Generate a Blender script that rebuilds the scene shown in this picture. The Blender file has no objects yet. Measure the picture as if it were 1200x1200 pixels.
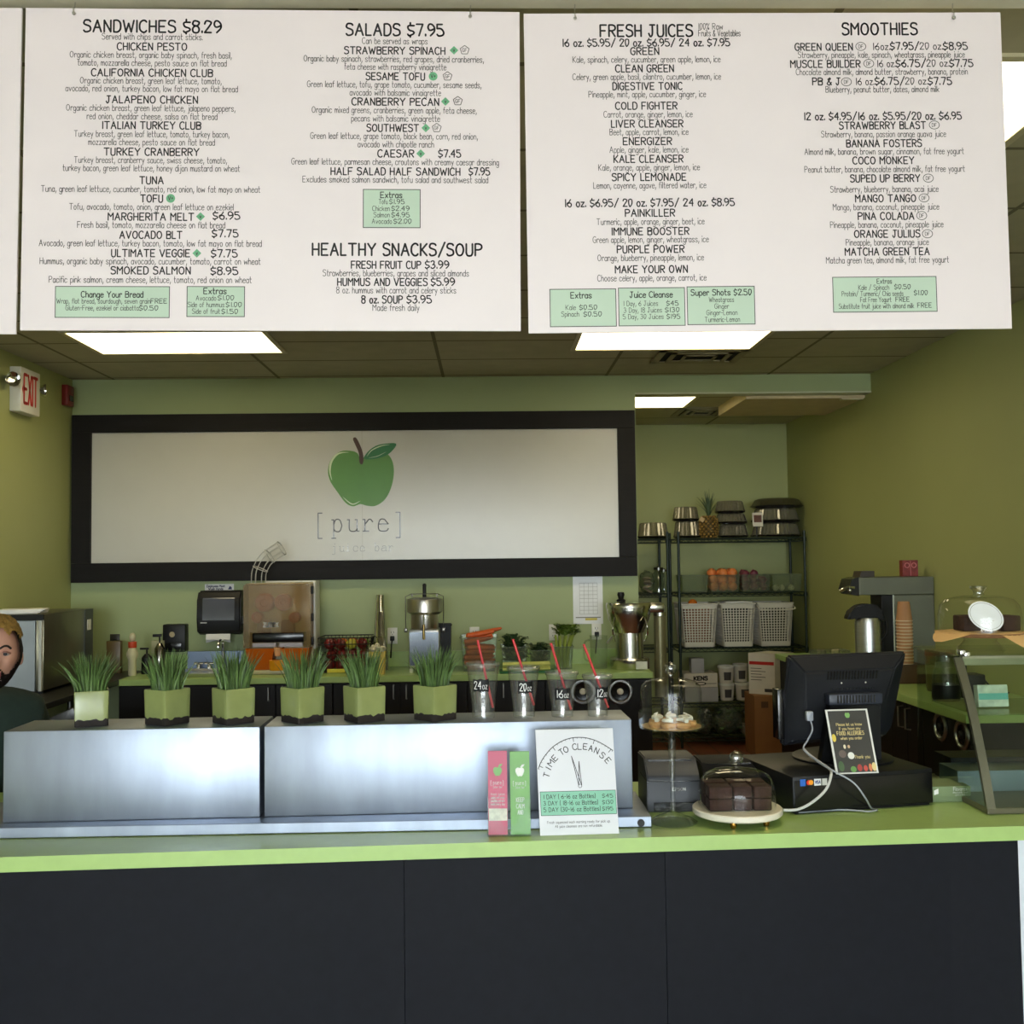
import bpy, bmesh, math, random
from mathutils import Vector, Matrix, Euler
random.seed(7)
PI = math.pi
sc = bpy.context.scene
COL = sc.collection

# ------------------------------------------------------------------ camera
F = 1230.0
EYE = Vector((0, 0, 1.70))
yc = Vector((-28, -57, F)).normalized()
_k = (57 - 28*0.012) / F
zc = Vector((-0.012, 1.0, _k)).normalized()
xc = -yc.cross(zc)
if xc.x < 0: xc = -xc
RT = Vector((xc[0], yc[0], zc[0])); UP = Vector((xc[1], yc[1], zc[1])); FW = Vector((xc[2], yc[2], zc[2]))
cam = bpy.data.cameras.new('camera'); cam.sensor_width = 36; cam.lens = F/1200*36; cam.clip_start = 0.02
co = bpy.data.objects.new('camera', cam); COL.objects.link(co)
mw = Matrix.Identity(4)
for i in range(3):
    mw[i][0] = RT[i]; mw[i][1] = UP[i]; mw[i][2] = -FW[i]; mw[i][3] = EYE[i]
co.matrix_world = mw
sc.camera = co

# ------------------------------------------------------------------ world, exposure
w = bpy.data.worlds.new('world'); sc.world = w; w.use_nodes = True
nt = w.node_tree; nt.nodes.clear()
out = nt.nodes.new('ShaderNodeOutputWorld'); bg = nt.nodes.new('ShaderNodeBackground')
sky = nt.nodes.new('ShaderNodeTexSky'); sky.sky_type = 'HOSEK_WILKIE'; sky.turbidity = 3.0; sky.ground_albedo = 0.5
sky.sun_direction = Vector((0.3, 0.8, 0.6)).normalized()
mixw = nt.nodes.new('ShaderNodeMix'); mixw.data_type = 'RGBA'
mixw.inputs[0].default_value = 0.72
nt.links.new(sky.outputs[0], mixw.inputs[6]); mixw.inputs[7].default_value = (0.90, 0.94, 1.0, 1)
nt.links.new(mixw.outputs[2], bg.inputs[0]); bg.inputs[1].default_value = 12.0
nt.links.new(bg.outputs[0], out.inputs[0])
sc.view_settings.view_transform = 'Standard'; sc.view_settings.look = 'None'
sc.view_settings.gamma = 1.0; sc.view_settings.use_curve_mapping = False
sc.view_settings.exposure = 1.25
LAMP = 3.0          # emission of the ceiling lamps' lenses
sc.cycles.transparent_max_bounces = 32
sc.cycles.max_bounces = 10
sc.cycles.caustics_reflective = False; sc.cycles.caustics_refractive = False
sc.cycles.sample_clamp_indirect = 6.0
sc.cycles.use_denoising = True
# light portal in the shop-front opening (guides daylight sampling only)
pl = bpy.data.lights.new('window_portal', 'AREA'); pl.shape = 'RECTANGLE'; pl.size = 6.0; pl.size_y = 2.78
pl.cycles.is_portal = True
po = bpy.data.objects.new('window_portal', pl); COL.objects.link(po)
po.location = (-0.1, -7.15, 1.47); po.rotation_euler = (PI/2, 0, 0)

# ------------------------------------------------------------------ projection helpers (photo pixels -> places)
def ray(px, py):
    return RT*(px-600) + UP*(600-py) + FW*F
def P(px, py, Y):
    d = ray(px, py); return EYE + d*(Y/d.y)
def proj(v):
    q = Vector(v) - EYE; z = q.dot(FW)
    return 600 + F*q.dot(RT)/z, 600 - F*q.dot(UP)/z
def at(px, Y, z):
    v = Vector(((px-572)*Y/F, Y, z))
    for _ in range(4):
        v.x += (px - proj(v)[0])*Y/F
    return v
def HZ(px, py, Y): return P(px, py, Y).z
def m(n, Y): return n*Y/F

# ------------------------------------------------------------------ materials
def lin(c):
    r = []
    for v in c:
        v = v/255
        r.append(v/12.92 if v <= 0.04045 else ((v+0.055)/1.055)**2.4)
    return (*r, 1)
MC = {}
def mat(name, c=(200, 200, 200), rough=0.5, metal=0.0, var=0.06, scale=8.0, spec=0.5, emit=0.0, coat=0.0, stretch=None, bump=0.0, sss=0.0):
    if name in MC: return MC[name]
    M_ = bpy.data.materials.new(name); M_.use_nodes = True
    n = M_.node_tree; b = n.nodes['Principled BSDF']
    L = lin(c)
    tc = n.nodes.new('ShaderNodeTexCoord'); mp = n.nodes.new('ShaderNodeMapping')
    if stretch: mp.inputs['Scale'].default_value = stretch
    nz = n.nodes.new('ShaderNodeTexNoise'); nz.inputs['Scale'].default_value = scale; nz.inputs['Detail'].default_value = 4
    n.links.new(tc.outputs['Object'], mp.inputs[0]); n.links.new(mp.outputs[0], nz.inputs['Vector'])
    rp = n.nodes.new('ShaderNodeValToRGB')
    rp.color_ramp.elements[0].position = 0.3; rp.color_ramp.elements[1].position = 0.7
    rp.color_ramp.elements[0].color = (*[v*(1-var) for v in L[:3]], 1)
    rp.color_ramp.elements[1].color = (*[min(1, v*(1+var)) for v in L[:3]], 1)
    n.links.new(nz.outputs[0], rp.inputs[0]); n.links.new(rp.outputs[0], b.inputs['Base Color'])
    b.inputs['Roughness'].default_value = rough; b.inputs['Metallic'].default_value = metal
    b.inputs['Specular IOR Level'].default_value = spec
    if coat: b.inputs['Coat Weight'].default_value = coat; b.inputs['Coat Roughness'].default_value = 0.06
    if emit:
        b.inputs['Emission Strength'].default_value = emit; b.inputs['Emission Color'].default_value = L
    if bump:
        bp = n.nodes.new('ShaderNodeBump'); bp.inputs['Strength'].default_value = bump; bp.inputs['Distance'].default_value = 0.004
        n.links.new(nz.outputs[0], bp.inputs['Height']); n.links.new(bp.outputs[0], b.inputs['Normal'])
    MC[name] = M_
    return M_
def glass(name, tint=(250, 252, 250), refl=0.5, base=0.03, rough=0.02, haze=0.0, hazec=(230, 230, 225)):
    if name in MC: return MC[name]
    M_ = bpy.data.materials.new(name); M_.use_nodes = True
    n = M_.node_tree; n.nodes.clear()
    o = n.nodes.new('ShaderNodeOutputMaterial')
    t = n.nodes.new('ShaderNodeBsdfTransparent'); t.inputs[0].default_value = lin(tint)
    g = n.nodes.new('ShaderNodeBsdfGlossy'); g.inputs['Roughness'].default_value = rough
    lw = n.nodes.new('ShaderNodeLayerWeight'); lw.inputs[0].default_value = 0.5
    pw = n.nodes.new('ShaderNodeMath'); pw.operation = 'POWER'; pw.inputs[1].default_value = 3.0
    n.links.new(lw.outputs['Facing'], pw.inputs[0])
    ml = n.nodes.new('ShaderNodeMath'); ml.operation = 'MULTIPLY_ADD'; ml.inputs[1].default_value = refl; ml.inputs[2].default_value = base
    n.links.new(pw.outputs[0], ml.inputs[0])
    mx = n.nodes.new('ShaderNodeMixShader')
    n.links.new(ml.outputs[0], mx.inputs[0])
    src = t
    if haze:
        d = n.nodes.new('ShaderNodeBsdfDiffuse'); d.inputs[0].default_value = lin(hazec)
        hx = n.nodes.new('ShaderNodeMixShader'); hx.inputs[0].default_value = haze
        n.links.new(t.outputs[0], hx.inputs[1]); n.links.new(d.outputs[0], hx.inputs[2]); src = hx
    n.links.new(src.outputs[0], mx.inputs[1]); n.links.new(g.outputs[0], mx.inputs[2])
    n.links.new(mx.outputs[0], o.inputs[0])
    MC[name] = M_
    return M_
def tiles(name, c, cm, sx, sy, mortar=0.012, rough=0.6, off=(0, 0, 0), bump=0.0):
    if name in MC: return MC[name]
    M_ = mat(name, c, rough=rough)
    n = M_.node_tree; b = n.nodes['Principled BSDF']
    rp = [x for x in n.nodes if x.type == 'VALTORGB'][0]
    tc = [x for x in n.nodes if x.type == 'TEX_COORD'][0]
    mp = n.nodes.new('ShaderNodeMapping'); mp.inputs['Location'].default_value = off
    br = n.nodes.new('ShaderNodeTexBrick'); br.offset = 0; br.inputs['Scale'].default_value = 1.0
    br.inputs['Brick Width'].default_value = sx; br.inputs['Row Height'].default_value = sy; br.inputs['Mortar Size'].default_value = mortar
    br.inputs['Mortar Smooth'].default_value = 0.1
    n.links.new(tc.outputs['Object'], mp.inputs[0]); n.links.new(mp.outputs[0], br.inputs['Vector'])
    n.links.new(rp.outputs[0], br.inputs['Color1']); n.links.new(rp.outputs[0], br.inputs['Color2'])
    br.inputs['Mortar'].default_value = lin(cm)
    n.links.new(br.outputs[0], b.inputs['Base Color'])
    return M_

GREENWALL = mat('green_wall_paint', (166, 172, 114), 0.55, var=0.02, scale=2, bump=0.05)
SAGEWALL = mat('sage_wall_tone', (160, 174, 126), 0.55, var=0.02, scale=2, bump=0.05)  # greyer, bluer green for the back wall and header
STEEL = mat('brushed_steel', (205, 208, 212), 0.34, 1.0, var=0.07, scale=5, stretch=(1, 1, 12))
STEELC = mat('cover_steel', (150, 159, 174), 0.46, 1.0, var=0.16, scale=5, stretch=(1.6, 1, 0.5))
CHROME = mat('chrome', (225, 226, 228), 0.10, 1.0, var=0.02)
DARKSTEEL = mat('dark_steel', (96, 96, 92), 0.28, 1.0, var=0.1, scale=4)
BLACK = mat('black_plastic', (15, 16, 19), 0.45, var=0.1, spec=0.32)
BLACKG = mat('black_gloss', (14, 14, 16), 0.2, var=0.1)
BLACKLAM = mat('black_laminate', (18, 20, 27), 0.6, spec=0.16, var=0.12, scale=30)
CABBLACK = mat('dark_cabinet', (17, 15, 15), 0.45, spec=0.3, var=0.12, scale=12, stretch=(1, 1, 0.2))
GREENTOP = mat('green_laminate', (164, 194, 118), 0.28, var=0.03, scale=30)
WHITE = mat('white_plastic', (226, 226, 220), 0.4, var=0.02)
PAPER = mat('white_paper', (236, 236, 234), 0.7, var=0.02)
INK = mat('dark_ink', (30, 29, 29), 0.6, var=0.05)
INKS = mat('grey_ink', (58, 56, 56), 0.6, var=0.05)
MINT = mat('mint_print', (186, 206, 187), 0.6, var=0.02)
RED = mat('red_plastic', (196, 44, 50), 0.4)
KRAFT = mat('kraft_paper', (196, 160, 108), 0.8, var=0.05)
CARD = mat('cardboard', (150, 104, 62), 0.85, var=0.06)
CLEAR = glass('clear_plastic', (244, 246, 246), refl=0.55, base=0.10, rough=0.07, haze=0.05, hazec=(220, 222, 220))
BINCLEAR = glass('clear_bin_plastic', (236, 240, 232), refl=0.35, base=0.03, rough=0.15, haze=0.09, hazec=(190, 200, 180))
STANDG = glass('stand_glass', (244, 247, 246), refl=0.7, base=0.06, rough=0.02)
KNOBG = glass('knob_glass', (236, 240, 240), refl=0.8, base=0.14, rough=0.02)
GLASS = glass('clear_glass', (250, 252, 251), refl=0.55, base=0.022, rough=0.01)
GLASSG = glass('case_glass', (238, 244, 237), refl=0.45, base=0.03, rough=0.01)
SMOKE = glass('smoked_cover', (224, 208, 172), refl=0.35, base=0.05, rough=0.08, haze=0.16, hazec=(180, 168, 128))

# ------------------------------------------------------------------ mesh builder
class MB:
    def __init__(s): s.bm = bmesh.new()
    def face(s, pts):
        return s.bm.faces.new([s.bm.verts.new(p) for p in pts])
    def box(s, c, d, bev=0.0, rz=0.0, seg=2, rot=None):
        r = bmesh.ops.create_cube(s.bm, size=1.0)
        vs = r['verts']
        M_ = Matrix.Translation(c) @ (rot.to_matrix().to_4x4() if rot else Matrix.Rotation(rz, 4, 'Z')) @ Matrix.Diagonal((*d, 1))
        bmesh.ops.transform(s.bm, matrix=M_, verts=vs)
        if bev:
            es = list({e for v in vs for e in v.link_edges})
            bmesh.ops.bevel(s.bm, geom=es, offset=bev, segments=seg, profile=0.5, affect='EDGES')
        return s
    def b2(s, x0, x1, y0, y1, z0, z1, bev=0.0):
        return s.box(((x0+x1)/2, (y0+y1)/2, (z0+z1)/2), (abs(x1-x0), abs(y1-y0), abs(z1-z0)), bev)
    def taper(s, c, w0, d0, w1, d1, h, bot=True, top=True, rz=0):
        vs = []
        for (w_, d_, z) in ((w0, d0, 0), (w1, d1, h)):
            for sx, sy in ((-1, -1), (1, -1), (1, 1), (-1, 1)):
                v = Vector((sx*w_/2, sy*d_/2, z)); v.rotate(Euler((0, 0, rz)))
                vs.append(s.bm.verts.new(Vector(c)+v))
        for k in range(4):
            s.bm.faces.new((vs[k], vs[(k+1) % 4], vs[4+(k+1) % 4], vs[4+k]))
        if bot: s.bm.faces.new((vs[3], vs[2], vs[1], vs[0]))
        if top: s.bm.faces.new(vs[4:])
        return s
    def lathe(s, prof, n=32, c=(0, 0, 0), ribs=0, amp=0.0, rot=None, a0=0, a1=2*PI):
        c = Vector(c); rings = []
        full = abs(a1-a0-2*PI) < 1e-6
        cnt = n if full else n+1
        for (r, z) in prof:
            if r < 1e-6:
                v = Vector((0, 0, z))
                if rot: v.rotate(rot)
                rings.append([s.bm.verts.new(c+v)])
            else:
                ring = []
                for i in range(cnt):
                    a = a0+(a1-a0)*i/n; rr = r*(1+amp*math.cos(ribs*a)) if ribs else r
                    v = Vector((rr*math.cos(a), rr*math.sin(a), z))
                    if rot: v.rotate(rot)
                    ring.append(s.bm.verts.new(c+v))
                rings.append(ring)
        for a, b in zip(rings, rings[1:]):
            if len(a) == 1 and len(b) == 1: continue
            for i in range(n):
                j = (i+1) % cnt
                if len(a) == 1: s.bm.faces.new((a[0], b[i], b[j]))
                elif len(b) == 1: s.bm.faces.new((a[i], a[j], b[0]))
                else: s.bm.faces.new((a[i], a[j], b[j], b[i]))
        return s
    def cyl(s, p0, p1, r0, r1=None, n=20):
        p0 = Vector(p0); p1 = Vector(p1); r1 = r0 if r1 is None else r1
        q = (p1-p0).to_track_quat('Z', 'Y'); L = (p1-p0).length
        return s.lathe([(0, 0), (r0, 0), (r1, L), (0, L)], n, p0, rot=q)
    def ring(s, c, R, r, axis=(0, 0, 1), n=28, k=8):
        q = Vector(axis).to_track_quat('Z', 'Y')
        prof = [(R+r*math.cos(2*PI*i/k), r*math.sin(2*PI*i/k)) for i in range(k+1)]
        return s.lathe(prof, n, c, rot=q)
    def tube(s, pts, r, n=8, smooth=0, taper=None):
        pts = [Vector(p) for p in pts]
        if smooth: pts = cr(pts, smooth)
        rings = []; up = None
        for i, p in enumerate(pts):
            t = (pts[min(i+1, len(pts)-1)]-pts[max(i-1, 0)]).normalized()
            if up is None: up = t.orthogonal().normalized()
            else:
                up = (up - t*up.dot(t)).normalized()
            sd = t.cross(up)
            rr = r if taper is None else r + (taper-r)*i/(len(pts)-1)
            rings.append([s.bm.verts.new(p + (up*math.cos(2*PI*k/n)+sd*math.sin(2*PI*k/n))*rr) for k in range(n)])
        for a, b in zip(rings, rings[1:]):
            for k in range(n):
                s.bm.faces.new((a[k], a[(k+1) % n], b[(k+1) % n], b[k]))
        s.bm.faces.new(rings[0][::-1]); s.bm.faces.new(rings[-1])
        return s
    def prism(s, pts, fn, d0, d1):
        """outline pts (u,v) extruded; fn(u,v,d) -> 3D point"""
        A = [s.bm.verts.new(fn(u, v, d0)) for u, v in pts]; B = [s.bm.verts.new(fn(u, v, d1)) for u, v in pts]
        n = len(pts)
        for i in range(n):
            s.bm.faces.new((A[i], A[(i+1) % n], B[(i+1) % n], B[i]))
        s.bm.faces.new(A[::-1]); s.bm.faces.new(B)
        return s
    def ball(s, c, r, sc_=(1, 1, 1), u=20, v=12, rot=None):
        c = Vector(c); prof = [(math.sin(PI*i/v), -math.cos(PI*i/v)) for i in range(v+1)]
        rings = []
        for (rr, z) in prof:
            k = 1 if rr < 1e-6 else u
            ring = []
            for i in range(k):
                a = 2*PI*i/u
                p = Vector((rr*math.cos(a)*r*sc_[0], rr*math.sin(a)*r*sc_[1], z*r*sc_[2]))
                if rot: p.rotate(rot)
                ring.append(s.bm.verts.new(c+p))
            rings.append(ring)
        for a, b in zip(rings, rings[1:]):
            for i in range(u):
                j = (i+1) % u
                if len(a) == 1: s.bm.faces.new((a[0], b[j], b[i]))
                elif len(b) == 1: s.bm.faces.new((a[i], a[j], b[0]))
                else: s.bm.faces.new((a[i], a[j], b[j], b[i]))
        return s
    def shell(s, c, w0, d0, w1, d1, h, t=0.003, floor=True):
        """open box with real wall thickness"""
        c = Vector(c)
        def rect(w_, d_, z): return [s.bm.verts.new(c+Vector((x*w_/2, y*d_/2, z))) for x, y in ((-1, -1), (1, -1), (1, 1), (-1, 1))]
        o0 = rect(w0, d0, 0); o1 = rect(w1, d1, h); i1 = rect(w1-2*t, d1-2*t, h); i0 = rect(w0-2*t, d0-2*t, t)
        for a, b in ((o0, o1), (o1, i1), (i1, i0)):
            for k in range(4): s.bm.faces.new((a[k], a[(k+1) % 4], b[(k+1) % 4], b[k]))
        s.bm.faces.new(o0[::-1]); s.bm.faces.new(i0)
        return s
    def build(s, name, material, parent=None, loc=(0, 0, 0), rz=0, smooth=True, ang=0.6, fix=True):
        if fix: bmesh.ops.recalc_face_normals(s.bm, faces=s.bm.faces)
        me = bpy.data.meshes.new(name); s.bm.to_mesh(me); s.bm.free()
        me.materials.append(material)
        if smooth:
            for p in me.polygons: p.use_smooth = True
            try: me.set_sharp_from_angle(angle=ang)
            except Exception: pass
        o = bpy.data.objects.new(name, me); COL.objects.link(o)
        o.location = loc; o.rotation_euler = (0, 0, rz)
        if parent: o.parent = parent
        return o
def cr(pts, k=4, closed=False):
    n = len(pts); res = []
    rng = range(n) if closed else range(n-1)
    for i in rng:
        if closed: p0, p1, p2, p3 = pts[(i-1) % n], pts[i], pts[(i+1) % n], pts[(i+2) % n]
        else: p0, p1, p2, p3 = pts[max(i-1, 0)], pts[i], pts[i+1], pts[min(i+2, n-1)]
        for j in range(k):
            t = j/k
            res.append(0.5*((2*p1)+(p2-p0)*t+(2*p0-5*p1+4*p2-p3)*t*t+(3*p1-p0-3*p2+p3)*t**3))
    if not closed: res.append(pts[-1])
    return res
def smooth2(pts, k=4):
    return [(v.x, v.y) for v in cr([Vector((a, b, 0)) for a, b in pts], k, True)]

def tag(o, label, cat, group=None, kind=None):
    o['label'] = label; o['category'] = cat
    if group: o['group'] = group
    if kind: o['kind'] = kind
    return o
def thing(name, label, cat, loc=(0, 0, 0), rz=0, group=None):
    o = bpy.data.objects.new(name, None); COL.objects.link(o); o.empty_display_size = 0.05
    o.location = loc; o.rotation_euler = (0, 0, rz)
    return tag(o, label, cat, group)
def struct(name, mb, mt, smooth=False):
    o = mb.build(name, mt, smooth=smooth); o['kind'] = 'structure'; return o
def dup(root, loc, rz=None, label=None):
    r = root.copy(); COL.objects.link(r); r.location = loc
    if rz is not None: r.rotation_euler = (r.rotation_euler[0], r.rotation_euler[1], rz)
    if label: r['label'] = label
    for ch in list(root.children):
        c = ch.copy(); COL.objects.link(c); c.parent = r
        for g in list(ch.children):
            d = g.copy(); COL.objects.link(d); d.parent = c
    return r

# ------------------------------------------------------------------ pen-stroke lettering
G = {}
for ln in """A 003860-1353|B 0008-~083857554504-~044453514000|C ~5748280602204051? |D 0008-~083856523000|E 50000858-0444|F 000858-0444
G ~57482806022040525 4-3454|H 0008-5058-0454|I 0008|J ~383220100 2-1858|K 0008-5803-1450|L 080040|M 0008346860|N 00085058
O ~38170411305164 57 38|P 0008-~083857553404|Q ~3817041130516457 38-4260|R 0008-~083857553404-2450|S ~57481806154453513010 01|T 0868-3830
U 0803-~030210405253-5358|V 083068|W 0820466088|X 0850-5800|Y 083468-3430|Z 08580050
0 ~2807031020434728|1 1018|2 ~061838574500-0050|3 ~0718384734 24-~2444524130 10 01|4 404803 53|5 480805-~05355351301001|6 ~48250402204052442403|7 085820
8 ~38180615445240100214455738|9 ~553414061838565320|$ ~5747170614435241 10 01-2928-202a-2928|. 0001|, 110b|/ 0a59|& ~501627384736020110305 3|% ~08181606 08-0058-~42323040 42|- 0434|( ~1907021a|) ~0917120a|+ 0444-2226|' 0806
a ~4425150301103042-4540|b 0800-~0315354341301001|c ~44351503011030 41|d 4840-~4335150301103042|e ~034344351503011030 41|f ~38281610-0535|g ~4425150301103042-~454b3c1c0b|h 0800-~0315354340|i 0500-0708|j ~252b1c0c-2728|k 0800-4502-1340|l 0800
m 0500-~0315253330-~3345556360|n 0500-~0315354340|o ~2515030210304243 35 25|p 050c-~0415354341301001|q 454c-~4435150301103042|r 0500-~031535 34|s ~44351504133241301001|t ~18112030-0535|u ~0501103042-4540|v 052045|w 0510345065|x 0540-4500|y 0521-451c|z 05450040""".replace('\n', '|').split('|'):
    ch, _, body = ln.partition(' ')
    G[ch] = body.replace(' ', '').replace('?', '')
SER = {'[': '3818-181c-1c3c', ']': '1838-383c-3c1c', 'p': '0515-151c-0c2c-~132545535240201 1'.replace(' ', ''), 'u': '0515-~1511204051-4555-5550-5060',
       'r': '0515-1510-0030-~13243545 54'.replace(' ', ''), 'e': '0353-~5344351503011040 51'.replace(' ', ''), 'j': '1535-~353b2c0c-3738', 'i': '1525-2520-0040-2728',
       'c': '~5445150302104051-5453', 'b': '0818-1810-~132545535240201 1'.replace(' ', ''), 'a': '~1425455450-5060-~5323021030 51'.replace(' ', '')}
def _y(c): return int(c) if c.isdigit() else -(ord(c)-96)
def glyph(ch, tab):
    res = []; mx = 0
    for st in tab[ch].split('-'):
        sm = st.startswith('~'); st = st.lstrip('~')
        pts = [(int(st[i]), _y(st[i+1])) for i in range(0, len(st)-1, 2)]
        mx = max(mx, max(p[0] for p in pts))
        res.append((sm, pts))
    return res, mx
def strokes(s, mono=False, sub=3):
    tab = SER if mono else G
    x = 0; res = []
    for ch in s:
        if ch == ' ': x += 8 if mono else 4.2; continue
        if ch not in tab: continue
        g, mx = glyph(ch, tab)
        for sm, pts in g:
            v = [Vector((x+a, b, 0)) for a, b in pts]
            if sm and len(v) > 2: v = cr(v, sub)
            res.append([(p.x, p.y) for p in v])
        x += 8 if mono else mx+(2.3 if ch.isupper() or ch.isdigit() else 1.9)
    return res, max(x-(0 if mono else 2), 0.1)
def text(mb, s, fn, u0, v0, h, width=None, sw=0.001, align='c', mono=False, sub=3, d=0.0):
    """writes s with baseline v0, cap height h; fn(u,v,d) places a point; strokes have round ends"""
    st, W = strokes(s, mono, sub)
    ky = h/8.0; kx = (width/W) if width else ky*0.8
    off = {'c': -W*kx/2, 'l': 0, 'r': -W*kx}[align]
    r = sw/2
    for pl_ in st:
        pp = [(u0+off+a*kx, v0+b*ky) for a, b in pl_]
        for (a, b) in pp:
            mb.face([fn(a+r*math.cos(PI*k/3), b+r*math.sin(PI*k/3), d) for k in range(6)])
        for (a, b), (c, e) in zip(pp, pp[1:]):
            L = math.hypot(c-a, e-b)
            if L < 1e-7: continue
            nx, ny = -(e-b)/L*r, (c-a)/L*r
            mb.face([fn(a+nx, b+ny, d), fn(a-nx, b-ny, d), fn(c-nx, e-ny, d), fn(c+nx, e+ny, d)])
    return W*kx
def front(y):      # lettering on a face that looks towards -y
    return lambda u, v, d=0.0: (u, y-d, v)

# ------------------------------------------------------------------ the room
XL, XR, YB, YA, ZC = -3.066, 2.9, 7.80, 10.05, 3.075
YW = -7.0                      # shop front
ZT = 0.93                      # counter tops
QUARRY = tiles('quarry_tile_floor', (128, 74, 52), (82, 62, 50), 0.2, 0.2, 0.008, 0.5)
CEILT = tiles('ceiling_tiles', (178, 174, 148), (112, 108, 88), 1.22, 0.61, 0.012, 0.8, off=(0.32, 0.2, 0))
CUSTF = tiles('customer_floor_tile', (186, 184, 178), (150, 148, 142), 0.45, 0.45, 0.006, 0.35)
b = MB(); b.b2(XL-0.1, XR+0.1, 3.3, YA+0.1, -0.1, 0); struct('floor', b, QUARRY)
b = MB(); b.b2(XL-0.1, XR+0.1, YW-0.1, 3.3, -0.1, 0); struct('floor_front', b, CUSTF)
b = MB(); b.b2(XL-0.1, XR+0.1, 1.2, YB+0.12, ZC, ZC+0.1); struct('ceiling', b, CEILT)
b = MB(); b.b2(XL-0.1, XR+0.1, YW-0.1, 1.2, ZC, ZC+0.1); struct('ceiling_front', b, mat('white_ceiling', (226, 222, 210), 0.8))  # unseen front ceiling, kept white to throw daylight deeper
CREAM = mat('cream_wall_paint', (226, 220, 200), 0.6, var=0.02, scale=2)  # unseen customer side walls, coloured cream to brighten the room
b = MB(); b.b2(XL-0.12, XL, YW-0.1, 1.6, 0, ZC); struct('wall_left_front', b, CREAM)
b = MB(); b.b2(XR, XR+0.12, YW-0.1, 1.6, 0, ZC); struct('wall_right_front', b, CREAM)
AZ = 2.99                      # alcove ceiling
b = MB(); b.b2(1.0, XR+0.1, YB+0.12, YA+0.1, AZ, AZ+0.1); struct('ceiling_alcove', b, CEILT)
b = MB(); b.b2(XL-0.12, XL, 1.6, YB+0.12, 0, ZC); struct('wall_left', b, GREENWALL)
b = MB(); b.b2(XR, XR+0.12, 1.6, YA+0.12, 0, ZC); struct('wall_right', b, GREENWALL)
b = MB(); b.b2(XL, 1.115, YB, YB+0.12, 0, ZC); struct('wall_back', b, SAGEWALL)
b = MB(); b.b2(0.6, 1.0, YB+0.12, YA+0.1, 0, ZC); struct('wall_partition', b, GREENWALL)
b = MB(); b.b2(1.0, XR, YA, YA+0.12, 0, ZC); struct('wall_alcove', b, GREENWALL)
# header across the alcove opening, pale corner bead and the boxed soffit behind it
zh = HZ(900, 461, YB)
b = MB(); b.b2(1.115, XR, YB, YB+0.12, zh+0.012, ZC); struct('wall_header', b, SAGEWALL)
b = MB(); b.b2(1.115, XR, YB-0.006, YB+0.126, zh, zh+0.012); struct('trim_1', b, mat('pale_bead', (196, 200, 168), 0.5))
xs = P(842, 488, 8.88).x; zs = HZ(900, 487, 8.88)
b = MB(); b.b2(xs, XR, YB+0.127, 8.88, zs, AZ); struct('trim_2', b, mat('soffit_paint', (206, 188, 152), 0.7))
# shop front behind the viewer: low sill, header, mullions and glass
ALU = mat('aluminium_frame', (150, 152, 155), 0.4, 1.0)
b = MB(); b.b2(XL, XR, YW-0.1, YW, 0, 0.08); b.b2(XL, XR, YW-0.1, YW, 2.86, ZC); struct('wall_front', b, ALU)
xm = [XL, -1.9, -0.65, 0.55, 1.75, XR]
for k, (xa, xb) in enumerate(zip(xm, xm[1:])):
    o = bpy.data.objects.new('window_%d' % (k+1), None); COL.objects.link(o); o['kind'] = 'structure'
    o.location = ((xa+xb)/2, YW-0.05, 0.08)
    hw = (xb-xa)/2
    b = MB()
    b.b2(-hw, -hw+0.04, -0.05, 0.05, 0, 2.78); b.b2(hw-0.04, hw, -0.05, 0.05, 0, 2.78)
    b.b2(-hw+0.04, hw-0.04, -0.05, 0.05, 2.72, 2.78); b.b2(-hw+0.04, hw-0.04, -0.05, 0.05, 0, 0.05)
    b.build('window_frame', ALU, o, smooth=False)
    b = MB(); b.b2(-hw+0.04, hw-0.04, -0.004, 0.004, 0.05, 2.72); b.build('window_glass', GLASS, o, smooth=False)
b = MB(); b.b2(-30, 30, -40, YW-0.1, -0.14, -0.04); struct('ground_outside', b, mat('pavement', (190, 188, 182), 0.85))
# pale bulkhead over the customers, from which the boards hang
yr = 1.35/math.tan(math.atan(592/F)+math.atan(57/F))
b = MB(); b.b2(XL, XR, 1.2, 2.50, 3.045, ZC); struct('trim_3', b, mat('pale_bulkhead', (240, 234, 216), 0.7))

# ------------------------------------------------------------------ counters
def yfront(x): return 2.912 + 0.046*x
YBK = 3.66
def slab(mb, x0, x1, dy0, y1, z0, z1, dyf=0.0):
    v = [(x0, yfront(x0)+dyf), (x1, yfront(x1)+dyf), (x1, y1), (x0, y1)]
    mb.prism(v, lambda u, v_, d: (u, v_, d), z0, z1)
t = thing('service_counter', 'long service counter with lime green top and black front panels', 'counter', (0, 2.9, 0))
def loc_slab(mb, x0, x1, y1, z0, z1, dyf):
    v = [(x0, yfront(x0)+dyf-2.9), (x1, yfront(x1)+dyf-2.9), (x1, y1-2.9), (x0, y1-2.9)]
    mb.prism(v, lambda u, v_, d: (u, v_, d), z0, z1)
xe = 1.503
b = MB(); loc_slab(b, -2.6, 2.45, YBK, ZT-0.040, ZT, 0); b.build('countertop', GREENTOP, t, smooth=False)
xsn = [-2.55, -0.24, 0.485, xe]
for xa, xb in zip(xsn, xsn[1:]):
    b = MB(); loc_slab(b, xa+0.0008, xb-0.0008, yfront(0)+0.09, 0.0, ZT-0.0405, 0.030); b.build('front_panel', BLACKLAM, t, smooth=False)
b = MB(); b.b2(-2.5, xe-0.01, 0.115, YBK-2.9-0.03, 0.08, ZT-0.0405); b.build('cabinet_body', CABBLACK, t, smooth=False)
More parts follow.
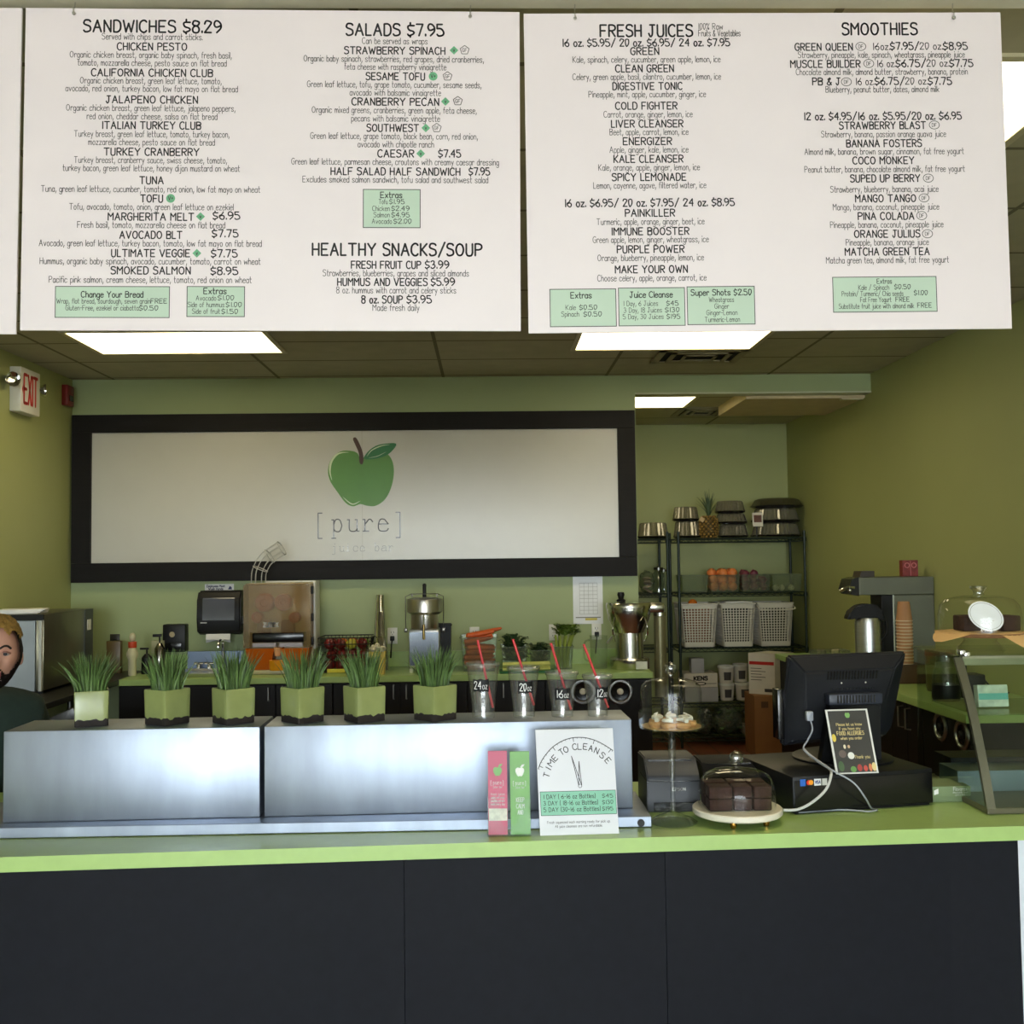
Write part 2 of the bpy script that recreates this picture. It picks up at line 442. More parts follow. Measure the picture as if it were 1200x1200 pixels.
tc_ = thing('refrigerated_case', 'white fronted chilled case under the counter end beside black panels', 'fridge', (2.0, 3.05, 0))
b = MB(); b.taper((0, 0.22, 0), 0.90, 0.40, 0.97, 0.40, ZT-0.042); b.build('case_body', mat('white_enamel', (222, 228, 236), 0.3, coat=0.3), tc_, smooth=False)
b = MB(); b.b2(-0.40, 0.40, -0.005, 0.02, 0.03, 0.12); b.build('kick_grille', BLACK, tc_, smooth=False)

# back counter
YC = 7.15
t = thing('back_counter', 'lime green worktop running under the apple sign along the rear wall', 'counter', (0, YC, 0))
b = MB(); b.b2(-2.50, 1.112, 0, YB-YC-0.004, ZT-0.042, ZT, 0.003); b.build('worktop', GREENTOP, t, smooth=False)
b = MB(); b.b2(-2.50, 1.112, YB-YC-0.022, YB-YC-0.004, ZT+0.0005, ZT+0.11); b.build('backsplash', GREENTOP, t, smooth=False)
HAND = mat('satin_handle', (190, 190, 188), 0.3, 1.0)
def cab(x0, x1, name, label, handles, doors):
    c = thing(name, label, 'cabinet', (x0, YC+0.03, 0))
    b = MB(); b.b2(0.001, x1-x0-0.001, 0.021, YB-YC-0.04, 0.09, ZT-0.043); b.b2(0.001, x1-x0-0.001, 0.07, YB-YC-0.04, 0, 0.09)
    b.build('carcass', CABBLACK, c, smooth=False)
    n = doors; wd = (x1-x0)/n
    for k in range(n):
        b = MB(); b.b2(k*wd+0.003, (k+1)*wd-0.003, 0, 0.02, 0.10, ZT-0.05, 0.002)
        d = b.build('door', CABBLACK, c, smooth=False)
        if handles and handles[k] is not None:
            hx = handles[k]-x0
            b = MB(); b.tube([(hx, 0, 0.865), (hx, -0.028, 0.862), (hx, -0.028, 0.775), (hx, 0, 0.772)], 0.005)
            b.build('handle', HAND, d)
    return c
hA = at(461, YC, 0.82).x; hB = at(476, YC, 0.82).x; hC = at(590, YC, 0.82).x
cab(-2.50, -1.83, 'base_cabinet', 'black base cabinet beneath the hand sink', [-2.2, -2.1], 2)
cab(-1.83, -1.06, 'base_cabinet', 'black base cabinet beneath the orange juicing machine', [-1.49, -1.40], 2)
cab(-1.06, -0.15, 'base_cabinet', 'black base cabinet with a pair of bar handles beneath steel cup stack', [hA, hB], 2)
cab(-0.15, 0.38, 'base_cabinet', 'black base cabinet with one bar handle beneath the vegetable bins', [hC], 1)
cab(0.38, 1.108, 'base_cabinet', 'black base cabinet holding two round cup dispensers', None, 1)
def cupdisp(loc, r, rot, label):
    c = thing('cup_dispenser', label, 'cup dispenser', loc, 0, 'round cup dispensers set in cabinets')
    ax = Vector((0, -1, 0)) if rot == 0 else Vector((-1, 0, 0))
    b = MB(); b.lathe([(r*0.70, 0), (r, 0.0), (r, 0.006), (r*0.92, 0.014), (r*0.78, 0.014), (r*0.70, 0.004), (r*0.70, 0)], 40, rot=ax.to_track_quat('Z', 'Y'))
    b.build('bezel', HAND, c)
    b = MB(); b.lathe([(0, 0.002), (r*0.695, 0.002), (r*0.66, 0.006), (r*0.4, 0.003), (0, 0.003)], 32, rot=ax.to_track_quat('Z', 'Y'))
    b.build('gasket', BLACKG, c)
    b = MB(); b.lathe([(0, 0.004), (r*0.26, 0.004), (r*0.26, 0.012), (r*0.2, 0.02), (0, 0.02)], 24, rot=ax.to_track_quat('Z', 'Y'))
    b.build('cup', WHITE if rot == 0 else BLACK, c)
for px, lb in ((685, 'chrome ringed cup dispenser in the rear cabinet behind the 16 oz cup'), (729, 'chrome ringed cup dispenser in the rear cabinet under the steel juice extractor')):
    v = at(px, YC+0.028, 0); cupdisp((v.x, YC+0.0285, HZ(px, 811, YC)), 0.087, 0, lb)

# counter along the right-hand wall
t = thing('side_counter', 'lime green side counter along the wall under the coffee brewer', 'counter', (2.6, 6.7, 0))
b = MB(); b.b2(-0.31, 0.299, 5.04-6.7, 8.4-6.7, ZT-0.042, ZT, 0.003); b.build('worktop', GREENTOP, t, smooth=False)
ys = [5.06, 5.62, 6.05, 7.2, 8.38]
sidelab = ['black end cabinet of the side counter with two round cup dispensers', 'dark side cabinet with twin wire pull handles behind the till',
           'dark side cabinet beneath the coffee brewer', 'dark side cabinet nearest the wire racks']
for k, (ya, yb2) in enumerate(zip(ys, ys[1:])):
    c = thing('side_cabinet', sidelab[k], 'cabinet', (2.32, ya, 0))
    L = yb2-ya
    b = MB(); b.b2(0.02, 0.57, 0.001, L-0.001, 0.09, ZT-0.043); b.b2(0.07, 0.57, 0.001, L-0.001, 0, 0.09); b.build('carcass', CABBLACK, c, smooth=False)
    n = 1 if k in (0,) else 2
    for q in range(n):
        b = MB(); b.b2(0, 0.0195, q*L/n+0.003, (q+1)*L/n-0.003, 0.10, ZT-0.05, 0.002); d = b.build('door', CABBLACK, c, smooth=False)
        if k > 0:
            hy = L/2 + (-0.05 if q == 0 else 0.05)
            b = MB(); b.tube([(0, hy, 0.86), (-0.03, hy, 0.855), (-0.03, hy, 0.745), (0, hy, 0.74)], 0.005); b.build('handle', HAND, d)
for px, py, lb in ((1103, 851, 'round cup dispenser in the side cabinet, the one nearer the wire handles'), (1128, 861, 'round cup dispenser in the side cabinet, the one nearer the display case')):
    d = ray(px, py); p = EYE+d*(2.318/d.x); cupdisp((2.3185, p.y, p.z), 0.075, 1, lb)

# ------------------------------------------------------------------ ceiling lamps and vents
LENS = bpy.data.materials.new('lamp_lens'); LENS.use_nodes = True
n_ = LENS.node_tree; bb = n_.nodes['Principled BSDF']; bb.inputs['Base Color'].default_value = (0.9, 0.88, 0.75, 1)
vz = n_.nodes.new('ShaderNodeTexVoronoi'); vz.inputs['Scale'].default_value = 90
tcz = n_.nodes.new('ShaderNodeTexCoord'); n_.links.new(tcz.outputs['Object'], vz.inputs['Vector'])
mz = n_.nodes.new('ShaderNodeMath'); mz.operation = 'MULTIPLY_ADD'; mz.inputs[1].default_value = 0.25*LAMP; mz.inputs[2].default_value = 0.85*LAMP
n_.links.new(vz.outputs[0], mz.inputs[0]); n_.links.new(mz.outputs[0], bb.inputs['Emission Strength'])
bb.inputs['Emission Color'].default_value = (1.0, 0.84, 0.50, 1)
def troffer(x0, x1, y0, y1, z, label):
    t = thing('ceiling_light', label, 'ceiling light', ((x0+x1)/2, (y0+y1)/2, z), 0, 'recessed fluorescent ceiling lights')
    hx, hy = (x1-x0)/2, (y1-y0)/2
    b = MB()
    for sx in (-1, 1): b.box((sx*(hx+0.015), 0, -0.006), (0.03, 2*hy+0.06, 0.011))
    for sy in (-1, 1): b.box((0, sy*(hy+0.015), -0.006), (2*hx, 0.03, 0.011))
    b.build('frame', mat('lamp_frame', (196, 190, 160), 0.5), t, smooth=False)
    b = MB(); b.box((0, 0, -0.004), (2*hx-0.001, 2*hy-0.001, 0.006)); b.build('lens', LENS, t, smooth=False)
def cz(px, py, z=ZC):
    d = ray(px, py); return EYE+d*((z-EYE.z)/d.z)
f1a = cz(121, 413); f1b = cz(332, 413); f2a = cz(676, 409); f2b = cz(878, 407)
troffer(f1a.x, f1b.x, f1a.y-0.62, f1a.y, ZC, 'long ceiling light above the apple end of the black framed sign')
troffer(f2b.x-1.14, f2b.x, f2b.y-0.62, f2b.y, ZC, 'long ceiling light beside the square air vent')
rn = cz(1190, 68); rf = cz(1200, 141)
troffer(f2b.x-1.14, f2b.x, rn.y, rn.y+0.62, ZC, 'ceiling light partly hidden behind the smoothies menu board')
l4 = cz(800, 476, AZ); l4n = cz(811, 463.5, AZ)
troffer(l4.x-1.14, l4.x, l4n.y, l4.y, AZ, 'ceiling light inside the alcove behind the header')
def vent(x, y, w_, d_, z, label):
    t = thing('ceiling_vent', label, 'air vent', (x, y, z)); 
    b = MB()
    for s in (1.0, 0.68, 0.38):
        hx, hy = w_/2*s, d_/2*s; q = 0.05*s; zz = -0.004-0.012*(1-s)
        b.b2(-hx, hx, -hy, -hy+q, zz-0.008, zz); b.b2(-hx, hx, hy-q, hy, zz-0.008, zz)
        b.b2(-hx, -hx+q, -hy, hy, zz-0.008, zz); b.b2(hx-q, hx, -hy, hy, zz-0.008, zz)
    b.build('louvres', mat('vent_metal', (150, 142, 112), 0.5), t, smooth=False)
    b = MB(); b.b2(-w_/2+0.02, w_/2-0.02, -d_/2+0.02, d_/2-0.02, -0.003, -0.0005); b.build('duct_opening', BLACKLAM, t, smooth=False)
va = cz(820, 424); vb = cz(820, 409)
vent((cz(775, 417).x+cz(862, 417).x)/2, (va.y+vb.y)/2, 0.60, abs(va.y-vb.y), ZC, 'square ceiling vent with concentric louvres near the alcove header')
va = cz(815, 487.5, AZ); vb = cz(815, 477.5, AZ)
vent(cz(822, 482, AZ).x, (va.y+vb.y)/2-0.02, 0.46, min(0.6, abs(va.y-vb.y)), AZ, 'small ceiling vent inside the alcove beside the boxed soffit')
g = P(998, 467, 8.3); dd = ray(998, 467); g = EYE+dd*((zs-EYE.z)/dd.z)
b = MB(); b.box((0, 0, -0.006), (0.17, 0.05, 0.01), 0.002)
tag(b.build('ceiling_grille', mat('pale_grille', (214, 206, 176), 0.5), loc=(g.x, g.y, zs), smooth=False), 'small pale grille under the boxed soffit', 'air vent')

# ------------------------------------------------------------------ exit sign and alarm on the olive wall
e0 = 6.78; ez = (HZ(20, 434, 6.9)+HZ(20, 484, 6.9))/2
t = thing('exit_sign', 'white exit sign with red letters and twin emergency lamp heads', 'sign', (XL, 6.92, ez))
b = MB(); b.b2(0.001, 0.075, -0.145, 0.145, -0.145, 0.145, 0.006); b.build('housing', WHITE, t)
b = MB()
fe = lambda u, v, d=0.0: (0.0762+d, u, v)
for s, u in (('EXIT', 0.0),): text(b, s, fe, u, -0.085, 0.185, 0.20, sw=0.022)
b.face([fe(-0.13+0.0, 0.0), fe(-0.115, 0.03), fe(-0.115, -0.03)])
b.build('lettering', mat('exit_red', (214, 62, 62), 0.5), t, smooth=False, fix=False)
for sy in (-1, 1):
    b = MB(); b.cyl((0.04, sy*0.146, 0.04), (0.04, sy*0.20, 0.045), 0.014)
    b.lathe([(0.0, 0), (0.032, 0.005), (0.047, 0.03), (0.047, 0.042), (0.040, 0.040), (0.02, 0.02), (0, 0.018)], 24, (0.04, sy*0.215, 0.045), rot=Vector((0.7, -0.7 if sy < 0 else 0.3, 0.0)).to_track_quat('Z', 'Y'))
    b.build('lamp_head', CHROME, t)
t = thing('fire_alarm', 'dark red fire alarm sounder high beside the black sign frame', 'alarm', (XL, 7.66, HZ(77, 464, 7.66)))
b = MB(); b.b2(0.001, 0.045, -0.06, 0.06, -0.075, 0.075, 0.006); b.build('housing', mat('alarm_red', (120, 24, 24), 0.4), t)
b = MB(); b.b2(0.0455, 0.052, -0.03, 0.03, -0.04, 0.0); b.build('strobe_window', BLACKG, t)

# ------------------------------------------------------------------ the framed wall sign
D = YB-0.06
c4 = [P(85, 487, D), P(743, 480, D), P(748, 675, D), P(82, 683, D)]
x0, x1 = (c4[0].x+c4[3].x)/2, (c4[1].x+c4[2].x)/2; z1, z0 = (c4[0].z+c4[1].z)/2, (c4[2].z+c4[3].z)/2
x1 = min(x1, 1.113)
i4 = [P(106, 507, D), P(724, 501, D), P(726, 651, D), P(105, 662, D)]
ix0, ix1 = (i4[0].x+i4[3].x)/2, (i4[1].x+i4[2].x)/2; iz1, iz0 = (i4[0].z+i4[1].z)/2, (i4[2].z+i4[3].z)/2
cx, czz = (x0+x1)/2, z0
t = thing('wall_sign', 'huge white sign in a blackish wood frame with a green apple', 'sign', (cx, YB, czz))
WENGE = mat('blackened_wood', (13, 10, 8), 0.6, spec=0.25, var=0.35, scale=14, stretch=(0.15, 1, 6), bump=0.3)
Lx = lambda v: v-cx
Lz = lambda v: v-czz
for (a, b_, c, d) in ((x0, x1, iz1, z1), (x0, x1, z0, iz0)):
    b = MB(); b.b2(Lx(a), Lx(b_), -0.06, -0.001, Lz(c), Lz(d), 0.002); b.build('frame', WENGE, t, smooth=False)
for (a, b_) in ((x0, ix0), (ix1, x1)):
    b = MB(); b.b2(Lx(a), Lx(b_), -0.06, -0.001, Lz(iz0)+0.0005, Lz(iz1)-0.0005, 0.002); b.build('frame', WENGE, t, smooth=False)
b = MB(); b.b2(Lx(ix0)+0.0005, Lx(ix1)-0.0005, -0.030, -0.002, Lz(iz0)+0.001, Lz(iz1)-0.001)
b.build('board', mat('sign_board', (198, 197, 189), 0.30, var=0.01, spec=0.6), t, smooth=False)
sx_ = P(424, 600, D).x
b = MB(); b.b2(Lx(sx_)-0.0012, Lx(sx_)+0.0012, -0.0304, -0.0300, Lz(iz0)+0.002, Lz(iz1)-0.002); b.build('seam', mat('seam_grey', (168, 166, 152), 0.5), t, smooth=False)
DB = YB-0.032
def pt(zx, zy):
    p = P(300+zx/2.6667, 380+zy/2.6667, DB); return (p.x-cx, p.z-czz)
fs = lambda y: (lambda u, v, d=0.0: (u, y-d, v))
ap = [(326, 420), (318, 404), (300, 396), (265, 397), (236, 420), (225, 455), (232, 490), (255, 525), (280, 558), (303, 569), (326, 562), (346, 567), (375, 567), (405, 545), (424, 505), (431, 460), (425, 425), (408, 404), (380, 402), (348, 410)]
b = MB(); b.prism(smooth2([pt(*p) for p in ap]), fs(-0.0302), 0, 0.002); b.build('apple_decal', mat('apple_green', (84, 140, 54), 0.4), t, smooth=False)
lf = [(338, 420), (350, 398), (375, 380), (405, 373), (438, 373), (428, 393), (405, 411), (370, 421)]
b = MB(); b.prism(smooth2([pt(*p) for p in lf], 3), fs(-0.0326), 0, 0.002); b.build('leaf_decal', mat('leaf_green', (36, 116, 62), 0.4), t, smooth=False)
sm = [(303, 358), (312, 354), (322, 370), (332, 395), (336, 420), (333, 437), (324, 433), (321, 402), (311, 378)]
b = MB(); b.prism(smooth2([pt(*p) for p in sm], 3), fs(-0.0326), 0, 0.002); b.build('stem_decal', mat('stem_brown', (66, 38, 26), 0.5), t, smooth=False)
def arc(mb, pts, wd, y):
    pp = cr([Vector((*pt(*p), 0)) for p in pts], 5)
    for i, (a, c) in enumerate(zip(pp, pp[1:])):
        d = (c-a).normalized(); nn = Vector((-d.y, d.x, 0))
        r0 = wd*math.sin(PI*i/(len(pp)-1)); r1 = wd*math.sin(PI*(i+1)/(len(pp)-1))
        q = [a+nn*r0, a-nn*r0, c-nn*r1, c+nn*r1]
        mb.face([(v.x, y, v.y) for v in q])
b = MB(); arc(b, [(292, 400), (258, 404), (236, 428), (231, 460), (238, 490)], 0.008, -0.0326); arc(b, [(270, 538), (300, 562), (326, 552)], 0.004, -0.0326)
arc(b, [(346, 414), (362, 394), (392, 380), (420, 376)], 0.004, -0.0350); arc(b, [(350, 418), (380, 412), (408, 398)], 0.002, -0.0350)
b.build('highlight_decal', mat('pale_print', (208, 222, 190), 0.5), t, smooth=False, fix=False)
LET = mat('sign_letters', (92, 92, 94), 0.3, 0.6)
a0, a1 = pt(188, 660), pt(480, 590)
b = MB(); text(b, '[pure]', fs(-0.0306), (a0[0]+a1[0])/2, pt(0, 650)[1], (a1[1]-a0[1])*0.86, a1[0]-a0[0], sw=0.0085, mono=True, sub=5)
b.build('lettering', LET, t, smooth=False, fix=False)
a0, a1 = pt(238, 710), pt(436, 683)
b = MB(); text(b, 'juice bar', fs(-0.0306), (a0[0]+a1[0])/2, a0[1], (a1[1]-a0[1]), a1[0]-a0[0], sw=0.0045, mono=True, sub=4)
b.build('lettering', mat('sign_letters_small', (150, 150, 148), 0.3, 0.6), t, smooth=False, fix=False)

# ------------------------------------------------------------------ hanging menu boards
YS = 2.47
def board(corners, name, label, rows, boxes, marks, hooks):
    c = [P(x, y, YS) for x, y in corners]          # TL TR BR BL
    W = ((c[1]-c[0]).length+(c[2]-c[3]).length)/2; H = ((c[3]-c[0]).length+(c[2]-c[1]).length)/2
    ctr = (c[0]+c[1]+c[2]+c[3])/4
    ang = (math.atan2((c[1]-c[0]).z, (c[1]-c[0]).x)+math.atan2((c[2]-c[3]).z, (c[2]-c[3]).x))/2
    t = thing(name, label, 'menu board', ctr, 0, 'hanging menu boards'); t.rotation_euler = (0, -ang, 0)
    b = MB(); b.b2(-W/2, W/2, 0, 0.006, -H/2, H/2); b.build('panel', mat('menu_white', (229, 219, 221), 0.42, var=0.01), t, smooth=False)
    inv = Matrix.Rotation(ang, 3, 'Y')
    def L(px, py):
        v = inv @ (P(px, py, YS)-ctr); return v.x, v.z
    pxw = (P(600, 300, YS)-P(500, 300, YS)).length/100
    big = MB(); small = MB()
    for s, xa, xb, yy, st in rows:
        u0, v = L((xa+xb)/2, yy)
        wd = (xb-xa)*pxw
        cap, sw, mb, sub = {'H': (13.8, 2.2, big, 4), 'I': (8.4, 1.45, big, 3), 'P': (8.6, 1.45, big, 3), 'n': (8.0, 1.0, big, 3), 's': (7.2, 0.72, small, 2), 'b': (6.8, 1.05, big, 2), 't': (5.6, 0.6, small, 2), 'm': (5.4, 0.75, big, 2)}[st]
        text(mb, s, front(-0.0004), u0, v-cap*(0.36 if st == 's' else 0.46 if st == 't' else 0.5)*pxw, cap*pxw, wd, sw=sw*pxw, sub=sub)
    for xa, xb, ya, yb in boxes:
        (u0, v0), (u1, v1) = L(xa, yb), L(xb, ya)
        b = MB(); b.b2(u0, u1, -0.00025, 0, v0, v1); b.build('price_box', MINT, t, smooth=False)
        q = 0.45*pxw
        for (p, r_, s_, w_) in ((u0-q, u1+q, v0-q, v0+q), (u0-q, u1+q, v1-q, v1+q), (u0-q, u0+q, v0, v1), (u1-q, u1+q, v0, v1)):
            small.face([(p, -0.0004, s_), (r_, -0.0004, s_), (r_, -0.0004, w_), (p, -0.0004, w_)])
    gm = MB()
    for kind, px, py in marks:
        u, v = L(px, py); r = 5.2*pxw
        if kind == 'v': pts = [(u-r, v), (u, v-r), (u+r, v), (u, v+r)]
        elif kind == 'V': pts = [(u+r*math.cos(a*PI/10), v+r*math.sin(a*PI/10)) for a in range(20)]
        if kind in 'vV':
            gm.face([(a, -0.0003, c_) for a, c_ in pts])
            text(small, 'v' if kind == 'v' else 'V+', front(-0.0005), u, v-2.0*pxw, 4.4*pxw, sw=0.7*pxw)
        else:
            k = 5 if kind == 'g' else 22
            rr = [(u+1.08*r*(1.08 if k == 22 else 1)*math.sin(2*PI*a/k), v+(0.95 if k == 22 else 1.08)*r*math.cos(2*PI*a/k)) for a in range(k+1)]
            for (a, c_), (e, f) in zip(rr, rr[1:]):
                Ln = math.hypot(e-a, f-c_); nx, ny = -(f-c_)/Ln*0.4*pxw, (e-a)/Ln*0.4*pxw
                small.face([(a+nx, -0.0004, c_+ny), (a-nx, -0.0004, c_-ny), (e-nx, -0.0004, f-ny), (e+nx, -0.0004, f+ny)])
            text(small, 'GF' if kind == 'g' else 'DF', front(-0.0004), u, v-2.1*pxw, 4.2*pxw, 5.6*pxw, sw=0.6*pxw)
    if rows: big.build('heading_print', INK, t, smooth=False, fix=False); small.build('small_print', INKS, t, smooth=False, fix=False)
    if any(k in 'vV' for k, *_ in marks): gm.build('diet_symbol', mat('diet_green', (106, 170, 128), 0.6), t, smooth=False, fix=False)
    for px in hooks:
        u, v = L(px, 16)
        top = H/2
        b = MB(); b.tube([(u, -0.004, top-0.016), (u, -0.006, top-0.006), (u, 0.003, top+0.006), (u+0.001, 0.003, top+0.0005+max(0.008, 3.045-ctr.z-H/2-0.004))], 0.0016, 6)
        b.ring((u, -0.004, top-0.014), 0.0035, 0.0013, (0, 1, 0), 12, 6)
        b.build('hook', CHROME, t)
    return t
A = [('SANDWICHES $8.29',98.7,259,31,'H'),('Served with chips and carrot sticks.',120,237,44,'s'),('CHICKEN PESTO',138,219,54.7,'I'),
('Organic chicken breast, organic baby spinach, fresh basil,',82.7,271,65.3,'s'),('tomato, mozzarella cheese, pesto sauce on flat bread',92,265,74.7,'s'),('CALIFORNIA CHICKEN CLUB',108,249,85.3,'I'),
('Organic chicken breast, green leaf lettuce, tomato,',94.7,259,95.5,'s'),('avocado, red onion, turkey bacon, low fat mayo on flat bread',78,278,104.8,'s'),('JALAPENO CHICKEN',125,231.5,116.8,'I'),
('Organic chicken breast, green leaf lettuce, jalapeno peppers,',78.7,275,127.5,'s'),('red onion, cheddar cheese, salsa on flat bread',102.7,254,137.3,'s'),('ITALIAN TURKEY CLUB',121,235,147,'I'),
('Turkey breast, green leaf lettuce, tomato, turkey bacon,',88,268,158,'s'),('mozzarella cheese, pesto sauce on flat bread',104.5,251,167.5,'s'),('TURKEY CRANBERRY',122.7,233,178,'I'),
('Turkey breast, cranberry sauce, swiss cheese, tomato,',88,265,188.5,'s'),('turkey bacon, green leaf lettuce, honey dijon mustard on wheat',75,280,198,'s'),('TUNA',164,191.5,211.3,'I'),
('Tuna, green leaf lettuce, cucumber, tomato, red onion, low fat mayo on wheat',50,303.5,222.5,'s'),('TOFU',165,190.7,232.7,'I'),('Tofu, avocado, tomato, onion, green leaf lettuce on ezekiel',82.7,272.5,243.3,'s'),
('MARGHERITA MELT',127.5,226.7,254,'I'),('$6.95',250,281,252.7,'P'),('Fresh basil, tomato, mozzarella cheese on flat bread',92,262.7,264.5,'s'),('AVOCADO BLT',141,213,275.3,'I'),('$7.75',249,279,273.5,'P'),
('Avocado, green leaf lettuce, turkey bacon, tomato, low fat mayo on flat bread',48,305,286,'s'),('ULTIMATE VEGGIE',131.5,222,296.7,'I'),('$7.75',248,278,297,'P'),
('Hummus, organic baby spinach, avocado, cucumber, tomato, carrot on wheat',49,303.5,307,'s'),('SMOKED SALMON',131,222.7,317,'I'),('$8.95',247.5,278.7,317.5,'P'),
('Pacific pink salmon, cream cheese, lettuce, tomato, red onion on wheat',59.5,293,328.7,'s'),
('Change Your Bread',96,167,345,'b'),('Wrap, flat bread, sourdough, seven grain',67.5,175,353,'t'),('FREE',177,195.5,352.8,'m'),('Gluten-Free, ezekiel or ciabatta',78,161.5,361,'t'),('$0.50',163.5,185,361,'m'),
('Extras',239,265,341,'b'),('Avocado',230,253,349.5,'t'),('$1.00',255.5,274,349,'m'),('Side of hummus',220.5,262.5,357.2,'t'),('$1.00',265,283,357,'m'),('Side of fruit',225.5,257.5,365,'t'),('$1.50',260,278.5,365,'m'),
('SALADS $7.95',405.6,520.5,35,'H'),('Can be served as wraps',424.4,501,49,'s'),('STRAWBERRY SPINACH',403.5,522,59.4,'I'),('Organic baby spinach, strawberries, red grapes, dried cranberries,',355.7,567.5,70,'s'),('feta cheese with raspberry vinaigrette',403.5,523,79.3,'s'),
('SESAME TOFU',429,498,89.6,'I'),('Green leaf lettuce, tofu, grape tomato, cucumber, sesame seeds,',360,564.5,100,'s'),('avocado with balsamic vinaigrette',410,516.7,109.5,'s'),('CRANBERRY PECAN',412.5,514.6,119.3,'I'),
('Organic mixed greens, cranberries, green apple, feta cheese,',365.5,558.8,130,'s'),('pecans with balsamic vinaigrette',411.8,515.4,139.8,'s'),('SOUTHWEST',430,490.8,150,'I'),('Green leaf lettuce, grape tomato, black bean, corn, red onion,',364,560,160.4,'s'),
('avocado with chipotle ranch',419.5,508.4,170,'s'),('CAESAR',443,485,180,'I'),('$7.45',514,540,180,'P'),('Green leaf lettuce, parmesan cheese, croutons with creamy caesar dressing',342,584.6,190.6,'s'),
('HALF SALAD HALF SANDWICH',388,539.4,201,'I'),('$7.95',549.7,574,201,'P'),('Excludes smoked salmon sandwich, tofu salad and southwest salad',355,572,211.4,'s'),
('Extras',446,471,228.5,'b'),('Tofu',444,454,236.5,'t'),('$1.95',456.5,474,236.3,'m'),('Chicken',436.6,456.5,244.5,'t'),('$2.49',459,479.7,244.3,'m'),('Salmon',438,456.5,252,'t'),('$4.95',459,480,251.8,'m'),('Avocado',436,459,259.5,'t'),('$2.00',461.5,482,259.3,'m'),
('HEALTHY SNACKS/SOUP',366.8,564.5,292.5,'H'),('FRESH FRUIT CUP',412,493,310.4,'I'),('$3.99',498.5,526,310.2,'P'),('Strawberries, blueberries, grapes and sliced almonds',379,549,321,'s'),('HUMMUS AND VEGGIES',396,500.5,330.5,'I'),('$5.99',505.5,532.7,330.3,'P'),
('8 oz. hummus with carrot and celery sticks',394.7,534,341,'s'),('8 oz. SOUP',424,471.5,351,'I'),('$3.95',477,505.6,350.8,'P'),('Made fresh daily',437,491,361.5,'s')]
Am = [('V',200,232.5),('v',235,253.8),('v',230.7,296.8),('v',532,59),('g',544.5,58.8),('V',507.6,89.5),('g',524.4,89.5),('v',522,119),('g',536.5,118.5),('v',499,150),('g',511.8,150),('v',493,180)]
board([(28.8,9.3),(607,14),(612,388),(25,387)], 'menu_board', 'white hanging menu board headed sandwiches and salads', A,
      [(64.5,198.7,336,372),(219,286.7,336,371),(425.7,492.4,222.3,266.7)], Am, [87, 551])
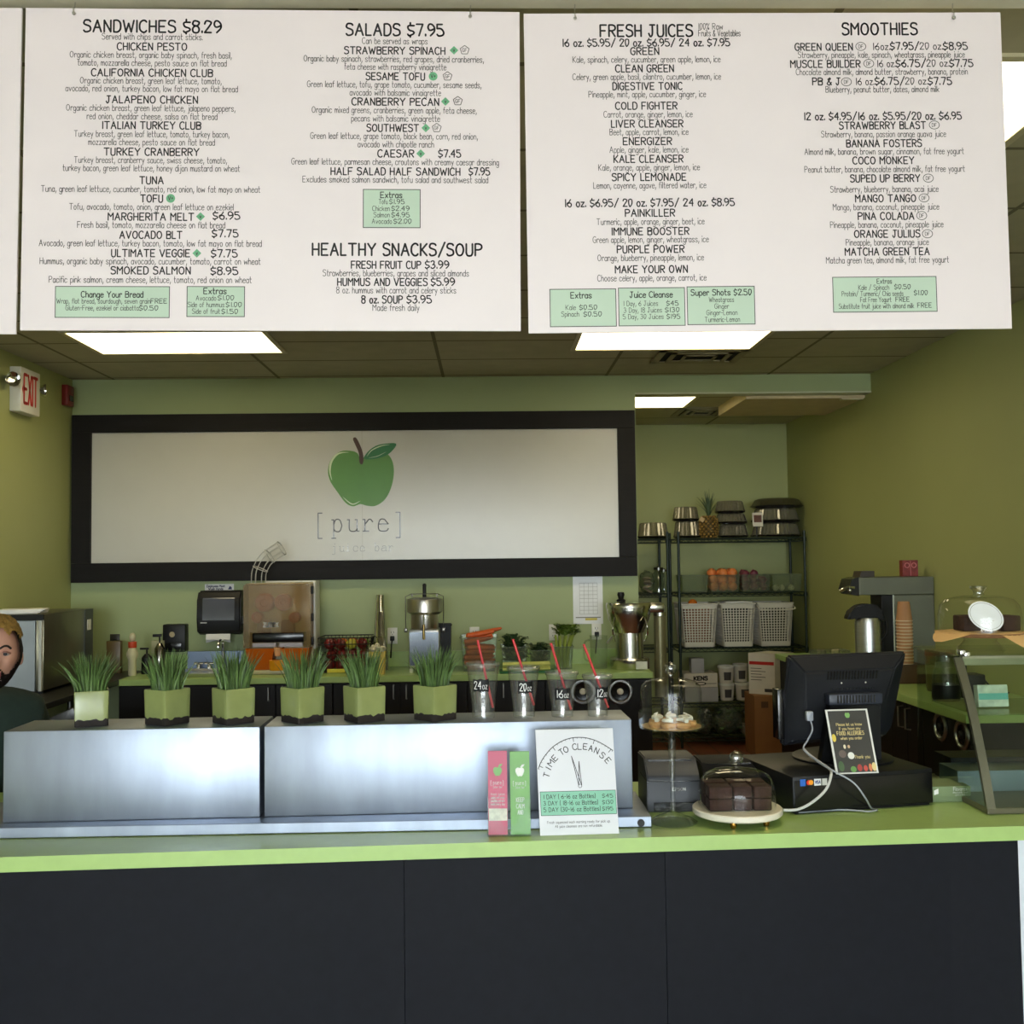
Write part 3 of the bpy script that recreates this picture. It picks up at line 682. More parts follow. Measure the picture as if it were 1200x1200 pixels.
B = [('FRESH JUICES',702.5,812.5,36,'H'),('100% Raw',818,847,32,'s'),('Fruits & Vegetables',818,868,39.8,'s'),('16 oz. $5.95/ 20 oz. $6.95/ 24 oz. $7.95',657.5,857,50,'P'),('GREEN',739,772.5,60,'I'),('Kale, spinach, celery, cucumber, green apple, lemon, ice',670,845.5,70.5,'s'),
('CLEAN GREEN',721,790,80.3,'I'),('Celery, green apple, basil, cilantro, cucumber, lemon, ice',670,846,90.8,'s'),('DIGESTIVE TONIC',717.5,800,101,'I'),('Pineapple, mint, apple, cucumber, ginger, ice',689,828,111.3,'s'),('COLD FIGHTER',721,794,124,'I'),('Carrot, orange, ginger, lemon, ice',707,812,134.8,'s'),
('LIVER CLEANSER',716,801,145,'I'),('Beet, apple, carrot, lemon, ice',714,807,155.5,'s'),('ENERGIZER',730,787.5,165.5,'I'),('Apple, ginger, kale, lemon, ice',714,807,176.2,'s'),('KALE CLEANSER',719,801,186.2,'I'),('Kale, orange, apple, ginger, lemon, ice',700.8,820.5,197,'s'),
('SPICY LEMONADE',717,804.5,207.5,'I'),('Lemon, cayenne, agave, filtered water, ice',694.8,828,218,'s'),('16 oz. $6.95/ 20 oz. $7.95/ 24 oz. $8.95',661,861.8,237.5,'P'),('PAINKILLER',732.5,791,249.5,'I'),('Turmeric, apple, orange, ginger, beet, ice',698.8,825.8,260.5,'s'),
('IMMUNE BOOSTER',717,807.8,271,'I'),('Green apple, lemon, ginger, wheatgrass, ice',694.5,830.8,281.5,'s'),('PURPLE POWER',723,802,292,'I'),('Orange, blueberry, pineapple, lemon, ice',700,825,302.8,'s'),('MAKE YOUR OWN',720.8,806,315.5,'I'),('Choose celery, apple, orange, carrot, ice',700,828,326.5,'s'),
('Extras',668.8,693,346,'b'),('Kale',663,674.5,360.5,'t'),('$0.50',679,699.5,360.2,'m'),('Spinach',658,678.5,368.3,'t'),('$0.50',684,705,368,'m'),('Juice Cleanse',738,788,345.2,'b'),('1 Day, 6 Juices',730.5,771,355.8,'t'),('$45',781,795,355.3,'m'),
('3 Day, 18 Juices',731,775.5,363.6,'t'),('$130',779.5,796,363,'m'),('5 Day, 30 Juices',730,777.5,371.2,'t'),('$195',781.5,797,370.8,'m'),('Super Shots $2.50',809.5,880.8,342.6,'b'),('Wheatgrass',830.8,860,351.3,'t'),('Ginger',837.5,854,359,'t'),('Ginger-Lemon',828,864,366.5,'t'),('Turmeric-Lemon',826,867,374.5,'t'),
('SMOOTHIES',986,1076,34,'H'),('GREEN QUEEN',931,1000,55,'I'),('16oz.',1022.5,1042.5,54.5,'n'),('$7.95/',1043,1077,54,'P'),('20 oz.',1077.5,1104.5,54,'n'),('$8.95',1105,1134,54,'P'),('Strawberry, pineapple, kale, spinach, wheatgrass, pineapple juice',932.8,1133,65,'s'),
('MUSCLE BUILDER',925.5,1009,75,'I'),('16 oz.',1027.5,1049,74.5,'n'),('$6.75/',1049.5,1085,74.2,'P'),('20 oz.',1085.5,1112,74,'n'),('$7.75',1112.5,1140.5,74,'P'),('Chocolate almond milk, almond butter, strawberry, banana, protein',930.5,1136.5,85,'s'),
('PB & J',951.8,985,95.5,'I'),('16 oz.',1002.5,1024,95.5,'n'),('$6.75/',1025,1060,95,'P'),('20 oz.',1060.5,1087,95,'n'),('$7.75',1087.5,1115.5,95,'P'),('Blueberry, peanut butter, dates, almond milk',966,1102,105.5,'s'),('12 oz. $4.95/16 oz. $5.95/20 oz. $6.95',940,1129,136,'P'),
('STRAWBERRY BLAST',982.5,1086,147,'I'),('Strawberry, banana, passion orange guava juice',961,1110,158,'s'),('BANANA FOSTERS',991,1081,168,'I'),('Almond milk, banana, brown sugar, cinnamon, fat free yogurt',941,1131.5,178.3,'s'),('COCO MONKEY',998.8,1072,188,'I'),('Peanut butter, banana, chocolate almond milk, fat free yogurt',941,1132.5,199,'s'),
('SUPED UP BERRY',995.8,1079,209,'I'),('Strawberry, blueberry, banana, acai juice',972,1100.8,222.5,'s'),('MANGO TANGO',1001.8,1074,232.5,'I'),('Mango, banana, coconut, pineapple juice',975,1101.5,243.3,'s'),('PINA COLADA',1005,1071.8,253.2,'I'),('Pineapple, banana, coconut, pineapple juice',971.8,1106.5,264,'s'),
('ORANGE JULIUS',1000.5,1078.8,274,'I'),('Pineapple, banana, orange juice',990.5,1089,284.7,'s'),('MATCHA GREEN TEA',989.5,1090,294.8,'I'),('Matcha green tea, almond milk, fat free yogurt',967,1113,305.5,'s'),
('Extras',1027.5,1045,329.5,'m'),('Kale / Spinach',1005.8,1042,337,'t'),('$0.50',1048,1067,336,'m'),('Protein/ Turmeric/ Chia seeds',986,1059,344.3,'t'),('$1.00',1071,1087,343,'m'),('Fat Free Yogurt',1008,1044.5,351.3,'t'),('FREE',1049.5,1065.8,350.7,'m'),('Substitute fruit juice with almond milk',982.5,1071.5,358.8,'t'),('FREE',1075,1091.8,357.6,'m')]
Bm = [('d',1008.7,54.5),('d',1018,74.5),('d',991.8,96),('d',1094.8,146.5),('d',1087.8,208.8),('d',1082.8,232),('d',1080,252.7),('d',1086.8,274)]
board([(613.7,15.5),(1172.5,15),(1185.7,384.5),(619.5,391)], 'menu_board', 'white hanging menu board headed fresh juices and smoothies', B,
      [(645,721.5,338.5,383),(725.5,802,337,382),(806,883.8,335.5,380.5),(976.8,1096.8,324,366)], Bm, [673.5, 1117])
board([(-552,4),(23.5,10),(20.8,391),(-556,391)], 'menu_board', 'white hanging board cut off at the picture edge, nothing readable on it', [], [], [], [-480, -60])

# ------------------------------------------------------------------ steel prep station and its covers
t = thing('prep_rail', 'low steel rail base on the counter under both steel covers', 'prep station', (0, 3.04, ZT))
xr_ = at(763, 3.05, 0.95).x
b = MB(); b.b2(-1.75, xr_, 0, 0.33, 0.001, 0.031, 0.002); b.build('rail_body', STEELC, t, smooth=False)
xk = at(751, 3.04, 0.945).x
b = MB(); b.cyl((xk, 0.001, 0.014), (xk, -0.006, 0.014), 0.0105, n=20); b.build('end_plug', BLACK, t)
ZTOP = 1.223
def cover(xa, ya, xb, yb, dep, label, knob=None):
    t = thing('steel_cover', label, 'steel cover', ((xa+xb)/2, (ya+yb)/2, ZT+0.0315), math.atan2(yb-ya, xb-xa), 'brushed steel prep covers')
    L = math.hypot(xb-xa, yb-ya); H = ZTOP-ZT-0.0315
    b = MB(); b.b2(-L/2, L/2, 0, dep, 0, H, 0.003); b.build('cover_body', STEELC, t)
    if knob is not None:
        b = MB(); b.cyl((knob, -0.0005, H-0.006), (knob, -0.012, H-0.006), 0.032, n=28); b.build('latch_disc', STEEL, t)
    return t
bx = [at(3.5, 3.095, 1.1).x, at(304.5, 3.11, 1.1).x, at(309.5, 3.112, 1.1).x, at(741, 3.14, 1.1).x]
cover(bx[0], 3.095, bx[1], 3.11, 0.215, 'shorter brushed steel cover holding three grass pots nearest the bearded person')
cover(bx[2], 3.112, bx[3], 3.14, 0.205, 'longer brushed steel cover holding three grass pots and the plastic cups')

# ------------------------------------------------------------------ grass pots
CER = mat('lime_glaze', (138, 148, 92), 0.26, var=0.08, scale=12, coat=0.12)
RAWC = mat('raw_brown_clay', (30, 23, 19), 0.8, var=0.3, scale=30)
GRASS = mat('plastic_grass', (84, 110, 58), 0.45, var=0.45, scale=25)
def pot(px, wpx, rz, label, seed, spread):
    rnd = random.Random(seed)
    v = at(px, 3.205, ZTOP)
    t = thing('grass_pot', label, 'potted grass', (v.x, v.y, ZTOP), rz, 'square grass pots on the steel covers')
    s = 0.098; H = 0.104; n = 44
    b = MB()   # glazed body with a ragged lower glaze line
    per = []
    for k in range(4*11):
        q, f = divmod(k, 11); f = f/11-0.5
        per.append([(f, -0.5), (0.5, f), (-f, 0.5), (-0.5, -f)][q])
    def rnd_sq(p, sc_, e=0.07):
        x, y = p
        mx = max(abs(x), abs(y)); mn = min(abs(x), abs(y))
        c_ = 1 - e*max(0, (mn/mx-0.8)/0.2)**2*0.6 if mx > 0 else 1
        return x*sc_*c_, y*sc_*c_
    gl = [0.020+rnd.uniform(-0.004, 0.004) for _ in per]
    def ringv(sc_, zf): return [b.bm.verts.new((*rnd_sq(p, sc_), zf(i))) for i, p in enumerate(per)]
    r1 = ringv(s*0.965, lambda i: gl[i]); r2 = ringv(s, lambda i: H-0.004); r3 = ringv(s*0.97, lambda i: H); r4 = ringv(s*0.90, lambda i: H); r5 = ringv(s*0.88, lambda i: H-0.014)
    for a, c in ((r1, r2), (r2, r3), (r3, r4), (r4, r5)):
        for i in range(n): b.bm.faces.new((a[i], a[(i+1) % n], c[(i+1) % n], c[i]))
    b.build('pot', CER, t)
    b = MB()
    r0 = ringv(s*0.955, lambda i: 0.0005); r1 = ringv(s*0.962, lambda i: gl[i]+0.0005)
    for i in range(n): b.bm.faces.new((r0[i], r0[(i+1) % n], r1[(i+1) % n], r1[i]))
    b.bm.faces.new(r0[::-1]); b.build('unglazed_foot', RAWC, t)
    b = MB(); b.box((0, 0, H-0.016), (s*0.89, s*0.89, 0.004)); b.build('soil', RAWC, t, smooth=False)
    b = MB()
    for k in range(150):
        a = rnd.uniform(0, 2*PI); rr = 0.040*math.sqrt(rnd.random())
        x, y = rr*math.cos(a)*1.1, rr*math.sin(a)*1.1
        lean = rr/0.04*spread*rnd.uniform(0.3, 1.15)+rnd.uniform(0, 0.02)
        da = a+rnd.uniform(-0.5, 0.5)
        hh = rnd.uniform(0.105, 0.150)*(1-0.10*lean/0.05 if lean < 0.1 else 0.8)
        wv = rnd.uniform(0.0020, 0.0034)
        tw = rnd.uniform(0, PI); ux, uy = math.cos(tw), math.sin(tw)
        prev = None
        for q in range(6):
            f = q/5; l = lean*f**1.8
            c = Vector((x+math.cos(da)*l, y+math.sin(da)*l, H-0.016+hh*f*(1-0.12*f*lean/0.05)))
            ww = wv*(1-f**2.2)+0.0003
            e = (b.bm.verts.new(c+Vector((ux*ww, uy*ww, 0))), b.bm.verts.new(c+Vector((uy*ww*0.3, -ux*ww*0.3, 0))), b.bm.verts.new(c-Vector((ux*ww, uy*ww, 0))))
            if prev:
                b.bm.faces.new((prev[0], prev[1], e[1], e[0])); b.bm.faces.new((prev[1], prev[2], e[2], e[1]))
            prev = e
    g = b.build('grass', GRASS, t, fix=False); g['kind'] = 'stuff'
pot(107, 40, 0.37, 'lime grass pot set square to the room, nearest the bearded person', 1, 0.055)
pot(196, 52, math.radians(57), 'lime grass pot standing second from the bearded person', 2, 0.040)
pot(273.5, 53, math.radians(41), 'lime grass pot at the gap end of the shorter steel cover', 3, 0.038)
pot(354.5, 53, math.radians(45), 'lime grass pot at the gap end of the longer steel cover', 4, 0.034)
pot(427, 52, math.radians(35), 'lime grass pot in the middle of three on the longer steel cover', 5, 0.034)
pot(510, 52, math.radians(44), 'lime grass pot standing beside the 24 oz cup', 6, 0.042)

# ------------------------------------------------------------------ sample cups with straws
def cup(px, rtop, h, s1, s2, tag_px, size, yv=3.225):
    v = at(px, yv, ZTOP)
    t = thing('plastic_cup', 'clear lidded plastic cup tagged %s oz with a red straw' % size, 'cup', (v.x, v.y, ZTOP), 0, 'sample cups on the steel cover')
    rb = rtop*0.66
    b = MB(); b.lathe([(0, 0.002), (rb*0.9, 0.002), (rb, 0.0005), (rb*1.02, 0.018), (rb*1.0, 0.020), (rtop*0.94, h-0.006), (rtop*0.97, h-0.004), (rtop*0.97, h)], 40); b.build('cup_body', CLEAR, t)
    b = MB(); b.lathe([(rtop*1.0, h-0.004), (rtop*1.03, h), (rtop*1.0, h+0.006), (rtop*0.93, h+0.007), (rtop*0.9, h+0.001), (rtop*0.3, h+0.002), (0.004, h+0.002)], 40); b.build('lid', CLEAR, t)
    d1 = (P(*s1, yv)-Vector((v.x, 0, 0))); d2 = (P(*s2, yv+0.012)-Vector((v.x, 0, 0)))
    b = MB(); b.tube([(d1.x, 0, d1.z-ZTOP), (d2.x, 0.008, d2.z-ZTOP)], 0.0038, 10); b.build('straw', RED, t)
    # curved chalk tag around the front of the cup
    (xa, xb, za, zb) = tag_px
    pa = P(xa, zb, yv-0.03); pb = P(xb, za, yv-0.03)
    z0, z1 = pa.z-ZTOP, pb.z-ZTOP
    def rad(z): return rb+(rtop*0.94-rb)*max(0, min(1, (z-0.02)/(h-0.026)))+0.0012
    fn = lambda u, vv, d=0.0: ((rad(vv)+d)*math.sin(u/rad(vv)), -(rad(vv)+d)*math.cos(u/rad(vv)), vv)
    u0, u1 = pa.x-v.x, pb.x-v.x
    b = MB(); N = 12
    up = [z1+0.0015*math.cos(q*4*PI/N) for q in range(N+1)]; lo = [z0-0.0015*math.cos(q*4*PI/N) for q in range(N+1)]
    for q in range(N):
        ua, ub = u0+(u1-u0)*q/N, u0+(u1-u0)*(q+1)/N
        b.face([fn(ua, lo[q]), fn(ub, lo[q+1]), fn(ub, up[q+1]), fn(ua, up[q])])
    b.build('tag', BLACK, t, fix=False)
    b = MB(); um = (u0+u1)/2
    text(b, size, fn, um-(u1-u0)*0.18, z0+(z1-z0)*0.2, (z1-z0)*0.62, (u1-u0)*0.42, sw=0.0022, d=0.0006)
    text(b, 'oz', fn, um+(u1-u0)*0.25, z0+(z1-z0)*0.2, (z1-z0)*0.5, (u1-u0)*0.28, sw=0.0013, d=0.0006)
    b.build('lettering', PAPER, t, smooth=False, fix=False)
cup(566.5, 0.0515, 0.160, (559.6, 750), (577.6, 829), (553.5, 573, 795.5, 810), '24')
cup(614, 0.050, 0.147, (601, 749), (625.6, 826), (607, 625, 798, 812), '20')
cup(659, 0.050, 0.130, (645.6, 753.6), (669, 831), (650, 668, 806, 820), '16')
cup(700.5, 0.046, 0.120, (684, 755), (712.5, 829), (698, 714, 805, 819), '12')

# ------------------------------------------------------------------ brochure rack and cleanse card
PINKP = mat('pink_print', (178, 42, 84), 0.4); GRP = mat('green_print', (94, 156, 60), 0.4)
v = at(597, 2.985, ZT)
t = thing('brochure_holder', 'clear acrylic brochure holder with two pockets on the counter edge', 'holder', (v.x, v.y, ZT), 0.0)
b = MB()
hw = m(25, 2.98)
b.b2(-hw, hw, -0.022, 0.022, 0.0005, 0.003)
b.b2(-hw, hw, 0.020, 0.022, 0.003, 0.115); b.b2(-hw, -hw+0.002, -0.022, 0.020, 0.003, 0.11); b.b2(hw-0.002, hw, -0.022, 0.020, 0.003, 0.11)
for sx in (-1, 1):
    # front lip with the scooped notch
    pts = [(sx*hw, 0.003), (sx*hw, 0.106), (sx*(hw-0.026), 0.106), (sx*(hw-0.031), 0.10), (sx*(hw-0.036), 0.045), (sx*(hw-0.045), 0.03), (0, 0.026), (0, 0.003)]
    b.prism(pts, lambda u, v_, d: (u, -0.024+d, v_), 0, 0.002)
b.build('holder_body', GLASS, t, smooth=False)
def broch(px0, px1, pyt, M_, label, pink):
    a = P(px0, pyt, 2.98); c = P(px1, pyt, 2.98); wd = c.x-a.x
    t = thing('brochure', label, 'brochure', ((a.x+c.x)/2, 2.985, ZT+0.0035), -0.03 if pink else 0.03, 'brochures in the acrylic holder')
    H = a.z-ZT-0.0035
    lean = 0.010
    fn = lambda u, vv, d=0.0: (u, -0.010+vv/H*lean*2-d, vv)
    b = MB(); b.prism([(-wd/2, 0.0), (wd/2, 0.0), (wd/2, H), (-wd/2, H)], lambda u, v_, d: fn(u, v_, d), -0.006, 0); b.build('leaflet', M_, t, smooth=False)
    b = MB(); r = 0.013
    apl = [(0.0, 0.8), (0.35, 0.95), (0.8, 0.75), (0.95, 0.2), (0.7, -0.5), (0.35, -0.95), (0, -0.85), (-0.35, -0.95), (-0.7, -0.5), (-0.95, 0.2), (-0.8, 0.75), (-0.35, 0.95)]
    b.face([fn(x*r, H-0.056+y*r, 0.0004) for x, y in smooth2(apl, 3)]); b.face([fn(x, H-0.056+y, 0.0004) for x, y in ((0.001, 0.012), (0.006, 0.020), (0.014, 0.021), (0.010, 0.014))])
    b.build('apple_print', GRP if pink else PAPER, t, smooth=False, fix=False)
    b = MB()
    text(b, '[pure]', fn, 0, H-0.091, 0.010, 0.040, sw=0.0011, mono=True, d=0.0005); text(b, 'juice bar', fn, 0, H-0.101, 0.005, 0.026, sw=0.0007, mono=True, d=0.0005)
    if pink:
        for k, s in enumerate(('fresh juices', 'salads and wraps', 'smoothies and more', 'made every day')):
            text(b, s, fn, 0, H-0.121-k*0.009, 0.006, wd*0.72, sw=0.0008, d=0.0005)
    else:
        for k, s in enumerate(('KEEP', 'CALM', 'AND')):
            text(b, s, fn, 0, H-0.138-k*0.017, 0.0115, wd*(0.40 if k != 2 else 0.28), sw=0.0014, d=0.0005)
    b.build('lettering', PAPER, t, smooth=False, fix=False)
    if pink:
        b = MB(); b.face([fn(-wd/2+0.002, H-0.19, 0.0004), fn(wd/2-0.001, H-0.19, 0.0004), fn(wd/2-0.001, H-0.157, 0.0004), fn(-wd/2+0.002, H-0.157, 0.0004)]); b.build('photo_print', mat('photo_pale', (206, 204, 190), 0.5, var=0.3, scale=60), t, smooth=False, fix=False)
broch(571.5, 594, 881.5, PINKP, 'pink apple brochure standing in the acrylic holder', True)
broch(597.5, 620.5, 882, GRP, 'green keep calm brochure standing in the acrylic holder', False)

a = P(628.3, 851, 3.02); c_ = P(719, 850, 3.02); e = P(633, 976, 2.965); g = P(725.5, 973, 2.975)
W2 = ((c_-a).length+(g-e).length)/2; H2 = ((a-e).length+(c_-g).length)/2
cxm = (e.x+g.x)/2; cym = 2.972
t = thing('counter_sign', 'white time to cleanse price card leaning on the steel cover', 'sign', (cxm, cym, ZT), 0.04)
tl = math.atan2(0.046, H2); ct, s_t = math.cos(tl), math.sin(tl)
cf = lambda u, v_, d=0.0: (u-0.006*v_/H2, v_*s_t-d, v_*ct)
b = MB(); b.prism([(-W2/2, 0.0005), (W2/2, 0.0005), (W2/2, H2), (-W2/2, H2)], lambda u, v_, d: cf(u, v_, d), -0.004, 0); b.build('card', mat('card_white', (206, 208, 214), 0.4, var=0.01), t, smooth=False)
def cuv(zx, zy):  # zoomed-card coordinates -> card plane
    return ((zx-(440+(495-440)*0)-(0)), zy)
def CU(zx, zy):
    f = (740-zy)/(740-58)
    xl = 443+(427-443)*f; xr2 = 953+(918-953)*f
    return ((zx-xl)/(xr2-xl)-0.5)*W2, f*H2
b = MB(); PX = W2/500
(u0, v0), (u1, v1) = CU(452, 612), CU(932, 460)
ub0, ub1 = CU(452, 540)[0], CU(932, 540)[0]
b.face([cf(u0, v0, 0.0004), cf(u1, v0, 0.0004), cf(u1, v1, 0.0004), cf(u0, v1, 0.0004)]); b.build('price_panel', mat('mint_panel', (108, 178, 146), 0.4), t, smooth=False, fix=False)
b = MB()
def seg(mb, p, q, wd, d=0.0006):
    L = math.hypot(q[0]-p[0], q[1]-p[1]); nx, ny = -(q[1]-p[1])/L*wd/2, (q[0]-p[0])/L*wd/2
    mb.face([cf(p[0]+nx, p[1]+ny, d), cf(p[0]-nx, p[1]-ny, d), cf(q[0]-nx, q[1]-ny, d), cf(q[0]+nx, q[1]+ny, d)])
dial = [(440, 312), (458, 268), (490, 220), (535, 172), (590, 137), (640, 119), (690, 113), (745, 117), (800, 133), (850, 158), (890, 184), (918, 204)]
dp = [(p.x, p.y) for p in cr([Vector((*CU(*p), 0)) for p in dial], 4)]
for p, q in zip(dp, dp[1:]): seg(b, p, q, 5*PX)
cen = CU(705, 425)
for k in range(0, len(dp), 2):
    p = dp[k]; d_ = Vector((cen[0]-p[0], cen[1]-p[1])).normalized(); L = (26 if k % 10 == 2 else 9)*PX
    seg(b, p, (p[0]+d_.x*L, p[1]+d_.y*L), (4 if L > 20*PX else 2.5)*PX)
for tip, sp in (((652, 232), 12), ((700, 268), 9)):
    ti = CU(*tip); l = CU(697, 425); r_ = CU(716, 425)
    seg(b, ti, l, 4*PX); seg(b, ti, r_, 4*PX)
ck = [(cen[0]+11*PX*math.cos(a*PI/8), CU(705, 428)[1]+11*PX*math.sin(a*PI/8)) for a in range(17)]
for p, q in zip(ck, ck[1:]): seg(b, p, q, 3*PX)
for (s, zx, zy, rot) in (('T',492,352,70),('I',505,308,60),('M',522,275,52),('E',546,243,45),('T',590,205,32),('O',618,190,22),('C',674,174,8),('L',706,173,-2),('E',742,174,-8),('A',778,186,-14),('N',815,203,-26),('S',851,234,-42),('E',886,268,-52)):
    p = CU(zx, zy); ca, sa = math.cos(math.radians(rot)), math.sin(math.radians(rot))
    fn = lambda u, v_, d=0.0, p=p, ca=ca, sa=sa: cf(p[0]+u*ca-v_*sa, p[1]+u*sa+v_*ca, 0.0006)
    text(b, s, fn, 0, -18*PX, 36*PX, {'I': 4*PX, 'M': 34*PX, 'O': 30*PX}.get(s, 25*PX), sw=5.2*PX)
for k, (s, pr) in enumerate((('1 DAY ( 6-16 oz Bottles)', '$45'), ('3 DAY ( 18-16 oz Bottles)', '$130'), ('5 DAY (30-16 oz Bottles)', '$195'))):
    yy = 506+k*41
    p = CU(470, yy); q = CU(802+k*16, yy); text(b, s, lambda u, v_, d=0: cf(u, v_, 0.0008), p[0], p[1], 25*PX, q[0]-p[0], sw=3.2*PX, align='l')
    p = CU(848, yy); q = CU(916, yy); text(b, pr, lambda u, v_, d=0: cf(u, v_, 0.0008), p[0], p[1], 22*PX, q[0]-p[0], sw=3.2*PX, align='l')
p = CU(693, 664); text(b, 'Fresh squeezed each morning ready for pick up.', lambda u, v_, d=0: cf(u, v_, 0.0008), p[0], p[1], 15*PX, 400*PX, sw=1.6*PX)
p = CU(693, 690); text(b, 'All juice cleanses are non refundable.', lambda u, v_, d=0: cf(u, v_, 0.0008), p[0], p[1], 15*PX, 300*PX, sw=1.6*PX)
for pa, pb in (((u0, v0), (u1, v0)), ((u0, v1), (u1, v1)), ((u0, v0), (u0, v1)), ((u1, v0), (u1, v1))): seg(b, pa, pb, 3*PX)
b.build('print', INK, t, smooth=False, fix=False)

# ------------------------------------------------------------------ glass cake stand and pastry
Y1 = 3.09
v = at(788.5, Y1, 1.0); zp = HZ(788, 855, Y1-0.04)
t = thing('cake_stand', 'tall stemmed glass cake stand with domed lid and pale pastries', 'cake stand', (v.x, v.y, ZT))
h = zp-ZT
b = MB(); b.lathe([(0, 0.001), (0.068, 0.001), (0.070, 0.004), (0.05, 0.016), (0.02, 0.028), (0.008, 0.034), (0.007, 0.06), (0.008, 0.12), (0.012, h-0.035), (0.008, h-0.03), (0.012, h-0.022), (0.013, h-0.012), (0.020, h-0.006), (0.06, h-0.002), (0.094, h+0.001), (0.095, h+0.004), (0.0, h+0.004)], 40)
b.build('stand', STANDG, t)
b = MB(); b.lathe([(0, h+0.0042), (0.088, h+0.0042), (0.088, h+0.0052), (0, h+0.0052)], 40); b.build('plate_disc', mat('disc_tan', (188, 152, 104), 0.7), t)  # flat tan disc covering the top of the glass plate
b = MB(); b.lathe([(0.094, h+0.004), (0.0955, h+0.006), (0.0965, h+0.047), (0.0945, h+0.047), (0.0935, h+0.006)], 48); b.build('gallery_rim', GLASS, t)
dz = h+0.0056; DH = 0.136
d_ = None
b = MB(); b.lathe([(0.089, dz), (0.089, dz+DH-0.035), (0.086, dz+DH-0.020), (0.074, dz+DH-0.008), (0.05, dz+DH-0.001), (0.015, dz+DH+0.004), (0.008, dz+DH+0.010)], 48); b.build('dome', GLASS, t)
b = MB(); b.lathe([(0.008, dz+DH+0.008), (0.008, dz+DH+0.013)], 16); b.ball((0, 0, dz+DH+0.030), 0.019, (1, 1, 1)); b.build('knob', KNOBG, t)
SP = mat('sponge', (196, 146, 92), 0.8, var=0.2, scale=60, bump=0.5); ICE = mat('white_icing', (232, 226, 214), 0.6)
rnd = random.Random(3)
for k, (a, r) in enumerate([(200, 0.05), (250, 0.048), (300, 0.052), (345, 0.05), (30, 0.05), (85, 0.05), (140, 0.05)]):
    x, y = r*math.cos(math.radians(a)), r*math.sin(math.radians(a))
    c = thing('pastry', ['pale iced pastry under the tall glass dome'][0], 'pastry', (v.x+x, v.y+y, zp+0.0055), rnd.uniform(0, 6), 'iced pastries under the tall dome')
    b = MB(); b.lathe([(0, 0), (0.020, 0), (0.024, 0.008), (0.022, 0.015), (0, 0.016)], 14); b.build('sponge', SP, c)
    b = MB(); b.tube([(-0.014, 0, 0.020), (0.012, -0.008, 0.021), (0.012, 0.010, 0.023), (-0.006, 0.005, 0.027), (0.004, 0.0, 0.033)], 0.0065, 8, 3, taper=0.002); b.build('icing', ICE, c)

# ------------------------------------------------------------------ low cake plate with brownies
Y2 = 3.10
v = at(864, Y2, 0.95)
t = thing('cake_plate', 'white marble plate on gold feet with a low glass dome', 'cake stand', (v.x, v.y, ZT))
b = MB(); b.lathe([(0, 0.022), (0.126, 0.022), (0.130, 0.026), (0.130, 0.038), (0.127, 0.041), (0, 0.041)], 56); b.build('plate', mat('pale_marble', (226, 220, 204), 0.3, var=0.05, scale=12), t)
for a in (-110, -45, 60, 130):
    b = MB(); x, y = 0.095*math.cos(math.radians(a)), 0.095*math.sin(math.radians(a)); b.lathe([(0, 0.0005), (0.007, 0.0005), (0.010, 0.012), (0.008, 0.0215), (0, 0.0215)], 16, (x, y, 0)); b.build('foot', mat('brass', (190, 140, 70), 0.25, 1.0), t)
DH = 0.110; dz = 0.0415
b = MB(); b.lathe([(0.112, dz), (0.112, dz+0.045), (0.108, dz+0.07), (0.094, dz+0.092), (0.07, dz+0.104), (0.03, dz+DH), (0.008, dz+DH+0.002)], 56); b.build('dome', GLASS, t)
b = MB(); b.lathe([(0.0075, dz+DH), (0.006, dz+DH+0.008)], 12); b.ball((0, 0, dz+DH+0.029), 0.022, (1, 0.75, 1)); b.build('knob', KNOBG, t)
CHOC = mat('chocolate_cake', (50, 25, 17), 0.85, var=0.35, scale=70, bump=0.8)
b = MB()
xb = [(829, 857), (858, 880), (881, 903)]
for lv in range(2):
    for k, (pa, pb) in enumerate(xb):
        for row in range(2):
            wd = m(pb-pa-1, 3.06)
            xx = at((pa+pb)/2, 3.06, 1.0).x
            c = MB(); c.box((0, 0, 0.0175), (wd, 0.058, 0.034), 0.004)
            bo = c.build('brownie', CHOC, None, (xx, 3.068+row*0.066, ZT+0.0415+lv*0.0352), rnd.uniform(-0.04, 0.04))
            where = ['facing the counter edge', 'behind the front ones'][row]
            tag(bo, 'dark chocolate brownie %s, %s layer, %s' % (where, ['bottom', 'top'][lv], ['end nearest the tall stand', 'middle piece', 'end nearest the cash drawer'][k]), 'brownie', 'brownies under the low dome')

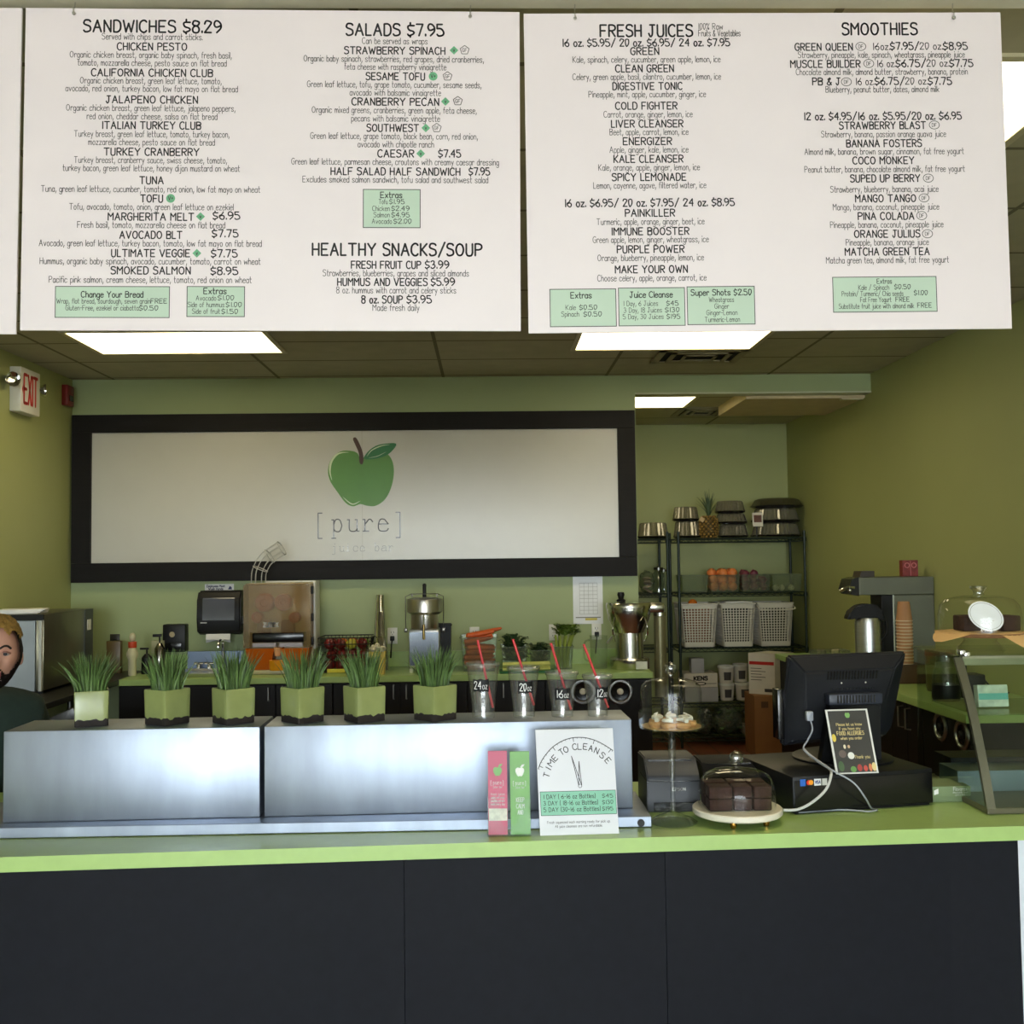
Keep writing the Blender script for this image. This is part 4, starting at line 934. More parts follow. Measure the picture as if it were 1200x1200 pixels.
# ------------------------------------------------------------------ receipt printers, cash drawer, till
PRN = mat('printer_grey', (46, 50, 58), 0.5)
def printer(px0, px1, Y, pyt, label, rz=0.0, det=True):
    a = at(px0, Y, ZT); c = at(px1, Y, ZT); W = c.x-a.x; H = HZ((px0+px1)/2, pyt, Y+0.05)-ZT
    t = thing('receipt_printer', label, 'printer', ((a.x+c.x)/2, Y, ZT), rz)
    dp_ = 0.20
    b = MB()
    pr = [(0.0, 0.001), (0.0, H*0.62), (0.012, H*0.74), (0.055, H*0.93), (0.075, H), (dp_, H*0.98), (dp_, 0.001)]
    b.prism(pr, lambda u, v_, d: (d, u, v_), -W/2, W/2)
    bmesh.ops.bevel(b.bm, geom=[e for e in b.bm.edges], offset=0.004, segments=2, affect='EDGES')
    b.build('body', PRN if det else BLACKLAM, t)
    b = MB(); b.b2(-W*0.42, W*0.42, 0.055, 0.065, H*0.90, H*0.965); b.build('paper_slot', BLACKG, t, smooth=False)
    if det:
        b = MB(); b.b2(-W*0.38, W*0.38, -0.003, -0.0005, 0.004, 0.030, 0.001); b.build('paper_bay', BLACKG, t, smooth=False)
        b = MB(); b.b2(-W/2-0.001, W/2+0.001, -0.0006, 0.14, H*0.595, H*0.61); b.build('lid_seam', BLACKG, t, smooth=False)
        b = MB(); text(b, 'EPSON', front(-0.0008), W*0.10, H*0.42, 0.009, 0.040, sw=0.0016); b.build('badge', WHITE, t, smooth=False, fix=False)
printer(759, 821, 3.215, 888, 'dark grey receipt printer behind the tall glass cake stand')
printer(826, 891, 3.36, 893, 'low black printer behind the low cake dome', det=False)

ca_ = Vector((at(930, 3.15, 1.0).x, 3.15, ZT)); cb_ = Vector((at(1094, 3.245, 1.0).x, 3.245, ZT))
rzD = math.atan2(cb_.y-ca_.y, cb_.x-ca_.x); WD = (cb_-ca_).length; HD = 0.112; DD = 0.38
t = thing('cash_drawer', 'black cash drawer with card stickers under the till', 'cash drawer', (ca_.x, ca_.y, ZT), rzD)
b = MB(); b.b2(0, WD, 0.004, DD, 0.006, HD, 0.003); b.b2(0.01, WD-0.01, 0.01, DD-0.01, 0.0005, 0.006); b.build('case', BLACK, t)
b = MB(); b.b2(0.004, WD-0.004, 0, 0.0035, 0.012, HD-0.012, 0.001); b.build('drawer_front', BLACKG, t, smooth=False)
def stick(px0, px1, py0, py1, c, name, extra=None):
    p = P(px0, py1, 3.16); q = P(px1, py0, 3.16)
    u0 = (p.x-ca_.x)/math.cos(rzD); u1 = (q.x-ca_.x)/math.cos(rzD); v0, v1 = p.z-ZT, q.z-ZT
    b = MB(); b.b2(u0, u1, -0.0012, -0.0002, v0, v1); b.build('card_sticker', mat(name, c, 0.4), t, smooth=False)
    if extra: extra(u0, u1, v0, v1)
stick(937, 943.5, 913, 921, (38, 98, 190), 'sticker_blue')
def mc_(u0, u1, v0, v1):
    for k, (c, nm) in enumerate((((222, 52, 38), 'sticker_red'), ((240, 156, 40), 'sticker_amber'))):
        b = MB(); r = (v1-v0)*0.38; uc = (u0+u1)/2+(-0.45+0.9*k)*r
        b.face([(uc+r*math.cos(a*PI/12), -0.0014-0.0002*k, (v0+v1)/2+r*math.sin(a*PI/12)) for a in range(24)]); b.build('card_sticker', mat(nm, c, 0.4), t, smooth=False, fix=False)
stick(945.5, 952.5, 913, 921, (26, 26, 30), 'sticker_black', mc_)
def vs_(u0, u1, v0, v1):
    b = MB(); text(b, 'VISA', front(-0.0014), (u0+u1)/2, v0+(v1-v0)*0.3, (v1-v0)*0.42, (u1-u0)*0.75, sw=0.002); b.build('lettering', mat('visa_blue', (40, 60, 130), 0.4), t, smooth=False, fix=False)
stick(954.5, 963, 913, 921, (226, 228, 232), 'sticker_white', vs_)
stick(964.5, 970.5, 913, 921, (214, 214, 214), 'sticker_pale')

# the till: screen seen from the back
MONC = mat('till_plastic', (18, 20, 26), 0.45, var=0.05, spec=0.35)
YM = 3.39
mt0 = P(918, 763, YM+0.05); mt1 = P(1057, 762, YM+0.05); ml = P(909, 852, YM-0.03); mr = P(1033, 856, YM)
mc0 = ((mt0+mt1)/2)
bx0 = at(988, YM, ZT+HD).x
t = thing('point_of_sale_terminal', 'black till screen seen from behind on the cash drawer', 'till', (bx0, YM, ZT+HD+0.0005), 0.10)
zt = mt0.z-ZT-HD; zl = HZ(970, 866, YM)-ZT-HD
WW = (mt1-mt0).x
# housing: top wider than the bottom, leaning back towards the shop front
def prof(z): return (z-zl)/(zt-zl)
b = MB()
fr = [(-WW/2, zt-0.004), (WW/2, zt), (WW/2-0.024, zl+0.03), (WW/2-0.045, zl), (-WW/2+0.002, zl-0.02), (-WW/2-0.008, zl+0.03)]
tilt = lambda z: -0.07*prof(z)+0.0
outl = fr
front_in = [(-WW*0.40, zt-0.055), (WW*0.36, zt-0.05), (WW*0.27, zl+0.06), (WW*0.20, zl+0.012), (-WW*0.30, zl+0.008), (-WW*0.36, zl+0.06)]
A_ = [b.bm.verts.new((u, 0.040+tilt(v_), v_)) for u, v_ in outl]
B_ = [b.bm.verts.new((u, 0.012+tilt(v_), v_)) for u, v_ in outl]
C_ = [b.bm.verts.new((u, -0.030+tilt(v_), v_)) for u, v_ in front_in]
for p, q in ((A_, B_), (B_, C_)):
    for k in range(6): b.bm.faces.new((p[k], p[(k+1) % 6], q[(k+1) % 6], q[k]))
b.bm.faces.new(A_[::-1]); b.bm.faces.new(C_)
bmesh.ops.recalc_face_normals(b.bm, faces=b.bm.faces)
bmesh.ops.bevel(b.bm, geom=list(b.bm.edges), offset=0.006, segments=2, affect='EDGES')
b.build('screen_housing', MONC, t, ang=0.5)
zq = lambda py: HZ(990, py, YM-0.05)-ZT-HD
b = MB()
for k in range(17):
    x = -0.080+k*0.0100; za, zb = zq(795), zq(785)
    b.box((x, -0.0305+tilt((za+zb)/2), (za+zb)/2), (0.0042, 0.004, zb-za), rot=Euler((0.33, 0, 0)))
b.build('vent_slots', BLACKG, t, smooth=False)
b = MB()
for k in range(14): b.box((-0.066+k*0.0105, -0.0305+tilt(zq(806)), zq(806)), (0.004, 0.004, 0.004))
b.build('vent_dots', BLACKG, t, smooth=False)
for x in (-0.035, 0.045):
    b = MB(); b.cyl((x, -0.030+tilt(zq(799)), zq(799)), (x, -0.034+tilt(zq(799)), zq(799)), 0.003, n=10); b.build('screw', CHROME, t)
zhg = zq(817); yhg = -0.030+tilt(zhg)-0.022
b = MB(); b.box((0.0, yhg, zhg), (0.176, 0.040, 0.034), 0.004)
b.build('hinge_cover', mat('till_grey', (40, 45, 58), 0.45), t)
b = MB()
for k in range(13): b.box((-0.060+k*0.010, yhg-0.0205, zhg+0.001), (0.004, 0.003, 0.024))
b.build('hinge_slots', BLACKG, t, smooth=False)
b = MB(); b.prism([(-0.105, 0.012), (0.095, 0.012), (0.080, zhg-0.018), (-0.082, zhg-0.018)], lambda u, v_, d: (u, yhg-0.018+d+0.035*(1-v_/zhg), v_), 0, 0.030); b.build('stand_neck', BLACK, t)
b = MB(); b.lathe([(0, 0.0), (0.16, 0.0), (0.16, 0.006), (0.14, 0.014), (0, 0.016)], 40, (0.02, 0.05, 0.0)); b.build('stand_base', BLACK, t)
b = MB(); b.box((-WW/2-0.012, 0.012, zl+0.085), (0.022, 0.05, 0.16), 0.004); b.build('card_reader', BLACKG, t)

# allergy notice
p0 = P(974, 905, 3.20); 
aw, ah = m(50, 3.19), m(74, 3.19)
t = thing('allergy_notice', 'framed black food allergies notice leaning on the till stand', 'sign', (at(1003, 3.20, ZT+HD).x, 3.185, ZT+HD+0.0008), 0.08)
sl = math.tan(0.30); shx = -0.16
nf = lambda u, v_, d=0.0: (u+shx*v_*0.55, 0.0+v_*0.17-d, v_*0.985)
b = MB(); b.prism([(-aw/2-0.002, 0), (aw/2+0.002, 0), (aw/2+0.002, ah), (-aw/2-0.002, ah)], lambda u, v_, d: nf(u, v_, d), -0.004, 0.0); b.build('acrylic_frame', mat('acrylic_white', (216, 216, 212), 0.2), t, smooth=False)
b = MB(); q = 0.004; b.face([nf(-aw/2+q, q, 0.0004), nf(aw/2-q, q, 0.0004), nf(aw/2-q, ah-q, 0.0004), nf(-aw/2+q, ah-q, 0.0004)]); b.build('notice_print', mat('slate_print', (50, 48, 44), 0.35, var=0.15), t, smooth=False, fix=False)
b = MB()
YEL = mat('cream_letters', (226, 206, 140), 0.5)
for s, f, hh, ww in (('Please let us know', 0.745, 0.008, 0.62), ('if you have any', 0.680, 0.008, 0.52), ('FOOD ALLERGIES', 0.600, 0.011, 0.66), ('when you order', 0.530, 0.008, 0.52), ('Thank you', 0.235, 0.009, 0.38)):
    text(b, s, nf, (0.18*aw if s == 'Thank you' else 0), ah*f, hh, aw*ww, sw=0.0017 if s.isupper() else 0.0012, d=0.0008)
b.build('lettering', YEL, t, smooth=False, fix=False)
b = MB(); b.face([nf(0.0085*x, ah*0.905+0.0085*y, 0.0008) for x, y in smooth2(apl_ if False else [(0.0, 0.8), (0.5, 0.95), (0.95, 0.3), (0.6, -0.7), (0, -0.85), (-0.6, -0.7), (-0.95, 0.3), (-0.5, 0.95)], 3)]); b.build('apple_print', mat('apple_print_green', (120, 170, 90), 0.5), t, smooth=False, fix=False)
def blobs(lst):
    for (x, y, rx, ry, c, nm) in lst:
        b = MB(); b.face([nf(aw*x+aw*rx*math.cos(a*PI/8), ah*y+aw*ry*math.sin(a*PI/8), 0.0008) for a in range(16)]); b.build('food_print', mat(nm, c, 0.5), t, smooth=False, fix=False)
blobs([(-0.42, 0.56, 0.05, 0.09, (214, 190, 70), 'print_lemon'), (-0.20, 0.42, 0.03, 0.05, (220, 210, 180), 'print_nut'), (-0.10, 0.42, 0.03, 0.04, (200, 170, 130), 'print_nut2'), (-0.28, 0.31, 0.09, 0.09, (98, 84, 76), 'print_bowl'),
       (-0.08, 0.28, 0.08, 0.08, (222, 222, 214), 'print_dish'), (-0.36, 0.12, 0.07, 0.12, (66, 92, 54), 'print_leaf'), (-0.08, 0.07, 0.07, 0.07, (96, 146, 70), 'print_cucumber'), (0.08, 0.09, 0.06, 0.08, (160, 52, 46), 'print_beet'),
       (0.22, 0.08, 0.05, 0.07, (186, 72, 60), 'print_tomato'), (0.34, 0.09, 0.04, 0.09, (206, 122, 80), 'print_carrot'), (0.43, 0.10, 0.055, 0.10, (222, 200, 140), 'print_onion')])

# cables beside the till
CAB_ = mat('white_cable', (196, 198, 196), 0.4)
def zc_(px, py): 
    d = ray(px, py); k = (ZT+0.006-EYE.z)/d.z; return EYE+d*k
b = MB(); c1 = [P(918, 949.5, 3.125), P(935, 948.5, 3.122), P(952, 940, 3.115), P(968, 925, 3.12), P(974, 908, 3.135), P(972, 901, 3.18), P(960, 893, 3.22), P(948, 884, 3.27), P(942, 878, 3.3)]
o_ = c1[0]
b.tube([p-o_ for p in c1], 0.0042, 8, 5); tag(b.build('power_cable', CAB_, None, o_), 'thick white cable looping beside the cash drawer stickers', 'cable')
b = MB(); c2 = [P(949, 842, 3.29), P(952, 855, 3.27), P(946, 868, 3.26), P(942, 878, 3.24), P(956, 890, 3.205), P(976, 903, 3.14), P(1000, 917, 3.13), P(1014, 935, 3.125), zc_(1021, 947), zc_(1028, 949), zc_(1018, 951), zc_(1006, 950), zc_(980, 949), zc_(936, 952)]
o_ = c2[0]
b.tube([p-o_ for p in c2], 0.0026, 8, 5); b.box((-0.002, 0.0, 0.008), (0.022, 0.02, 0.03), 0.004)
tag(b.build('thin_cable', mat('grey_cable', (150, 156, 166), 0.4), None, o_), 'thin grey cable hanging from the till across the cash drawer', 'cable')

# flat green carton by the drawer
ga = at(1094, 3.25, ZT); gb = at(1143, 3.25, ZT)
t = thing('carton', 'flat green printed carton between the cash drawer and display case', 'box', ((ga.x+gb.x)/2+0.0, 3.285, ZT), 0.0)
wc = gb.x-ga.x-0.01
b = MB(); b.box((0.003, 0.05, 0.034), (wc, 0.12, 0.032), 0.001); b.b2(-wc/2+0.01, wc/2-0.01, 0.0, 0.10, 0.0005, 0.017)
b.build('box', mat('carton_green', (118, 136, 96), 0.6), t, smooth=False)
b = MB(); text(b, 'Flavorex', front(-0.0104), 0.030, 0.0365, 0.011, 0.042, sw=0.0014); text(b, 'disposable food', front(-0.0104), 0.030, 0.029, 0.005, 0.046, sw=0.0007); text(b, 'gloves', front(-0.0104), 0.030, 0.022, 0.005, 0.03, sw=0.0007)
b.build('lettering', PAPER, t, smooth=False, fix=False)
b = MB(); b.face([(-wc/2+0.008, -0.0104, 0.024), (-wc/2+0.022, -0.0104, 0.028), (-wc/2+0.022, -0.0104, 0.044), (-wc/2+0.008, -0.0104, 0.038)]); b.build('printed_icon', PAPER, t, smooth=False, fix=False)

# ------------------------------------------------------------------ glass display case on the counter
CX0, CX1 = 1.472, 2.40
t = thing('display_case', 'curved glass display case with steel edge on the counter end', 'display case', (CX0, 3.11, ZT))
CY = lambda y: y-3.11
ztc = HZ(1118, 767, 3.30)-ZT
b = MB(); b.b2(0.0, CX1-CX0, 0.006, CY(3.62), 0.001, 0.020, 0.002); b.build('base', mat('case_base', (96, 92, 70), 0.4), t, smooth=False)
b = MB(); b.b2(0.01, CX1-CX0-0.01, 0.22, 0.36, 0.0205, 0.085); b.build('rear_track', mat('track_steel', (130, 146, 166), 0.35, 0.8), t, smooth=False)
b = MB(); b.prism([(0.0, 0.0205), (0.06, 0.20), (0.12, 0.33), (0.19, ztc-0.006), (CY(3.60), ztc-0.006), (CY(3.62), 0.0205)], lambda u, v_, d: (d, u, v_), 0.0, 0.006); b.build('side_glass', GLASSG, t, smooth=False)
b = MB()
fp = [(p.x, p.y) for p in cr([Vector((0.0, 0.0205, 0)), Vector((0.055, 0.18, 0)), Vector((0.115, 0.32, 0)), Vector((0.19, ztc-0.008, 0))], 5)]
op = fp + [(a+0.006, c-0.001) for a, c in fp[::-1]]
b.prism(op, lambda u, v_, d: (d, u-0.008, v_), 0.022, CX1-CX0-0.02); b.build('front_glass', GLASSG, t)
b = MB(); op = fp + [(a+0.012, c-0.003) for a, c in fp[::-1]]
b.prism(op, lambda u, v_, d: (d, u-0.010, v_), -0.008, 0.018); b.build('corner_strip', mat('strip_metal', (112, 112, 96), 0.35, 0.7), t)
b = MB(); b.b2(-0.02, CX1-CX0, 0.17, CY(3.60), ztc-0.005, ztc+0.003, 0.001); b.build('top_glass', GLASSG, t, smooth=False)
b = MB(); b.b2(0.02, CX1-CX0, 0.185, 0.205, ztc-0.034, ztc-0.0055); b.build('light_bar', mat('bar_metal', (150, 146, 124), 0.4, 0.5), t, smooth=False)
zsh = HZ(1150, 835, 3.25)-ZT
b = MB(); b.b2(0.03, CX1-CX0-0.02, 0.115, CY(3.56), zsh-0.006, zsh, 0.001); b.build('shelf_glass', GLASSG, t, smooth=False)
for (px, py, Y) in ((1105, 831, 3.25), (1116, 764, 3.30), (1130, 766, 3.30)):
    p = P(px, py, Y); b = MB(); b.box((max(p.x-CX0, 0.015), CY(Y)-0.012, p.z-ZT), (0.020, 0.026, 0.016), 0.003); b.build('glass_clamp', CHROME, t)
b = MB(); b.b2(0.05, CX1-CX0-0.03, 0.36, CY(3.60), 0.0205, 0.10); b.build('tray', BLACK, t, smooth=False)
# things in and on the case
zz = ZT+zsh+0.0005
p = at(1160, 3.37, zz); 
t = thing('gift_box', 'small teal and cream patterned box on the case shelf', 'box', (p.x, 3.36, zz), 0.0)
b = MB(); b.box((0, 0, 0.036), (0.098, 0.030, 0.070), 0.002, rot=Euler((-0.12, 0, 0))); gm_ = mat('gift_print', (206, 214, 202), 0.5, var=0.25, scale=34); b.build('box', gm_, t, smooth=False)
b = MB(); b.box((0, -0.016, 0.036), (0.094, 0.002, 0.020), rot=Euler((-0.12, 0, 0))); b.build('band', mat('teal_band', (110, 190, 186), 0.5), t, smooth=False)
# cake dome on top of the case
ZTT = ZT+ztc+0.0035
vd = at(1149, 3.42, ZTT)
t = thing('cake_board', 'round wooden pedestal board on the display case top under kraft paper', 'cake stand', (vd.x, 3.42, ZTT))
b = MB(); b.lathe([(0, 0), (0.075, 0), (0.070, 0.006), (0.050, 0.030), (0.054, 0.046), (0, 0.046)], 40); b.build('pedestal', GLASS, t)
b = MB(); b.lathe([(0, 0.0465), (0.135, 0.0465), (0.138, 0.052), (0.135, 0.058), (0, 0.058)], 48); b.build('board', mat('board_wood', (124, 88, 56), 0.5), t)
b = MB()
N = 40; Rr = 0.158
ringo = [b.bm.verts.new((0.132*math.cos(2*PI*k/N), 0.132*math.sin(2*PI*k/N), 0.0592)) for k in range(N)]
ringp = []
for k in range(N):
    a = 2*PI*k/N; R = 0.1395; z = 0.0588
    for a0, ext, dr in ((math.radians(202), 0.052, 0.030), (math.radians(302), 0.050, 0.062), (math.radians(100), 0.05, 0.04)):
        df = abs((a-a0+PI) % (2*PI)-PI)
        if df < 0.55: f = 1-df/0.55; R = max(R, 0.1395+ext*f); z = min(z, 0.0588-dr*f)
    ringp.append(b.bm.verts.new((R*math.cos(a), R*math.sin(a), z)))
b.bm.faces.new(ringo)
for k in range(N): b.bm.faces.new((ringo[k], ringo[(k+1) % N], ringp[(k+1) % N], ringp[k]))
b.build('kraft_paper', KRAFT, t)
b = MB(); z_ = 0.060; Hd = 0.118
b.lathe([(0.128, z_), (0.128, z_+0.055), (0.122, z_+0.085), (0.105, z_+0.105), (0.07, z_+0.114), (0.02, z_+Hd)], 56); b.build('dome', GLASS, t)
b = MB(); b.lathe([(0.018, z_+Hd), (0.016, z_+Hd+0.006), (0.018, z_+Hd+0.014), (0.027, z_+Hd+0.024), (0.026, z_+Hd+0.030), (0, z_+Hd+0.028)], 28); b.build('knob', KNOBG, t)
for k, (px, dy) in enumerate(((1180, 0.0), (1139, 0.03))):
    vv = at(px, 3.42, ZTT); b = MB(); b.box((0, 0, 0.026), (0.062, 0.07, 0.050), 0.005)
    tag(b.build('brownie', CHOC, None, (vv.x, 3.42+dy, ZTT+0.0602), 0.1), ['brown cake block beside the tilted round card on the case', 'brown cake block tucked behind the tilted round card'][k], 'cake', 'cake blocks under the display case dome')
vv = at(1157, 3.36, ZTT)
t = thing('round_card', 'white round printed card tilted inside the dome on the display case', 'card', (vv.x, 3.355, ZTT+0.0602))
rt = Euler((0.95, 0.06, 0)); 
b = MB(); b.lathe([(0, 0.0), (0.056, 0.0), (0.056, 0.002), (0, 0.002)], 40, (-0.004, 0.0, 0.052), rot=rt); b.build('card', mat('card_bluewhite', (222, 228, 240), 0.4), t, smooth=False)
b = MB(); b.ring((-0.004, -0.0016, 0.053), 0.050, 0.0006, Vector((0, 0, 1)).xyz if False else (lambda v: (v.rotate(rt), v)[1])(Vector((0, 0, 1))), 40, 6); b.build('printed_ring', INKS, t)
b = MB(); b.cyl((0.014, 0.012, 0.0005), (0.012, 0.010, 0.040), 0.022, n=24); b.build('card_stand', mat('stand_silver', (210, 216, 228), 0.2, 0.8), t)

# ------------------------------------------------------------------ along the back counter
rnd = random.Random(11)
def bk(px, Y=7.45): return at(px, Y, ZT)
# stainless oven on a side bench by the olive wall
t = thing('steel_bench', 'dark work bench by the olive wall under the stainless oven', 'bench', (XL, 5.9, 0))
b = MB(); b.b2(0.002, 0.58, 0, 1.85, 0.895, ZT, 0.003); b.build('bench_top', mat('bench_dark', (46, 46, 46), 0.35, 0.5), t, smooth=False)
for x in (0.04, 0.54):
    for y in (0.05, 1.80):
        b = MB(); b.cyl((x, y, 0.001), (x, y, 0.894), 0.02, n=14); b.build('leg', DARKSTEEL, t)
b = MB(); b.b2(0.02, 0.56, 0.03, 1.82, 0.25, 0.27); b.build('undershelf', DARKSTEEL, t, smooth=False)
ox = -2.7; oy0, oy1 = 6.44, 7.26; oz = HZ(57, 720, oy0)
t = thing('oven', 'stainless steel box oven beside the wall, papers lying on top', 'oven', (ox, oy0, ZT))
H = oz-ZT
b = MB(); b.b2(-0.395, 0, 0.02, oy1-oy0, 0.015, H, 0.004); b.build('body', mat('oven_steel', (124, 120, 100), 0.3, 0.85, var=0.12, scale=4), t)
b = MB(); b.b2(-0.395, 0.002, -0.002, 0.0195, H-0.035, H); b.build('front_trim', BLACK, t, smooth=False); b = MB(); b.b2(-0.395, 0.002, -0.002, 0.0195, 0.0, 0.012); b.build('front_trim', BLACK, t, smooth=False)
b = MB(); b.b2(-0.39, -0.045, 0.0, 0.019, 0.014, H-0.037, 0.002); b.build('door', mat('pale_steel', (176, 184, 190), 0.42, 0.35), t, smooth=False)
b = MB(); b.b2(-0.022, -0.004, -0.004, 0.019, 0.014, H-0.037, 0.002); b.build('door_post', mat('pale_post', (206, 206, 196), 0.4, 0.2), t, smooth=False)
b = MB(); b.b2(-0.002, 0.004, 0.66, 0.80, 0.02, H-0.002); b.build('control_strip', mat('strip_dark', (70, 76, 78), 0.4, 0.3), t, smooth=False)
b = MB(); b.b2(0.0042, 0.007, 0.70, 0.76, H-0.14, H-0.07); b.build('switch_plate', WHITE, t, smooth=False)
b = MB()
for y in (0.05, oy1-oy0-0.05):
    for x in (-0.36, -0.03): b.cyl((x, y, 0.0), (x, y, 0.0149), 0.015, n=12)
b.build('feet', BLACK, t)
t = thing('paper_pile', 'loose white papers lying on top of the stainless oven', 'papers', (-2.93, 6.62, oz+0.0008), 0.1)
for k in range(4):
    b = MB(); b.box((0.01*k, 0.008*k, 0.004+0.0065*k), (0.30-0.01*k, 0.21, 0.006), rz=0.06*k); b.build('sheet', PAPER, t, smooth=False)
# tray leaning beneath the bench front
v = P(72, 826, 6.0)
t = thing('serving_tray', 'glossy black tray propped in front of the bench by the olive wall', 'tray', (v.x, 5.86, 0.60))
b = MB(); b.box((0, 0, 0.13), (0.40, 0.02, 0.26), 0.008, rot=Euler((0.15, -0.42, 0))); b.build('tray_body', BLACKG, t)
b = MB(); b.box((-0.02, -0.016, 0.16), (0.30, 0.008, 0.03), 0.003, rot=Euler((0.15, -0.42, 0))); b.build('tray_rim', mat('tray_rim', (110, 108, 96), 0.3, 0.5), t)
b = MB(); b.cyl((0, 0.02, -0.599), (0, 0.02, 0.04), 0.018, n=14); b.lathe([(0, 0), (0.12, 0), (0.11, 0.02), (0, 0.02)], 24, (0, 0.02, -0.599)); b.build('stand', BLACK, t)

# brown board at the start of the counter, squeeze bottle, wall boxes
v = bk(134, 7.60)
b = MB(); b.box((0, 0, 0.115), (0.10, 0.05, 0.228), 0.004)
tag(b.build('brown_canister', mat('brown_smoke', (96, 78, 42), 0.4, var=0.15), None, (v.x, v.y, ZT+0.0005)), 'brown block canister at the corner beside the white squeeze bottle', 'canister')
v = P(135, 752, YB)
t = thing('power_socket', 'dark wall socket plate above the brown canister', 'socket', (v.x, YB-0.0005, v.z))
b = MB(); b.box((0, -0.006, 0), (0.070, 0.011, 0.112), 0.003); b.build('plate', mat('plate_dark', (62, 60, 52), 0.4, 0.4), t)
b = MB(); b.cyl((0, -0.0118, 0), (0, -0.0150, 0), 0.022, n=20); b.build('socket_face', BLACK, t)
v = bk(155, 7.42)
t = thing('squeeze_bottle', 'white squeeze bottle with an orange band near the corner', 'bottle', (v.x, v.y, ZT+0.0005))
hb = HZ(155, 741, 7.42)-ZT
b = MB(); b.lathe([(0, 0), (0.026, 0), (0.028, 0.01), (0.028, hb*0.36), (0.040, hb*0.46), (0.040, hb*0.52), (0.026, hb*0.62), (0.022, hb*0.64), (0, hb*0.64)], 24); b.build('bottle_body', mat('bottle_white', (206, 200, 166), 0.4), t)
b = MB(); b.lathe([(0, hb*0.641), (0.027, hb*0.641), (0.029, hb*0.66), (0.029, hb*0.78), (0, hb*0.785)], 24); b.build('band', mat('orange_band', (204, 74, 40), 0.4), t)
b = MB(); b.ball((0, 0, hb*0.885), 0.022, (1, 1, hb*0.105/0.022)); b.build('cap', mat('bottle_white'), t)
def pump(px, Y, pyt, M_, label):
    v = bk(px, Y); h = HZ(px, pyt, Y)-ZT
    t = thing('soap_pump', label, 'pump bottle', (v.x, v.y, ZT+0.0005), rnd.uniform(-0.4, 0.4))
    b = MB(); b.lathe([(0, 0), (0.036, 0), (0.038, 0.008), (0.036, h*0.62), (0.02, h*0.72), (0.014, h*0.76), (0, h*0.76)], 24); b.build('bottle_body', M_, t)
    b = MB(); b.cyl((0, 0, h*0.761), (0, 0, h*0.92), 0.006, n=12); b.box((-0.018, 0, h*0.96), (0.062, 0.018, h*0.075), 0.004); b.build('pump_head', BLACK, t)
pump(172, 7.52, 759, BLACK, 'black pump bottle beside the white squeeze bottle')
pump(187, 7.62, 743, mat('chrome_dark', (150, 146, 138), 0.2, 1.0), 'steel bodied pump bottle under the black wall dispenser')
v = P(208, 747, YB)
t = thing('soap_dispenser', 'square black soap dispenser on the wall near the sink', 'soap dispenser', (v.x, YB-0.0005, v.z))
b = MB(); b.b2(-0.082, 0.082, -0.09, -0.001, -0.100, 0.100, 0.008); b.build('case', BLACK, t)
b = MB(); b.lathe([(0, 0), (0.020, 0), (0.020, 0.004), (0, 0.005)], 24, (-0.012, -0.0905, 0.028), rot=Vector((0, -1, 0)).to_track_quat('Z', 'Y')); b.build('badge', mat('badge_tan', (176, 162, 128), 0.4), t)
b = MB(); b.b2(-0.055, 0.055, -0.094, -0.0905, -0.085, -0.03, 0.002); b.build('push_bar', BLACKG, t)
t = thing('towel_box', 'pale box standing on the counter under the soap dispenser', 'box', (bk(186, 7.72).x, 7.72, ZT+0.0005))
b = MB(); b.box((0, 0, 0.11), (0.09, 0.06, 0.218), 0.004); b.build('box', mat('pale_box', (176, 176, 140), 0.6), t)

# hand sink
v = bk(246, 7.45)
t = thing('hand_sink', 'small stainless hand sink with chrome faucet and steel splash panel', 'sink', (v.x, 7.45, ZT))
wv_ = m(22, 7.45)
b = MB(); b.b2(-0.215, 0.19, 0.20, 0.21, 0.001, HZ(236, 763, 7.66)-ZT, 0.002); b.build('splash_panel', mat('splash_steel', (118, 132, 156), 0.34, 0.85), t, smooth=False)
b = MB(); b.shell((0, -0.02, 0.0008), 0.40, 0.34, 0.42, 0.36, 0.022, 0.012); b.build('basin_rim', STEEL, t)
fx = 0.05
b = MB(); b.tube([(fx, 0.165, 0.023), (fx, 0.165, 0.19), (fx, 0.155, 0.215), (fx, 0.10, 0.225), (fx, 0.04, 0.21), (fx, 0.03, 0.18)], 0.011, 10, 4); b.lathe([(0, 0.0228), (0.035, 0.0228), (0.03, 0.034), (0, 0.036)], 20, (fx, 0.165, 0)); b.build('spout', CHROME, t)
for s in (-0.12, -0.045):
    b = MB(); b.cyl((s, 0.15, 0.0228), (s, 0.15, 0.055), 0.013, n=14); b.tube([(s-0.03, 0.14, 0.062), (s+0.03, 0.155, 0.062)], 0.008, 8); b.tube([(s, 0.12, 0.062), (s, 0.18, 0.062)], 0.008, 8); b.build('tap', CHROME, t)

